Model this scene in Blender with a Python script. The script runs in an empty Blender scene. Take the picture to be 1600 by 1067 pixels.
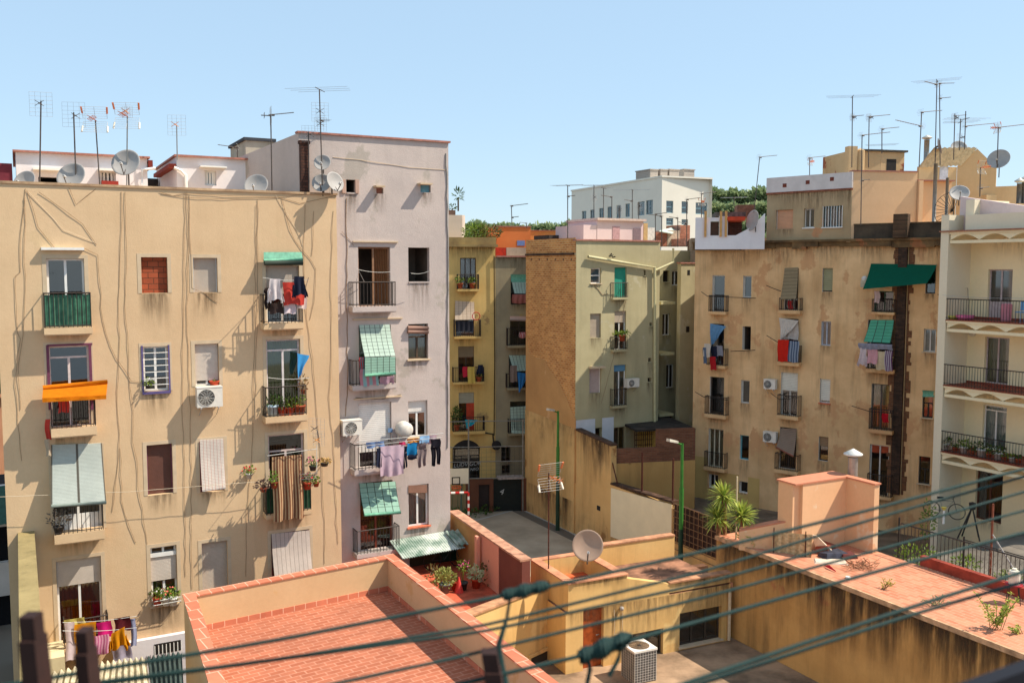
import bpy, math, random
from mathutils import Vector, Matrix
random.seed(7)
R = math.radians
scene = bpy.context.scene
C = scene.collection
# ---------------------------------------------------------------- camera, sky, sun, exposure
FPX, PITCH, CAMZ = 1450.0, R(4.65), 15.5
cam_d = bpy.data.cameras.new('camera')
cam = bpy.data.objects.new('camera', cam_d); C.objects.link(cam)
cam.location = (0, 0, CAMZ); cam.rotation_euler = (R(90)-PITCH, 0, 0)
cam_d.sensor_width = 36; cam_d.lens = 36*FPX/1600
cam_d.clip_start = .05; cam_d.clip_end = 5000
cam_d.dof.use_dof = True; cam_d.dof.focus_distance = 34; cam_d.dof.aperture_fstop = 6
scene.camera = cam
SUN_TO = Vector((.64, -.0, .80)).normalized()      # direction towards the sun
world = bpy.data.worlds.new('World'); scene.world = world; world.use_nodes = True
wt = world.node_tree
sky = wt.nodes.new('ShaderNodeTexSky'); sky.sky_type = 'NISHITA'; sky.sun_disc = False
sky.sun_elevation = math.asin(SUN_TO.z); sky.sun_rotation = math.atan2(SUN_TO.x, SUN_TO.y)
sky.air_density = 1.0; sky.dust_density = .35; sky.ozone_density = 1.0; sky.altitude = 50
sky_mix = wt.nodes.new('ShaderNodeMix'); sky_mix.data_type = 'RGBA'; sky_mix.inputs[0].default_value = .78      # flat light blue mixed over the sky, keeps the horizon from whitening
sky_mix.inputs[7].default_value = (1.7, 2.4, 3.05, 1); wt.links.new(sky.outputs[0], sky_mix.inputs[6])
wt.links.new(sky_mix.outputs[2], wt.nodes['Background'].inputs[0])
wt.nodes['Background'].inputs[1].default_value = .15
sl = bpy.data.lights.new('sun', 'SUN'); sl.energy = 3.7; sl.angle = R(.5); sl.color = (1, .92, .79)
so = bpy.data.objects.new('sun', sl); C.objects.link(so)
so.rotation_euler = SUN_TO.to_track_quat('Z', 'Y').to_euler(); so.location = (60, -20, 80)
scene.view_settings.view_transform = 'Standard'; scene.view_settings.look = 'None'
scene.view_settings.exposure = .88; scene.view_settings.gamma = 1
scene.cycles.max_bounces = 6; scene.cycles.diffuse_bounces = 4; scene.cycles.transparent_max_bounces = 40

# ---------------------------------------------------------------- geometry helpers
def ray(x, y):
    cy = (533.5-y)/FPX
    return Vector(((x-800)/FPX, math.cos(PITCH)+cy*math.sin(PITCH), -math.sin(PITCH)+cy*math.cos(PITCH)))
def U(x, y, D):                       # point seen at (x, y) of the photo at world depth D
    r = ray(x, y); return Vector((0, 0, CAMZ))+r*(D/r.y)
def G(x, y, z):                       # point seen at (x, y) on the level z
    r = ray(x, y); t = (z-CAMZ)/r.z; p = Vector((0, 0, CAMZ))+r*t; p.z = z; return p
class Frame:                          # a vertical plane: s to the right, z up, o out of the wall
    def __init__(f, px, D, ang):
        f.ang = R(ang); f.r = Vector((math.cos(f.ang), math.sin(f.ang), 0)); f.n = Vector((f.r.y, -f.r.x, 0))
        f.O = Vector(((px-800)/FPX*D, D, 0))
    def L(f, x, y, o=0):
        r = ray(x, y); Q = f.O+f.n*o; c = Vector((0, 0, CAMZ))
        t = (Q-c).dot(f.n)/r.dot(f.n); p = c+r*t
        return ((p-f.O).dot(f.r), p.z)
    def W(f, s, z, o=0): return f.O+f.r*s+f.n*o+Vector((0, 0, z))
    def rect(f, q, o=0):
        x0, y0, x1, y1 = q; xm, ym = (x0+x1)/2, (y0+y1)/2
        return (f.L(x0, ym, o)[0], f.L(x1, ym, o)[0], f.L(xm, y1, o)[1], f.L(xm, y0, o)[1])
    def off(f, o):
        g = Frame(0, 1, math.degrees(f.ang)); g.O = f.O+f.n*o; return g
    def at(f, s, z=0, o=0, ang=None):  # new frame with its origin at a point of this one
        g = Frame(0, 1, math.degrees(f.ang) if ang is None else ang); g.O = f.W(s, 0, o); return g
class MB:
    def __init__(m): m.v = []; m.f = []; m.k = []; m.uv = []; m.cur = 0; m.mats = []
    def mat(m, M):
        if M not in m.mats: m.mats.append(M)
        m.cur = m.mats.index(M); return m
    def quad(m, *p, uv=None):
        i = len(m.v); m.v += [Vector(q) for q in p]; m.f.append(tuple(range(i, i+len(p)))); m.k.append(m.cur)
        m.uv.append(uv if uv else [(0, 0)]*len(p)); return m
    def hexa(m, b, t):                # bottom and top rings
        n = len(b); i = len(m.v); m.v += [Vector(q) for q in b]+[Vector(q) for q in t]
        fs = [tuple(i+n-1-j for j in range(n)), tuple(i+n+j for j in range(n))]
        fs += [(i+j, i+(j+1) % n, i+n+(j+1) % n, i+n+j) for j in range(n)]
        for f in fs: m.f.append(f); m.k.append(m.cur); m.uv.append([(0, 0), (1, 0), (1, 1), (0, 1)] if len(f) == 4 else [(0, 0)]*len(f))
        return m
    def box(m, F, s0, s1, z0, z1, o0, o1):
        b = [F.W(s0, z0, o1), F.W(s1, z0, o1), F.W(s1, z0, o0), F.W(s0, z0, o0)]
        return m.hexa(b, [q+Vector((0, 0, z1-z0)) for q in b])
    def prism(m, pts, z0, z1):
        return m.hexa([Vector((p[0], p[1], z0)) for p in pts], [Vector((p[0], p[1], z1)) for p in pts])
    def tube(m, P, r, n=5, cap=False):
        P = [Vector(p) for p in P]; i = len(m.v); rr = r if isinstance(r, (list, tuple)) else [r]*len(P)
        for j, p in enumerate(P):
            d = (P[min(j+1, len(P)-1)]-P[max(j-1, 0)])
            if d.length < 1e-9: d = Vector((0, 0, 1))
            d.normalize(); a = d.cross(Vector((0, 0, 1)) if abs(d.z) < .9 else Vector((1, 0, 0))).normalized(); b = d.cross(a)
            for k in range(n):
                t = 2*math.pi*k/n; m.v.append(p+(a*math.cos(t)+b*math.sin(t))*rr[j])
        for j in range(len(P)-1):
            for k in range(n):
                m.f.append((i+j*n+k, i+j*n+(k+1) % n, i+(j+1)*n+(k+1) % n, i+(j+1)*n+k)); m.k.append(m.cur); m.uv.append([(0, 0)]*4)
        if cap:
            m.f.append(tuple(i+k for k in range(n))); m.k.append(m.cur); m.uv.append([(0, 0)]*n)
            m.f.append(tuple(i+(len(P)-1)*n+n-1-k for k in range(n))); m.k.append(m.cur); m.uv.append([(0, 0)]*n)
        return m
    def lathe(m, c, axis, prof, n=16):  # prof: (radius, height along axis)
        axis = Vector(axis).normalized(); a = axis.cross(Vector((0, 0, 1)) if abs(axis.z) < .9 else Vector((1, 0, 0))).normalized(); b = axis.cross(a)
        i = len(m.v); c = Vector(c)
        for (r, h) in prof:
            for k in range(n):
                t = 2*math.pi*k/n; m.v.append(c+axis*h+(a*math.cos(t)+b*math.sin(t))*max(r, 1e-4))
        for j in range(len(prof)-1):
            for k in range(n):
                m.f.append((i+j*n+k, i+j*n+(k+1) % n, i+(j+1)*n+(k+1) % n, i+(j+1)*n+k)); m.k.append(m.cur); m.uv.append([(0, 0)]*4)
        return m
    def sheet(m, a, b, c, d, nu=4, nv=4, fn=None):  # a top-left, b top-right, c bottom-right, d bottom-left
        i = len(m.v); a, b, c, d = map(Vector, (a, b, c, d))
        for y in range(nv+1):
            v = y/nv
            for x in range(nu+1):
                u = x/nu; p = (a*(1-u)+b*u)*(1-v)+(d*(1-u)+c*u)*v
                if fn: p = p+fn(u, v)
                m.v.append(p)
        for y in range(nv):
            for x in range(nu):
                q = i+y*(nu+1)+x
                m.f.append((q+nu+1, q+nu+2, q+1, q)); m.k.append(m.cur)
                m.uv.append([(x/nu, 1-(y+1)/nv), ((x+1)/nu, 1-(y+1)/nv), ((x+1)/nu, 1-y/nv), (x/nu, 1-y/nv)])
        return m
    def leaf(m, p, d, l, w):
        d = Vector(d).normalized(); s = d.cross(Vector((random.uniform(-1, 1), random.uniform(-1, 1), random.uniform(-1, 1)))).normalized()*w
        p = Vector(p); return m.quad(p, p+d*l*.5+s, p+d*l, p+d*l*.5-s)
    def clump(m, c, rad, n, l, w):
        for _ in range(n):
            while True:
                q = Vector((random.uniform(-1, 1), random.uniform(-1, 1), random.uniform(-1, 1)))
                if q.length < 1: break
            m.leaf(Vector(c)+Vector((q.x*rad[0], q.y*rad[1], q.z*rad[2])), q+Vector((random.uniform(-.7, .7), random.uniform(-.7, .7), random.uniform(-.2, .9))), l*random.uniform(.6, 1.3), w*random.uniform(.6, 1.3))
        return m
    def build(m, name, M=None, parent=None, smooth=False, base=None, rot=0):
        if not m.v: return None
        mats = m.mats or [M]
        me = bpy.data.meshes.new(name)
        o = bpy.data.objects.new(name, me); C.objects.link(o)
        if parent is not None:
            root = parent
            while root.parent: root = root.parent
            mw = root.matrix_basis.copy(); o.parent = parent
        else:
            if base is None:
                xs = [v.x for v in m.v]; ys = [v.y for v in m.v]; base = ((min(xs)+max(xs))/2, (min(ys)+max(ys))/2, min(v.z for v in m.v))
            mw = Matrix.Translation(base) @ Matrix.Rotation(rot, 4, 'Z'); o.matrix_basis = mw
        inv = mw.inverted()
        me.from_pydata([inv @ v for v in m.v], [], m.f)
        for q in mats: me.materials.append(q)
        if len(mats) > 1: me.polygons.foreach_set('material_index', m.k)
        uvl = me.uv_layers.new(name='UVMap'); flat = [c for f in m.uv for uvc in f for c in uvc]
        uvl.data.foreach_set('uv', flat)
        if smooth: me.polygons.foreach_set('use_smooth', [True]*len(me.polygons))
        me.update(); return o
def tag(o, label=None, cat=None, group=None, kind=None):
    if label: o['label'] = label
    if cat: o['category'] = cat
    if group: o['group'] = group
    if kind: o['kind'] = kind
    return o
def thing(name, label, cat, loc, rot=0, group=None):
    o = bpy.data.objects.new(name, None); C.objects.link(o); o.empty_display_size = .3
    o.matrix_basis = Matrix.Translation(Vector(loc)) @ Matrix.Rotation(rot, 4, 'Z')
    return tag(o, label, cat, group)

# ---------------------------------------------------------------- materials
def lin(c):
    return tuple(((v/255)/12.92 if v/255 < .04045 else ((v/255+.055)/1.055)**2.4) for v in c)+(1,)
class NT:
    def __init__(s, name):
        s.m = bpy.data.materials.new(name); s.m.use_nodes = True; s.t = s.m.node_tree; s.b = s.t.nodes['Principled BSDF']
        s.co = s.t.nodes.new('ShaderNodeTexCoord')
    def n(s, ty, **kw):
        nd = s.t.nodes.new('ShaderNode'+ty)
        for k, v in kw.items(): setattr(nd, k, v)
        return nd
    def l(s, a, b): s.t.links.new(a, b)
    def map(s, sc, out='Object'):
        mp = s.n('Mapping'); mp.inputs['Scale'].default_value = sc; s.l(s.co.outputs[out], mp.inputs[0]); return mp.outputs[0]
    def noise(s, vec, scale, detail=4, rough=.55):
        nz = s.n('TexNoise'); nz.inputs['Scale'].default_value = scale; nz.inputs['Detail'].default_value = detail; nz.inputs['Roughness'].default_value = rough
        s.l(vec, nz.inputs['Vector']); return nz.outputs['Fac']
    def rng(s, v, a, b, c=0., d=1., smooth=False):
        r = s.n('MapRange'); r.inputs[1].default_value = a; r.inputs[2].default_value = b; r.inputs[3].default_value = c; r.inputs[4].default_value = d
        s.l(v, r.inputs[0]); return r.outputs[0]
    def mix(s, f, a, b, mode='MIX'):
        x = s.n('Mix', data_type='RGBA', blend_type=mode)
        for sock, val in ((x.inputs[0], f), (x.inputs[6], a), (x.inputs[7], b)):
            if hasattr(val, 'links'): s.l(val, sock)
            else: sock.default_value = val
        return x.outputs[2]
    def mul(s, a, b, op='MULTIPLY'):
        x = s.n('Math', operation=op)
        for sock, val in ((x.inputs[0], a), (x.inputs[1], b)):
            if hasattr(val, 'links'): s.l(val, sock)
            else: sock.default_value = val
        return x.outputs[0]
    def bump(s, h, st, dist=.02):
        b = s.n('Bump'); b.inputs['Strength'].default_value = st; b.inputs['Distance'].default_value = dist
        s.l(h, b.inputs['Height']); s.l(b.outputs[0], s.b.inputs['Normal'])
    def col(s, c): s.l(c, s.b.inputs['Base Color'])
    def set(s, **kw):
        for k, v in kw.items(): s.b.inputs[k.replace('_', ' ')].default_value = v
        return s
_cache = {}
def plaster(c1, c2=None, streak=0, sc=None, zt=None, zl=3, zb=None, zbl=2, bump=.5, big=.35, patch=None, pt=.62, rough=.9):
    """painted or bare render: blotches, fine grain, vertical runs; zt/zb put extra grime under a top edge or above a base"""
    key = ('pl', c1, c2, streak, sc, zt, zl, zb, zbl, bump, big, patch, pt)
    if key in _cache: return _cache[key]
    s = NT('plaster'); ob = s.co.outputs['Object']; c2 = c2 or tuple(v*.86 for v in c1)
    col = s.mix(s.rng(s.noise(ob, big, 7, .6), .35, .65), lin(c1), lin(c2))
    if patch:
        pf = s.rng(s.noise(s.map((.5, .5, .42)), 1.1, 8, .62), pt, pt+.03)
        col = s.mix(pf, col, lin(patch))
    g = s.noise(ob, 9, 6, .7)
    col = s.mix(.55, col, s.mix(g, (.84, .83, .82, 1), (1.12, 1.12, 1.12, 1)), 'MULTIPLY')
    if streak:
        sn = s.mul(s.rng(s.noise(s.map((1.5, 1.5, .13)), 1.3, 9, .66), .48, .74), s.rng(s.noise(ob, .28, 4, .6), .35, .62))
        fac = s.mul(sn, streak)
        sx = s.n('SeparateXYZ'); s.l(ob, sx.inputs[0])
        ext = None
        wob = s.mul(s.noise(s.map((1.3, 1.3, .05)), 2.0, 5, .7), 3.0)
        if zt is not None:
            hh = s.mul(s.mul(sx.outputs[2], wob, 'ADD'), zt-zl+1.5, 'SUBTRACT')
            ext = s.rng(hh, 0, zl)
        if zb is not None:
            hb = s.mul(zb+zbl+1.5, s.mul(sx.outputs[2], wob, 'ADD'), 'SUBTRACT')
            e2 = s.rng(hb, 0, zbl); ext = e2 if ext is None else s.mul(ext, e2, 'MAXIMUM')
        if ext is not None:
            nn = s.mul(s.rng(s.noise(s.map((1.5, 1.5, .24)), 1.3, 9, .72), .36, .6), s.rng(s.noise(ob, .55, 5, .65), .38, .58, .25, 1))
            fac = s.mul(s.mul(s.mul(ext, nn), .92), fac, 'MAXIMUM')
        col = s.mix(fac, col, lin(sc or (70, 58, 44)))
    s.col(col); s.set(Roughness=rough, Specular_IOR_Level=.2)
    h = s.mul(s.mul(s.noise(ob, .9, 5, .5), 3.0), s.noise(ob, 22, 5, .7), 'ADD')
    s.bump(h, bump*.55, .02)
    _cache[key] = s.m; return s.m
def plain(c, rough=.7, metal=0, var=.15, scale=6, spec=.3, name='paint', bump=0, c2=None):
    key = ('p', c, rough, metal, var, scale, spec, bump, c2)
    if key in _cache: return _cache[key]
    s = NT(name); ob = s.co.outputs['Object']; nz = s.noise(ob, scale, 5, .6)
    a = lin(c2) if c2 else tuple(v*(1-var*1.6) for v in lin(c)[:3])+(1,)
    s.col(s.mix(s.rng(nz, .35, .65), a, lin(c)))
    s.set(Roughness=rough, Metallic=metal, Specular_IOR_Level=spec)
    if bump: s.bump(s.noise(ob, scale*4, 4), bump, .01)
    _cache[key] = s.m; return s.m
def bricks(c1, c2, mortar, w=.29, h=.075, axis='xz', m=.012, stain=.3, sc=(60, 45, 32), bump=.6, offs=.5):
    key = ('b', c1, c2, mortar, w, h, axis, m, stain, sc)
    if key in _cache: return _cache[key]
    s = NT('brickwork' if axis == 'xz' else 'tiling'); ob = s.co.outputs['Object']
    sx = s.n('SeparateXYZ'); s.l(ob, sx.inputs[0]); cb = s.n('CombineXYZ')
    if axis == 'xz': s.l(s.mul(sx.outputs[0], sx.outputs[1], 'ADD'), cb.inputs[0]); s.l(sx.outputs[2], cb.inputs[1])
    elif axis == 'xy': s.l(sx.outputs[0], cb.inputs[0]); s.l(sx.outputs[1], cb.inputs[1])
    else: s.l(sx.outputs[1], cb.inputs[0]); s.l(sx.outputs[0], cb.inputs[1])
    bt = s.n('TexBrick'); bt.offset = offs; s.l(cb.outputs[0], bt.inputs['Vector'])
    bt.inputs['Color1'].default_value = lin(c1); bt.inputs['Color2'].default_value = lin(c2); bt.inputs['Mortar'].default_value = lin(mortar)
    bt.inputs['Scale'].default_value = 1; bt.inputs['Mortar Size'].default_value = m; bt.inputs['Mortar Smooth'].default_value = .3
    bt.inputs['Brick Width'].default_value = w; bt.inputs['Row Height'].default_value = h; bt.inputs['Bias'].default_value = -.1
    col = s.mix(.5, bt.outputs['Color'], s.mix(s.noise(ob, 3.5, 8, .7), (.55, .53, .5, 1), (1.35, 1.35, 1.35, 1)), 'MULTIPLY')
    col = s.mix(s.mul(s.rng(s.noise(ob, .8, 7, .65), .45, .75), stain), col, lin(sc))
    s.col(col); s.set(Roughness=.88, Specular_IOR_Level=.2)
    s.bump(s.mul(s.mul(bt.outputs['Fac'], -1), s.mul(s.noise(ob, 20, 4), .5), 'ADD'), bump, .012)
    _cache[key] = s.m; return s.m
def slat(c, n=26, c2=None, rough=.75, vert=0, trans=0):
    """roller shutter or cane blind: n horizontal slats over the sheet's own height, optional vertical cords"""
    key = ('s', c, n, c2, vert, trans)
    if key in _cache: return _cache[key]
    s = NT('slats'); sx = s.n('SeparateXYZ'); s.l(s.co.outputs['UV'], sx.inputs[0])
    ph = s.mul(s.mul(sx.outputs[1], n), 1, 'FRACT' if False else 'MODULO')
    gap = s.rng(ph, .0, .22)
    col = s.mix(gap, tuple(v*.45 for v in lin(c)[:3])+(1,), lin(c))
    if vert:
        pv = s.mul(s.mul(s.mul(sx.outputs[0], vert), .5, 'ADD'), 1, 'MODULO')
        pv = s.rng(s.mul(s.mul(pv, .5, 'SUBTRACT'), 0, 'ABSOLUTE'), .03, .06)
        col = s.mix(pv, lin(c2 or (50, 45, 40)), col)
    ob = s.co.outputs['Object']
    col = s.mix(.6, col, s.mix(s.noise(ob, 3, 6, .65), (.6, .6, .6, 1), (1.25, 1.25, 1.25, 1)), 'MULTIPLY')
    s.col(col); s.set(Roughness=rough, Specular_IOR_Level=.25); s.bump(gap, .5, .01)
    if trans:
        tr = s.n('BsdfTranslucent'); s.l(col, tr.inputs[0]); mx = s.n('MixShader'); mx.inputs[0].default_value = trans
        s.l(s.b.outputs[0], mx.inputs[1]); s.l(tr.outputs[0], mx.inputs[2]); s.l(mx.outputs[0], s.t.nodes['Material Output'].inputs[0])
    _cache[key] = s.m; return s.m
def cloth(c, c2=None, n=0, trans=.25, blot=None):
    key = ('c', c, c2, n, blot)
    if key in _cache: return _cache[key]
    s = NT('fabric'); ob = s.co.outputs['Object']; sx = s.n('SeparateXYZ'); s.l(s.co.outputs['UV'], sx.inputs[0])
    col = s.mix(s.rng(s.noise(ob, 7, 4), .3, .7), lin(tuple(v*.92 for v in c)), lin(c))
    if n:
        ph = s.mul(s.mul(sx.outputs[0 if n > 0 else 1], abs(n)), 1, 'MODULO'); col = s.mix(s.rng(ph, .48, .52), col, lin(c2))
    if blot: col = s.mix(s.rng(s.noise(ob, 11, 3), .52, .56), col, lin(blot))
    s.col(col); s.set(Roughness=.9, Specular_IOR_Level=.1); s.bump(s.noise(ob, 60, 3), .2, .004)
    tr = s.n('BsdfTranslucent'); s.l(col, tr.inputs[0]); mx = s.n('MixShader'); mx.inputs[0].default_value = trans
    s.l(s.b.outputs[0], mx.inputs[1]); s.l(tr.outputs[0], mx.inputs[2]); s.l(mx.outputs[0], s.t.nodes['Material Output'].inputs[0])
    _cache[key] = s.m; return s.m
def leafm(c, c2):
    key = ('l', c, c2)
    if key in _cache: return _cache[key]
    s = NT('leaves'); ge = s.n('NewGeometry'); rp = ge.outputs['Random Per Island']
    col = s.mix(rp, lin(c), lin(c2)); s.col(col); s.set(Roughness=.6, Specular_IOR_Level=.3)
    tr = s.n('BsdfTranslucent'); s.l(col, tr.inputs[0]); mx = s.n('MixShader'); mx.inputs[0].default_value = .3
    s.l(s.b.outputs[0], mx.inputs[1]); s.l(tr.outputs[0], mx.inputs[2]); s.l(mx.outputs[0], s.t.nodes['Material Output'].inputs[0])
    _cache[key] = s.m; return s.m
def glassm():
    s = NT('window_glass'); g = s.n('BsdfGlossy'); g.inputs['Roughness'].default_value = .03; g.inputs[0].default_value = (.9, .92, .95, 1)
    t = s.n('BsdfTransparent'); t.inputs[0].default_value = (.72, .76, .76, 1); fr = s.n('Fresnel'); fr.inputs[0].default_value = 1.5
    nz = s.noise(s.co.outputs['Object'], 1.3, 3); b = s.n('Bump'); b.inputs['Strength'].default_value = .06; s.l(nz, b.inputs['Height'])
    s.l(b.outputs[0], g.inputs['Normal']); mx = s.n('MixShader'); s.l(s.rng(fr.outputs[0], 0, 1, .1, 1), mx.inputs[0])
    s.l(t.outputs[0], mx.inputs[1]); s.l(g.outputs[0], mx.inputs[2]); s.l(mx.outputs[0], s.t.nodes['Material Output'].inputs[0]); return s.m
GLASS = glassm()
def stainm(c, amt, fr):
    s = NT('rain_stain'); sx = s.n('SeparateXYZ'); s.l(s.co.outputs['UV'], sx.inputs[0]); ob = s.co.outputs['Object']
    v = s.mul(sx.outputs[1], 1.4, 'POWER'); e = s.rng(s.mul(s.mul(sx.outputs[0], .5, 'SUBTRACT'), 0, 'ABSOLUTE'), .5, .25)
    f = s.mul(s.rng(s.mul(s.mul(v, 1.0), s.rng(s.noise(s.map((fr, fr, fr*.1)), 1.6, 8, .68), .38, .62)), 0, 1/amt), e)
    s.b.inputs['Base Color'].default_value = lin(c); s.set(Roughness=.95, Specular_IOR_Level=.1)
    tr = s.n('BsdfTransparent'); mx = s.n('MixShader'); s.l(f, mx.inputs[0]); s.l(tr.outputs[0], mx.inputs[1]); s.l(s.b.outputs[0], mx.inputs[2]); s.l(mx.outputs[0], s.t.nodes['Material Output'].inputs[0])
    return s.m
STAIN = stainm((104, 84, 62), .62, 5); GRIME = stainm((88, 70, 54), .75, 2.0)
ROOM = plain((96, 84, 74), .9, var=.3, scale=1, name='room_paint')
WHITE = plain((232, 228, 220), .45, var=.06, name='white_paint')
IRON = plain((62, 52, 46), .6, var=.3, scale=14, name='iron')
RUST = plain((96, 48, 34), .85, var=.4, scale=20, name='rusty_iron', bump=.3)
STEEL = plain((150, 146, 140), .5, .6, .15, name='galvanised_steel')
MASTM = plain((92, 82, 76), .6, .3, .2, name='mast_steel')
WIRE = plain((190, 188, 182), .5, .3, .1, name='antenna_wire')
TERRA = plain((214, 116, 84), .85, var=.18, scale=9, name='terracotta', bump=.3)
DARKP = plain((40, 36, 34), .6, name='dark_plastic')
ALU = plain((198, 198, 196), .4, .5, .1, name='aluminium')
GREENLEAF = leafm((70, 98, 34), (142, 160, 62))
DARKLEAF = leafm((38, 62, 26), (96, 120, 52))
CABLE = plain((150, 122, 94), .8, var=.2, name='cable_sheath')
CABLEW = plain((206, 190, 164), .8, var=.1, name='cable_sheath')

# ---------------------------------------------------------------- buildings
class Bld:
    def __init__(b, F, name, label, cat, s=0, wall=None, group=None, zb=0, o=0):
        b.F = F; b.root = thing(name, label, cat, F.W(s, zb, o), F.ang, group); b.holes = []; b.wall = wall; b.extra = MB()
    def part(b, name, mb, M=None, parent=None, smooth=False):
        return mb.build(name, M, parent or b.root, smooth)
    def facade(b, s0, s1, z0, z1, depth=10, rev=.2, room=1.1, name='wall', surround=None, sw=.11, F=None, roofm=None, right=True, stain=2):
        F = F or b.F; m = MB().mat(b.wall); eps = 1e-5
        ss = sorted({s0, s1}|{v for h in b.holes for v in h[:2]}); zz = sorted({z0, z1}|{v for h in b.holes for v in h[2:4]})
        ss = [v for v in ss if s0-eps <= v <= s1+eps]; zz = [v for v in zz if z0-eps <= v <= z1+eps]
        for i in range(len(ss)-1):
            j = 0
            while j < len(zz)-1:
                cs = (ss[i]+ss[i+1])/2
                ins = lambda jj: any(h[0] < cs < h[1] and h[2] < (zz[jj]+zz[jj+1])/2 < h[3] for h in b.holes)
                if ins(j): j += 1; continue
                k = j
                while k+1 < len(zz)-1 and not ins(k+1): k += 1
                m.quad(F.W(ss[i], zz[j]), F.W(ss[i+1], zz[j]), F.W(ss[i+1], zz[k+1]), F.W(ss[i], zz[k+1])); j = k+1
        for (a, c, d, e, *_) in b.holes:
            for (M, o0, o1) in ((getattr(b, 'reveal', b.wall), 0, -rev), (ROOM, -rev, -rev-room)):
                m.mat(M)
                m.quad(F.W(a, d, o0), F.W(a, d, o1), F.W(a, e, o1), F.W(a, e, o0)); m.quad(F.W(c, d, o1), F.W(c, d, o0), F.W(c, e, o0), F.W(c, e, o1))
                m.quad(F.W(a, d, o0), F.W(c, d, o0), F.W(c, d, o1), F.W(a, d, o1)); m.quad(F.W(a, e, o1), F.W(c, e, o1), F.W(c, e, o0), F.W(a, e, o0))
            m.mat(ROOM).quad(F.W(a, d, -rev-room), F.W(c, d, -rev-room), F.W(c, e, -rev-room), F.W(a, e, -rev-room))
            if surround:
                m.mat(surround); w = sw
                m.box(F, a-w, a, d, e+w, .0, .009); m.box(F, c, c+w, d, e+w, 0, .009); m.box(F, a, c, e, e+w, 0, .009)
        if stain:
            m.mat(STAIN); uv = [(0, 0), (1, 0), (1, 1), (0, 1)]
            for i, (a, c, d, e, *_) in enumerate(b.holes):
                h = min(1.5, .55+.9*((i*37) % 10)/10)
                if d-h > z0: m.quad(F.W(a-.12, d-h, .004), F.W(c+.12, d-h, .004), F.W(c+.12, d-.01, .004), F.W(a-.12, d-.01, .004), uv=uv)
            if stain > 1:
                k = s0; i = 0
                while k < s1-.3:
                    w = min(1.1+.9*((i*53) % 7)/7, s1-k); h = .6+1.5*((i*31) % 9)/9; i += 1
                    q_ = .0048+.0013*(i % 3); m.quad(F.W(k, z1-h, q_), F.W(k+w, z1-h, q_), F.W(k+w, z1, q_), F.W(k, z1, q_), uv=uv); k += w*.8
        m.mat(b.wall)
        m.quad(F.W(s0, z0, -depth), F.W(s0, z0), F.W(s0, z1), F.W(s0, z1, -depth))
        if right: m.quad(F.W(s1, z0), F.W(s1, z0, -depth), F.W(s1, z1, -depth), F.W(s1, z1))
        m.quad(F.W(s1, z0, -depth), F.W(s0, z0, -depth), F.W(s0, z1, -depth), F.W(s1, z1, -depth))
        m.mat(roofm or b.wall).quad(F.W(s0, z1), F.W(s1, z1), F.W(s1, z1, -depth), F.W(s0, z1, -depth))
        return b.part(name, m)
    def win(b, q, name='window', frame=WHITE, sash=2, transom=0, shut=0, shm=None, curt=None, pane=True, fill=None, bars=0, sill=None, fw=.055, bot=0, lab=None, o=-.13, leafo=0):
        F = b.F; s0, s1, z0, z1 = F.rect(q); b.holes.append((s0, s1, z0, z1)); e = .004
        m = MB(); w = fw; s0 += e; s1 -= e; z0 += e; z1 -= e; H = z1-z0
        zs = z1-H*shut
        fr = None
        if frame is not None and zs > z0+.05:
            m.box(F, s0, s0+w, z0, z1, o-.05, o); m.box(F, s1-w, s1, z0, z1, o-.05, o)
            m.box(F, s0+w, s1-w, z0, z0+w, o-.05, o); m.box(F, s0+w, s1-w, z1-w, z1, o-.05, o)
            zt = z1-w
            if transom: zt = z1-H*transom; m.box(F, s0+w, s1-w, zt-w, zt, o-.05, o+.002); zt -= w
            for i in range(1, sash):
                c = s0+(s1-s0)*i/sash; m.box(F, c-w*.6, c+w*.6, z0+w, zt, o-.05, o+.004)
            if bot: m.box(F, s0+w, s1-w, z0+w, z0+H*bot, o-.045, o-.01)
            fr = m.build(name, frame, b.root)
        elif fill is not None:
            m.sheet(F.W(s0, z1, o), F.W(s1, z1, o), F.W(s1, z0, o), F.W(s0, z0, o), 1, 1); fr = m.build(name, fill, b.root)
        if fr is None:
            if shut >= .95 and shm:
                m = MB(); m.sheet(F.W(s0, z1, o), F.W(s1, z1, o), F.W(s1, z0, o), F.W(s0, z0, o), 1, 1); fr = m.build(name, shm, b.root)
                for (a, c) in ((s0, s0+.03), (s1-.03, s1)): MB().box(F, a, c, z0, z1, o, o+.02).build('guide_rail', frame or ALU, fr)
                if lab: fr['label'] = lab
                return fr, (s0, s1, z0, z1)
            m = MB(); m.box(F, s0, s1, z0-.03, z0+.015, -.19, .03); fr = m.build(name, b.wall, b.root)
        if lab: fr['label'] = lab
        if pane and frame is not None: MB().quad(F.W(s0+.01, z0+.01, o-.025), F.W(s1-.01, z0+.01, o-.025), F.W(s1-.01, zs, o-.025), F.W(s0+.01, zs, o-.025)).build('pane', GLASS, fr)
        if shut and shm: MB().sheet(F.W(s0+.01, z1, o+.03), F.W(s1-.01, z1, o+.03), F.W(s1-.01, zs, o+.03), F.W(s0+.01, zs, o+.03), 1, 1).build('shutter', shm, fr)
        if curt:
            k = max(6, int((s1-s0)/.12))
            MB().sheet(F.W(s0, z1, o-.12), F.W(s1, z1, o-.12), F.W(s1, z0, o-.12), F.W(s0, z0, o-.12), k*3, 1, lambda u, v: F.n*(.03*math.sin(u*k*6.28))).build('curtain', curt, fr)
        if bars:
            m = MB()
            for i in range(bars): z = z0+H*(i+1)/(bars+1); m.tube([F.W(s0-.03, z, .02), F.W(s1+.03, z, .02)], .011, 4)
            m.build('security_bars', WHITE, fr)
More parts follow.
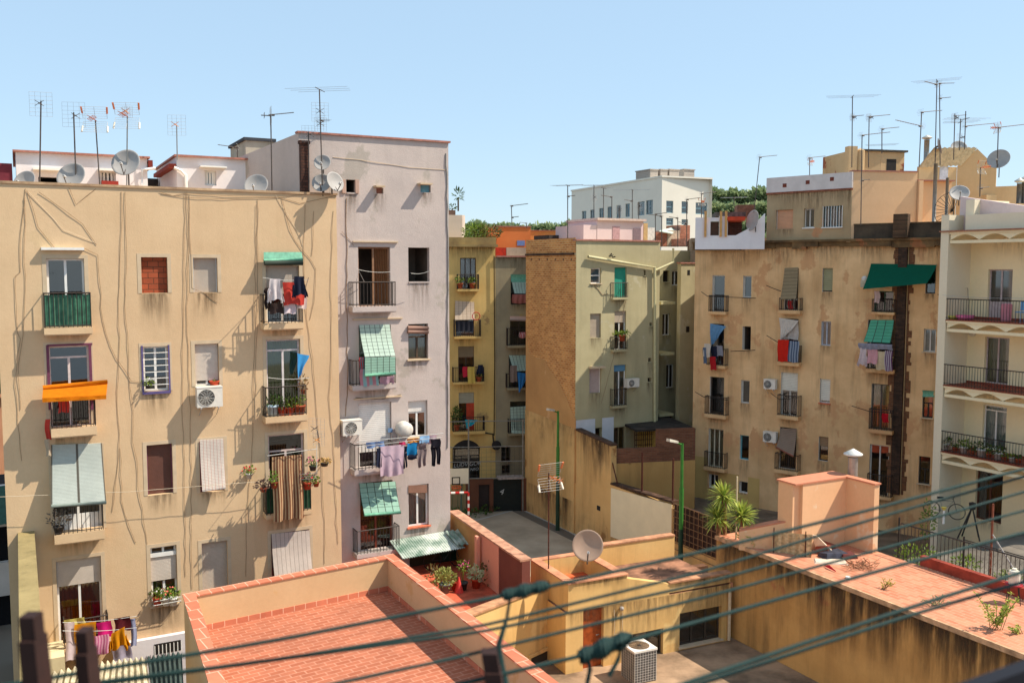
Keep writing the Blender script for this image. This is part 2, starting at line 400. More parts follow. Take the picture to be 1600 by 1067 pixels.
        if sill: MB().box(F, s0-.06, s1+.06, z0-.05, z0+.0, -.19, .07).build('sill', sill, fr)
        return fr, (s0, s1, z0, z1)
    def balcony(b, slab, yt, p=.55, rm=None, sm=None, gap=.115, name='balcony', sides=True, infill=None, thin=.011):
        """slab: px box of the slab's front face; yt: px of the top rail"""
        F = b.F; s0, s1, z0, z1 = F.rect(slab, p); zt = F.L((slab[0]+slab[2])/2, yt, p)[1]; m = MB()
        m.box(F, s0, s1, z0, z1, .002, p); m.box(F, s0+.02, s1-.02, z0-.035, z0, .002, p-.03)
        sl = m.build(name, sm or b.wall, b.root); r = MB(); q = p-.03; a, c = s0+.03, s1-.03
        n = max(3, int((c-a)/gap))
        for i in range(n+1): s = a+(c-a)*i/n; r.tube([F.W(s, z1, q), F.W(s, zt, q)], thin, 4)
        if sides:
            k = max(1, int(p/gap))
            for s in (a, c):
                for i in range(k): o = q*i/k+.02; r.tube([F.W(s, z1, o), F.W(s, zt, o)], thin, 4)
                r.tube([F.W(s, zt, 0), F.W(s, zt, q)], .017, 4); r.tube([F.W(s, z1+.06, 0), F.W(s, z1+.06, q)], .012, 4)
        r.tube([F.W(a, zt, q), F.W(c, zt, q)], .02, 4); r.tube([F.W(a, z1+.06, q), F.W(c, z1+.06, q)], .013, 4)
        rl = r.build('railing', rm or IRON, sl)
        if infill: MB().sheet(F.W(a, zt-.05, q-.03), F.W(c, zt-.05, q-.03), F.W(c, z1+.03, q-.03), F.W(a, z1+.03, q-.03), 40, 1, lambda u, v: F.n*(.015*math.sin(u*70))).build('screen_panel', infill, sl)
        return sl
    def blind(b, tl, tr, br, bl, M, o0=.04, o1=.45, roll=True, name='blind', sag=.05, lab=None, rollm=None):
        F = b.F; P = [F.W(*F.L(*tl, o0), o0), F.W(*F.L(*tr, o0), o0), F.W(*F.L(*br, o1), o1), F.W(*F.L(*bl, o1), o1)]
        m = MB().sheet(*P, 8, 10, lambda u, v: F.n*(-sag*math.sin(v*3.14)+.012*math.sin(u*9)*v))
        ob = m.build(name, M, b.root, True); tag(ob, lab)
        if roll:
            MB().tube([P[3]+Vector((0, 0, -.03)), P[2]+Vector((0, 0, -.03))], .05, 8, True).build('roll', rollm or M, ob, True)
        return ob
    def cable(b, pts, r=.006, M=None, o=.014):
        F = b.F; P = [F.W(*F.L(x, y, o), o) for (x, y) in pts]; Q = []
        for i in range(len(P)-1):
            n = max(1, int((P[i+1]-P[i]).length/.35))
            for k in range(n): Q.append(P[i].lerp(P[i+1], k/n)+F.r*random.uniform(-.022, .022)+F.n*random.uniform(-.004, .012))
        Q.append(P[-1]); return MB().tube(Q, r, 4).build('cable', M or CABLE, b.root)
# ---------------------------------------------------------------- loose things
def garment(F, q, o, kind, M, label, group='laundry drying on the facades', cat='laundry', name='garment', tilt=0, fold=.03):
    s0, s1, z0, z1 = F.rect(q, o); m = MB(); W = s1-s0; H = z1-z0; ph = random.uniform(0, 6)
    dz = F.L(q[2], q[1]+tilt, o)[1]-F.L(q[2], q[1], o)[1] if tilt else 0
    k = max(2, W/.16)
    fn = lambda u, v: F.n*(fold*math.sin(u*k*3.1+ph+v*.8)*(.25+v)+.05*v*math.sin(v*2+ph))+F.r*(.02*math.sin(v*5+ph))+Vector((0, 0, u*dz+.025*math.sin(u*7+ph)*v))
    nu = max(8, int(k*4)); E = .012
    def sh(a, b, c, d, oo=0):
        m.sheet(F.W(a[0], a[1], o+oo), F.W(b[0], b[1], o+oo), F.W(c[0], c[1], o+oo), F.W(d[0], d[1], o+oo), nu, 7, fn)
    for oo in (0, -E):
        if kind == 'sheet': sh((s0, z1), (s1, z1), (s1, z0), (s0, z0), oo)
        elif kind == 'shirt':       # hung by its hem, sleeves hanging down
            sh((s0+W*.2, z1), (s1-W*.2, z1), (s1-W*.17, z0+H*.12), (s0+W*.17, z0+H*.12), oo)
            sh((s0+W*.12, z0+H*.62), (s0+W*.3, z0+H*.5), (s0+W*.2, z0), (s0, z0+H*.04), oo-.02); sh((s1-W*.3, z0+H*.5), (s1-W*.12, z0+H*.62), (s1, z0+H*.04), (s1-W*.2, z0), oo-.02)
        elif kind == 'trousers':
            sh((s0, z1), (s1, z1), (s1, z1-H*.3), (s0, z1-H*.3), oo)
            sh((s0, z1-H*.3), (s0+W*.5, z1-H*.3), (s0+W*.42, z0), (s0+W*.08, z0), oo+.002); sh((s0+W*.5, z1-H*.3), (s1, z1-H*.3), (s1-W*.06, z0+H*.05), (s0+W*.62, z0+H*.05), oo+.002)
        elif kind == 'skew': sh((s0, z1), (s1, z1-H*.1), (s0+W*.45, z0+H*.3), (s0+W*.1, z0), oo)
    m.mat(M); m.k = [0]*len(m.k)
    g = m.build(name, M, None, True); tag(g, label, cat, group)
    return g
def pegline(F, x0, y0, x1, y1, o, label, r=.007, M=None, name='clothes_line', o1=None):
    o1 = o if o1 is None else o1; a = F.W(*F.L(x0, y0, o), o); b = F.W(*F.L(x1, y1, o1), o1)
    P = [a.lerp(b, t/8)-Vector((0, 0, .05*math.sin(t/8*3.14))) for t in range(9)]
    return tag(MB().tube(P, r, 4).build(name, M or WIRE), label, 'clothes line')
POTM = plain((178, 88, 56), .85, var=.2, scale=12, name='clay', bump=.2)
def pot(P, label, d=.26, h=.24, leaf=None, fh=.35, fr=.22, M=None, flower=None, n=90, ll=.09, group='potted plants', name='potted_plant', stem=0):
    t = thing(name, label, 'potted plant', P, 0, group); P = Vector(P)
    MB().lathe(P, (0, 0, 1), [(0, 0), (d*.36, 0), (d*.48, h*.85), (d*.54, h*.85), (d*.54, h), (d*.45, h), (d*.42, h*.9), (0, h*.9)], 14).build('pot', M or POTM, t, True)
    m = MB(); c = P+Vector((0, 0, h+stem+fh*.4))
    for k in range(5): m.tube([P+Vector((0, 0, h*.9)), c+Vector((random.uniform(-fr, fr)*.6, random.uniform(-fr, fr)*.6, random.uniform(0, fh*.4)))], .008, 4)
    m.clump(c, (fr, fr, fh*.6), n, ll, ll*.3); f = m.build('foliage', leaf or GREENLEAF, t)
    if flower:
        m = MB()
        for k in range(14):
            q = c+Vector((random.uniform(-fr, fr), random.uniform(-fr, fr), random.uniform(0, fh*.7)))
            for j in range(4): m.leaf(q, (random.uniform(-1, 1), random.uniform(-1, 1), random.uniform(-.3, 1)), .05, .02)
        m.build('flowers', flower, f)
    return t
def acunit(F, q, o, label, d=.28, brackets=True, fan=.36, M=None, group='air conditioning units on the facades'):
    s0, s1, z0, z1 = F.rect(q, o+d); t = thing('air_conditioner', label, 'air conditioner', F.W((s0+s1)/2, z0, o), F.ang, group)
    M = M or plain((226, 218, 204), .5, var=.08, name='enamel'); H = z1-z0
    c = MB().box(F, s0, s1, z0, z1, o, o+d).box(F, s0-.008, s1+.008, z1-.02, z1+.012, o-.01, o+d+.01).build('casing', M, t)
    cx = s0+(s1-s0)*fan; cc = F.W(cx, z0+H*.5, o+d+.003); rr = H*.4
    MB().lathe(cc, F.n, [(0, 0), (rr, 0), (rr, .004)], 20).build('fan_opening', DARKP, t)
    g = MB()
    for k in (1, .82, .64, .46, .28): g.tube([cc+F.n*.012+(F.r*math.cos(a)+Vector((0, 0, 1))*math.sin(a))*rr*k for a in [i*6.2832/20 for i in range(21)]], .006, 3)
    for k in range(12): a = k*6.2832/12; g.tube([cc+F.n*.012, cc+F.n*.012+(F.r*math.cos(a+.3)+Vector((0, 0, 1))*math.sin(a+.3))*rr], .006, 3)
    g.build('fan_grille', plain((200, 194, 184), .5, name='enamel'), t)
    if brackets:
        for s in (s0+.12, s1-.12): MB().box(F, s-.02, s+.02, z0-.04, z0-.002, .003, o+d).tube([F.W(s, z0-.3, .02), F.W(s, z0-.03, o+d-.03)], .014, 4).build('bracket', ALU, t)
    return t
DISHM = plain((168, 162, 156), .6, var=.1, scale=3, name='dish_paint')
def dish(P, rad, az, el, label, M=None, arm=True, mast=.5, group='satellite dishes on the rooftops', flat=1.0):
    """az: compass angle of its face in the ground plane, degrees from +X"""
    P = Vector(P); d = Vector((math.cos(R(az))*math.cos(R(el)), math.sin(R(az))*math.cos(R(el)), math.sin(R(el))))
    t = thing('satellite_dish', label, 'satellite dish', P-Vector((0, 0, mast+rad*.2)), 0, group)
    pr = [(0, 0)]+[(rad*k/8, rad*.22*(k/8)**2) for k in range(1, 9)]+[(rad*1.02, rad*.2)]+[(rad*k/8, rad*.22*(k/8)**2-.015) for k in range(8, -1, -1)]
    MB().lathe(P, d, pr, 28).build('reflector', M or DISHM, t, True)
    low = Vector((0, 0, -1)); low = (low-d*low.dot(d)).normalized()
    if arm:
        a = P+low*rad*.95+d*rad*.2; e = P+low*rad*.45+d*rad*1.05
        MB().tube([a, e], .014, 5).tube([P-d*.02+low*rad*.3, a], .016, 5).build('feed_arm', MASTM, t)
        MB().tube([e-d*.02, e-d*.12], .04, 8, True).build('receiver', plain((210, 206, 200), .5), t)
    b = P-d*.12
    MB().tube([P-d*.01, b], .05, 8, True).tube([b, b-Vector((0, 0, mast+rad*.15))], .024, 6).build('mast', MASTM, t)
    return t
def antenna(base, top, items, label, group='television antennas on the rooftops', r=.02, M=None, name='television_antenna', w=1.0):
    """items: (type, position along the mast, heading in degrees, size)"""
    base, top = Vector(base), Vector(top); t = thing(name, label, 'antenna', base, 0, group)
    MB().tube([base, top], r, 6, True).build('mast', M or MASTM, t)
    for (ty, f, hd, sz) in items:
        c = base.lerp(top, f); d = Vector((math.cos(R(hd)), math.sin(R(hd)), 0)); p = Vector((-d.y, d.x, 0)); Z = Vector((0, 0, 1)); e = .0045*w
        if ty == 'yagi':
            Z2 = Z*.14; MB().tube([c-d*sz*.08, c+(d+Z2)*sz*.9], .013*w, 4).tube([c, c+d*.12], .035*w, 6, True).build('boom', MASTM, t)
            m = MB()
            for k in range(10): q = c+(d+Z2)*sz*(.06+k*.09); l = .15-.006*k; m.tube([q-p*l, q+p*l], e, 3)
            for k in range(5): q = c-d*sz*.08+Z*(.07*(k-2))-d*abs(k-2)*-.04; m.tube([q-p*.18, q+p*.18], e, 3)
            m.build('elements', WIRE, t)
        elif ty == 'vhf':
            MB().tube([c-d*.35, c+d*.45], .013*w, 4).build('boom', MASTM, t); m = MB()
            for k, l in enumerate((1.0, .95, .85)): q = c+d*(-.3+k*.36)+Z*.01*k; m.tube([q-p*l*sz, q+p*l*sz], e*1.2, 3)
            m.build('elements', WIRE, t)
        elif ty in ('grid', 'gridO'):
            W, H = sz*.24, sz*.27; m = MB()
            for k in range(7): z = H*(k/3-1); m.tube([c-p*W+Z*z, c+p*W+Z*z], e*.8, 3)
            for k in range(5): q = W*(k/2-1); m.tube([c+p*q-Z*H, c+p*q+Z*H], e*.8, 3)
            m.build('reflector', WIRE, t); m = MB()
            m.tube([c, c+d*.3], .016*w, 4)
            for sx in (-1, 1):
                for sz_ in (-1, 1): m.tube([c+d*.2, c+d*.2+p*sx*.12+Z*sz_*.08], .009*w, 3)
            m.build('dipole', MASTM if ty == 'grid' else plain((222, 140, 60), .6, name='orange_plastic'), t)
        elif ty == 'corner':
            W, H = sz*.27, sz*.25; orange = plain((214, 118, 70), .6, name='orange_plastic'); m = MB()
            for s_ in (-1, 1):
                for k in range(6): q = c+Z*s_*(.05+H*k/5)+d*(.1*k/5)*sz; m.tube([q-p*W, q+p*W], e, 3)
                for x in (-W, 0, W): m.tube([c+Z*s_*.05+p*x, c+Z*s_*(.05+H)+d*.1*sz+p*x], e*1.3, 3)
            m.build('reflector', WIRE, t)
            for x in (-W, W):
                for s_ in (-1, 1): a = c+Z*s_*.1*sz+p*x+d*.02*sz; b = c+Z*s_*(.05+H)+d*.1*sz+p*x*1.06; MB().tube([a.lerp(b, .25), b], .022*sz, 4, True).build('end_cap', orange if s_ > 0 else plain((236, 226, 206), .6), t)
            m = MB().tube([c, c+d*.5*sz], .014*w, 4)
            for k in range(4): q = c+d*(.15+.1*k)*sz; m.tube([q-p*.09-Z*.06, q+p*.09+Z*.06], .009*w, 3).tube([q+p*.09-Z*.06, q-p*.09+Z*.06], .009*w, 3)
            m.build('dipole', orange, t)
    return t
def grime(F, s0, s1, z0, z1, parent, hmin=.7, hmax=2.2, o=.006, top=None, seed=3):
    rnd = random.Random(seed); m = MB().mat(GRIME); k = s0; uv = [(0, 0), (1, 0), (1, 1), (0, 1)]; i = 0
    while k < s1-.4:
        w = min(rnd.uniform(1.0, 3.2), s1-k); h = rnd.uniform(hmin, hmax); f = (k+w/2-s0)/(s1-s0); zt = z0+(z1-z0)*f; zl = z0+(z1-z0)*(k-s0)/(s1-s0); zr = z0+(z1-z0)*(k+w-s0)/(s1-s0)
        m.quad(F.W(k, zl-h, o+.0014*(i % 4)), F.W(k+w, zr-h, o+.0014*(i % 4)), F.W(k+w, zr, o+.0014*(i % 4)), F.W(k, zl, o+.0014*(i % 4)), uv=uv); k += w*rnd.uniform(.55, .8); i += 1
    return m.build('rain_stains', None, parent)
def slab(name, pts, z0, z1, M, rot=0):
    o = MB().prism(pts, z0, z1).build(name, M, None, base=(pts[0][0], pts[0][1], z0), rot=rot); o['kind'] = 'structure'; return o
def parapet(m, pts, z0, z1, th, close=True, inward=1):
    """a wall of thickness th along a polygon"""
    n = len(pts)
    for i in range(n if close else n-1):
        a, b = Vector(pts[i][:2]), Vector(pts[(i+1) % n][:2]); d = (b-a).normalized(); nrm = Vector((-d.y, d.x))*th*inward
        q = [a, b, b+nrm, a+nrm]
        if inward < 0: q = q[::-1]
        m.prism(q, z0, z1)
    return m
# ================================================================ yellow and lilac buildings on the left
GA = 28
FA = Frame(528, 30.6, GA)             # yellow facade; s=0 is its right-hand corner
YEL = plaster((218, 187, 148), (206, 173, 134), bump=.55, streak=.22, sc=(164, 132, 98), big=.3, patch=(210, 180, 140), pt=.6)
SURR = plain((206, 182, 150), .9, var=.08, scale=4, name='smooth_render')
SH_W = slat((205, 192, 178), 30); SH_G = slat((186, 172, 156), 34); SH_W2 = slat((232, 224, 214), 26)
BLIND_W = slat((228, 214, 200), 34, c2=(196, 120, 100), vert=7, trans=.2)
BLIND_G = slat((190, 196, 186), 44, c2=(96, 90, 80), vert=2, trans=.15)
BLIND_GR = slat((150, 188, 166), 6, c2=(60, 70, 60), vert=5, trans=.2)
BLIND_MINT = slat((198, 218, 200), 9, c2=(70, 80, 74), vert=6, trans=.3)
ROLLGR = plain((112, 172, 142), .6, var=.2, scale=9, name='green_cane')
PURPLE = plain((118, 62, 84), .6, name='purple_paint'); ORCURT = cloth((196, 74, 30)); GRCURT = cloth((132, 148, 60))
b = Bld(FA, 'apartment_building', 'wide ochre yellow apartment building on the left, covered with loose cables and hanging laundry', 'building', s=0, wall=YEL)
FA_ = FA
sL = FA.L(-1, 560)[0]; zT = FA.L(264, 296)[1]
# column 1
b.win((74, 404, 133, 511), 'window', sash=2, curt=None)
b.balcony((69, 512, 145, 522), 458, .45, infill=plain((78, 128, 100), .4, var=.3, scale=6, name='corrugated_plastic'))
MB().box(FA, *[FA.L(x, 389)[0] for x in (64, 131)], FA.L(100, 391)[1], FA.L(100, 387)[1], .002, .16).build('door_canopy', WHITE, b.root)
b.win((77, 540, 141, 668), 'window', frame=plain((222, 204, 196), .5, name='white_paint'), sash=2, transom=.13)
for q in ((75, 539, 77, 640), (141, 539, 143, 640), (75, 537, 143, 540)):
    s0, s1, z0, z1 = FA.rect(q); MB().box(FA, s0-.02, s1+.02, z0, z1, .003, .03).build('window_trim', PURPLE, b.root)
b.balcony((80, 668, 152, 681), 622, .5)
aw = MB(); OR = cloth((226, 132, 24), trans=.35)
p = [FA.W(*FA.L(67, 608, .2), .2), FA.W(*FA.L(168, 599, .2), .2), FA.W(*FA.L(166, 617, .75), .75), FA.W(*FA.L(66, 622, .75), .75)]
a_ = aw.sheet(*p, 14, 5, lambda u, v: Vector((0, 0, -.07*math.sin(u*3.14)*v+.02*math.sin(u*11)*v))).build('awning', OR, b.root, True)
MB().tube([p[0]+Vector((0, 0, .05)), p[1]+Vector((0, 0, .05))], .06, 8, True).build('roll', OR, a_, True)
MB().sheet(p[3], p[2], p[2]-Vector((0, 0, .12)), p[3]-Vector((0, 0, .12)), 14, 1, lambda u, v: FA.n*.01*math.sin(u*20)).build('valance', OR, a_)
b.win((84, 700, 158, 830), 'window', sash=2, bot=.2, curt=cloth((112, 92, 74)))
b.balcony((85, 832, 164, 846), 790, .5)
b.blind((80, 695), (159, 692), (166, 783), (80, 789), BLIND_G, .05, .55, rollm=plain((120, 130, 122), .6))
b.win((90, 872, 160, 1010), 'window', sash=2, shut=.3, shm=SH_W, curt=ORCURT)
b.balcony((100, 1008, 172, 1018), 966, .5)
# column 2
b.win((221, 402, 262, 458), 'bricked_window', frame=None, fill=bricks((170, 86, 56), (142, 70, 46), (112, 66, 46), .3, .17, m=.014, stain=.2), pane=False)
b.win((224, 541, 263, 611), 'window', frame=WHITE, sash=2, bars=6, curt=cloth((90, 84, 86)))
s0, s1, z0, z1 = FA.rect((224, 541, 263, 611)); BLU = plain((96, 84, 130), .6, name='violet_paint')
m = MB(); m.box(FA, s0-.05, s0, z0, z1+.03, .002, .03).box(FA, s1, s1+.05, z0, z1+.03, .002, .03).box(FA, s0-.05, s1+.05, z0-.08, z0, .002, .06); m.build('window_trim', BLU, b.root)
BRB = slat((112, 74, 62), 40, trans=.1)
b.win((230, 694, 270, 772), 'window', frame=PURPLE, sash=1, fw=.03, shut=.97, shm=BRB, sill=WHITE)
b.win((236, 853, 277, 944), 'window', frame=WHITE, sash=2, shut=.0, sill=SURR)
s0, s1, z0, z1 = FA.rect((236, 853, 277, 944))
m = MB().box(FA, s0+.005, s1-.005, z1-.32, z1-.2, -.14, -.04); m.build('shutter_box', WHITE, b.root)
MB().sheet(FA.W(s0+.01, z1-.32, -.08), FA.W(s1-.01, z1-.32, -.08), FA.W(s1-.01, z0+.75, -.08), FA.W(s0+.01, z0+.75, -.08), 1, 1).build('roller_shutter', slat((212, 198, 182), 18), b.root)
# column 3
b.win((302, 403, 340, 457), 'window', frame=None, pane=False, shut=1, shm=SH_G)
b.win((305, 537, 342, 603), 'window', frame=WHITE, sash=2, shut=.88, shm=SH_W)
b.win((312, 688, 350, 768), 'window', frame=PURPLE, sash=2)
b.blind((312, 687), (349, 685), (353, 763), (316, 768), BLIND_W, .04, .3, roll=False)
b.win((316, 846, 356, 925), 'window', frame=None, pane=False, shut=1, shm=slat((196, 180, 162), 40))
# column 4
b.win((416, 415, 468, 505), 'window', frame=WHITE, sash=2, shut=.5, shm=SH_G)
b.balcony((412, 505, 475, 514), 460, .5)
b.blind((412, 394), (471, 394), (473, 404), (412, 406), ROLLGR, .12, .22, name='blind', sag=0, rollm=ROLLGR)
MB().tube([FA.W(*FA.L(413, 411, .3), .3), FA.W(*FA.L(473, 411, .3), .3)], .075, 8, True).build('blind_roll', BLIND_GR, b.root, True)
b.win((417, 530, 470, 652), 'window', frame=plain((226, 214, 208), .5), sash=2, transom=.13, curt=GRCURT)
b.balcony((415, 650, 481, 659), 604, .5)
b.win((420, 678, 476, 802), 'window', frame=plain((214, 190, 180), .5), sash=2, transom=.2, curt=None)
b.balcony((416, 801, 488, 807), 757, .5, infill=plain((44, 84, 56), .6, var=.2, name='green_sheet'))
b.win((424, 830, 484, 905), 'window', frame=PURPLE, sash=2)
b.blind((424, 834), (484, 828), (488, 888), (429, 901), slat((216, 200, 186), 36, c2=(150, 130, 116), vert=9, trans=.15), .04, .3, roll=False)
b.facade(sL, 0, 0, zT, 11, surround=SURR, stain=1)
MB().box(FA, sL-.03, .03, zT, zT+.07, -.24, .04).build('coping', plaster((204, 172, 134), (150, 120, 94), bump=.8, big=1.5), b.root)
for pts in ([(40, 295), (36, 330), (32, 365), (33, 425), (24, 432), (26, 520), (31, 530), (24, 600), (30, 680), (34, 720)],
            [(42, 298), (60, 355), (85, 387)], [(38, 310), (39, 430), (37, 505), (28, 590), (32, 640)],
            [(108, 293), (120, 320), (150, 295)], [(62, 300), (130, 350), (151, 383)],
            [(131, 388), (152, 398), (156, 440), (158, 480), (165, 520), (182, 560), (205, 595), (224, 598)],
            [(189, 300), (190, 360), (186, 470), (187, 545), (183, 610), (187, 700), (175, 800)],
            [(196, 300), (197, 400), (196, 480), (200, 560), (203, 600), (207, 640), (208, 690), (213, 720), (216, 760), (230, 850)],
            [(188, 700), (190, 780), (200, 820), (212, 848)], [(289, 300), (288, 420), (286, 530), (285, 640), (287, 700), (290, 900)],
            [(293, 300), (294, 380), (292, 500), (296, 600), (298, 660), (300, 920)], [(296, 305), (298, 400), (300, 450), (320, 458), (330, 466), (340, 473)],
            [(250, 300), (270, 306), (290, 302), (350, 306), (430, 308), (500, 302), (527, 303)], [(252, 303), (292, 309), (350, 311), (440, 309), (470, 318), (525, 306)],
            [(400, 320), (398, 500), (396, 640), (392, 740), (385, 800), (384, 900)], [(403, 312), (402, 480), (399, 620)],
            [(440, 310), (447, 340), (460, 375), (485, 405), (494, 420), (492, 470), (484, 500)], [(476, 320), (474, 400), (480, 500), (488, 560), (494, 640), (500, 700)],
            [(520, 330), (517, 420), (518, 560), (514, 620), (521, 700), (524, 780), (528, 850)], [(490, 330), (487, 400)],
            [(500, 690), (504, 760), (508, 830), (507, 880)]):
    b.cable(pts)
b.cable([(44, 300), (100, 360), (150, 380)], M=CABLEW); b.cable([(430, 305), (470, 370), (473, 384)], M=CABLEW); b.cable([(0, 776), (200, 768), (430, 750)], .006, CABLEW, .35)
YB = b

# ---- lilac building
FL = FA.off(-.35); FL = FL.at(0)
LIL = plaster((200, 184, 174), (184, 170, 162), patch=(176, 164, 152), pt=.58, bump=.9, streak=.35, sc=(150, 138, 128), zt=22, zl=2)
b = Bld(FL, 'apartment_building', 'tall lilac grey apartment building with four storeys of balconies beside the yellow one', 'building', wall=LIL)
s1L = FL.L(702, 500)[0]; zTL = FL.L(600, 217)[1]; zTL2 = FL.L(700, 226)[1]
b.win((560, 386, 610, 479), 'door', frame=plain((150, 110, 80), .6), sash=2, pane=False, curt=None)
s0, s1, z0, z1 = FL.rect((560, 386, 610, 479))
MB().sheet(FL.W(s0+(s1-s0)*.5, z1, -.3), FL.W(s1, z1, -.2), FL.W(s1, z0, -.2), FL.W(s0+(s1-s0)*.62, z0, -.3), 30, 1, lambda u, v: FL.n*(.03*math.sin(u*38))).build('curtain', cloth((150, 104, 70)), b.root)
b.balcony((551, 479, 620, 487), 441, .45)
b.win((638, 387, 671, 441), 'window', frame=None)
b.win((561, 508, 611, 602), 'door', frame=plain((90, 80, 70), .6), sash=2)
b.balcony((551, 601, 620, 608), 562, .45)
b.blind((561, 508), (609, 507), (618, 556), (570, 558), BLIND_MINT, .05, .62, roll=False, sag=.06)
b.blind((570, 559), (618, 557), (618, 582), (570, 585), BLIND_GR, .62, .66, sag=0, rollm=ROLLGR)
b.win((638, 506, 669, 561), 'window', frame=plain((84, 66, 50), .6), sash=2, curt=cloth((180, 160, 110)), transom=.35, sill=SURR)
PKB = slat((206, 160, 140), 10)
for y in (512, 518): MB().tube([FL.W(*FL.L(637, y, .06), .06), FL.W(*FL.L(669, y+1, .06), .06)], .07, 8, True).build('blind_roll', PKB, b.root, True)
b.win((561, 629, 612, 733), 'door', frame=WHITE, sash=2, shut=.74, shm=SH_W2)
b.balcony((554, 732, 616, 740), 693, .5)
b.win((638, 626, 668, 683), 'window', frame=WHITE, sash=2, shut=.3, shm=SH_W2, transom=.3, sill=SURR)
RED = plain((132, 60, 40), .55, var=.2, name='varnished_wood')
b.win((563, 752, 614, 862), 'door', frame=RED, sash=2, bot=.0, fill=None, curt=cloth((110, 56, 44)))
b.balcony((558, 862, 626, 868), 826, .5)
b.blind((561, 755), (618, 752), (626, 799), (569, 803), BLIND_GR, .05, .6, rollm=ROLLGR)
b.win((638, 757, 670, 822), 'window', frame=WHITE, sash=2, curt=cloth((206, 196, 180)), sill=TERRA)
MB().sheet(*[FL.W(*FL.L(x, y, .02), .02) for x, y in ((638, 758), (667, 757), (667, 770), (638, 770))], 1, 1).build('blind', slat((150, 110, 90), 8), b.root)
b.win((541, 281, 556, 302), 'window', frame=None); b.win((588, 294, 599, 303), 'window', frame=None, pane=False, fill=plain((170, 110, 90), .8)); b.win((657, 287, 673, 301), 'window', frame=None, pane=False, fill=plain((110, 160, 172), .5))
m = MB()
for (x0, x1, y) in ((586, 600, 292), (655, 674, 285)): m.box(FL, FL.L(x0, y, .2)[0], FL.L(x1, y, .2)[0], FL.L(600, y+1, .2)[1], FL.L(600, y-1.5, .2)[1], .002, .32)
m.build('window_canopy', SURR, b.root)
for (x, h, y0, y1) in ((537, 0, 281, 302), (557.5, 0, 281, 302)):
    s = FL.L(x, 290)[0]; MB().box(FL, s-.06, s+.06, FL.L(x, y1)[1], FL.L(x, y0)[1], .003, .05).build('shutter_leaf', plain((196, 160, 140), .7), b.root)
for (x0, x1, y) in ((551, 621, 378), (551, 628, 498), (553, 627, 621)):
    MB().box(FL, FL.L(x0, y)[0], FL.L(x1, y)[0], FL.L(590, y)[1]-.02, FL.L(590, y)[1]+.02, .002, .07).build('drip_ledge', SURR, b.root)
b.facade(FL.L(470, 400)[0], s1L, 0, zTL, 9.5, surround=None, stain=1)
cop = plain((178, 120, 104), .85, var=.2, name='clay_coping')
MB().box(FL, FL.L(470, 400)[0]-.05, s1L+.06, zTL, zTL+.06, -.25, .07).build('coping', cop, b.root)
m = MB(); sA = FL.L(470, 400)[0]      # raking wing wall falling away to the left
m.hexa([FL.W(sA-2.6, zTL-5, -6), FL.W(sA-.002, zTL-5, -.05), FL.W(sA-.002, zTL-5, -.5), FL.W(sA-2.6, zTL-5, -6.4)],
       [FL.W(sA-2.6, zTL-1.1, -6), FL.W(sA-.002, zTL, -.05), FL.W(sA-.002, zTL, -.5), FL.W(sA-2.6, zTL-1.1, -6.4)])
m.build('wing_wall', LIL, b.root)
b.cable([(535, 362), (548, 378), (553, 384)], M=CABLE); b.cable([(541, 310), (543, 600), (540, 650)], .012); b.cable([(697, 240), (700, 420), (699, 700)], .02, STEEL)
b.cable([(556, 621), (595, 624), (627, 616)], .01); b.cable([(520, 246), (560, 250), (640, 262), (698, 266)], .008, SURR, .01)
m = MB(); s = FL.L(474, 260)[0]
m.box(FL, s-.13, s+.13, zTL-3, FL.L(474, 224)[1], .003, .22).box(FL, s-.17, s+.17, FL.L(474, 226)[1], FL.L(474, 221)[1], .003, .25)
m.build('chimney_stack', bricks((96, 62, 50), (70, 46, 38), (60, 46, 40), .2, .09), b.root)
LB = b

# ---- white roof houses behind the yellow parapet
def roofhouse(px0, px1, ytop0, ytop1, yb, dback, label, wall, wins=(), depth=5):
    F = FA.off(-dback); F = F.at(0); s0 = F.L(px0, 260)[0]; s1 = F.L(px1, 260)[0]; zt = F.L((px0+px1)/2, (ytop0+ytop1)/2)[1]
    b = Bld(F, 'roof_house', label, 'roof house', wall=wall, zb=zT-.2)
    for (q, kw) in wins: b.win(q, **kw)
    b.facade(s0, s1, zT-.1, zt, depth, stain=1)
    b.root.matrix_basis = b.root.matrix_basis
    MB().box(F, s0-.08, s1+.08, zt, zt+.06, -depth, .14).build('roof_edge', cop, b.root)
    return b, F, zt
WH = plaster((226, 218, 216), (214, 206, 206), bump=.3, streak=.1, sc=(190, 178, 170))
GR = plain((60, 52, 46), .6)
b, F, z = roofhouse(25, 230, 235, 251, 290, 3.2, 'long whitewashed roof house with a red flower box, left of the dark gap', WH,
   [((157, 267, 181, 288), dict(frame=WHITE, sash=4, curt=None)), ((60, 277, 92, 289), dict(frame=None, room=None) if 0 else dict(frame=None))])
for (x0, x1, y) in ((152, 184, 265), (51, 95, 268)): s0, s1 = F.L(x0, y)[0], F.L(x1, y)[0]; zz = F.L(120, y)[1]; MB().box(F, s0, s1, zz-.03, zz+.04, .002, .4).build('window_canopy', WHITE, b.root)
s = F.L(24, 260)[0]; MB().box(F, s-.5, s-.09, zT-.1, z-.35, -4, -.1).build('side_wall', plain((112, 40, 52), .8), b.root)
s0, s1, z0, z1 = F.rect((159, 283, 185, 290), .3); tag(MB().box(F, s0, s1, z0, z1, .1, .34).build('flower_box', plain((150, 48, 36), .7)), 'red flower box under the barred window of the long white roof house', 'flower box')
b.part('downpipe', MB().tube([F.W(*F.L(x, y, .08), .08) for x, y in ((222, 289), (222, 265), (235, 264), (243, 263))], .05, 6))
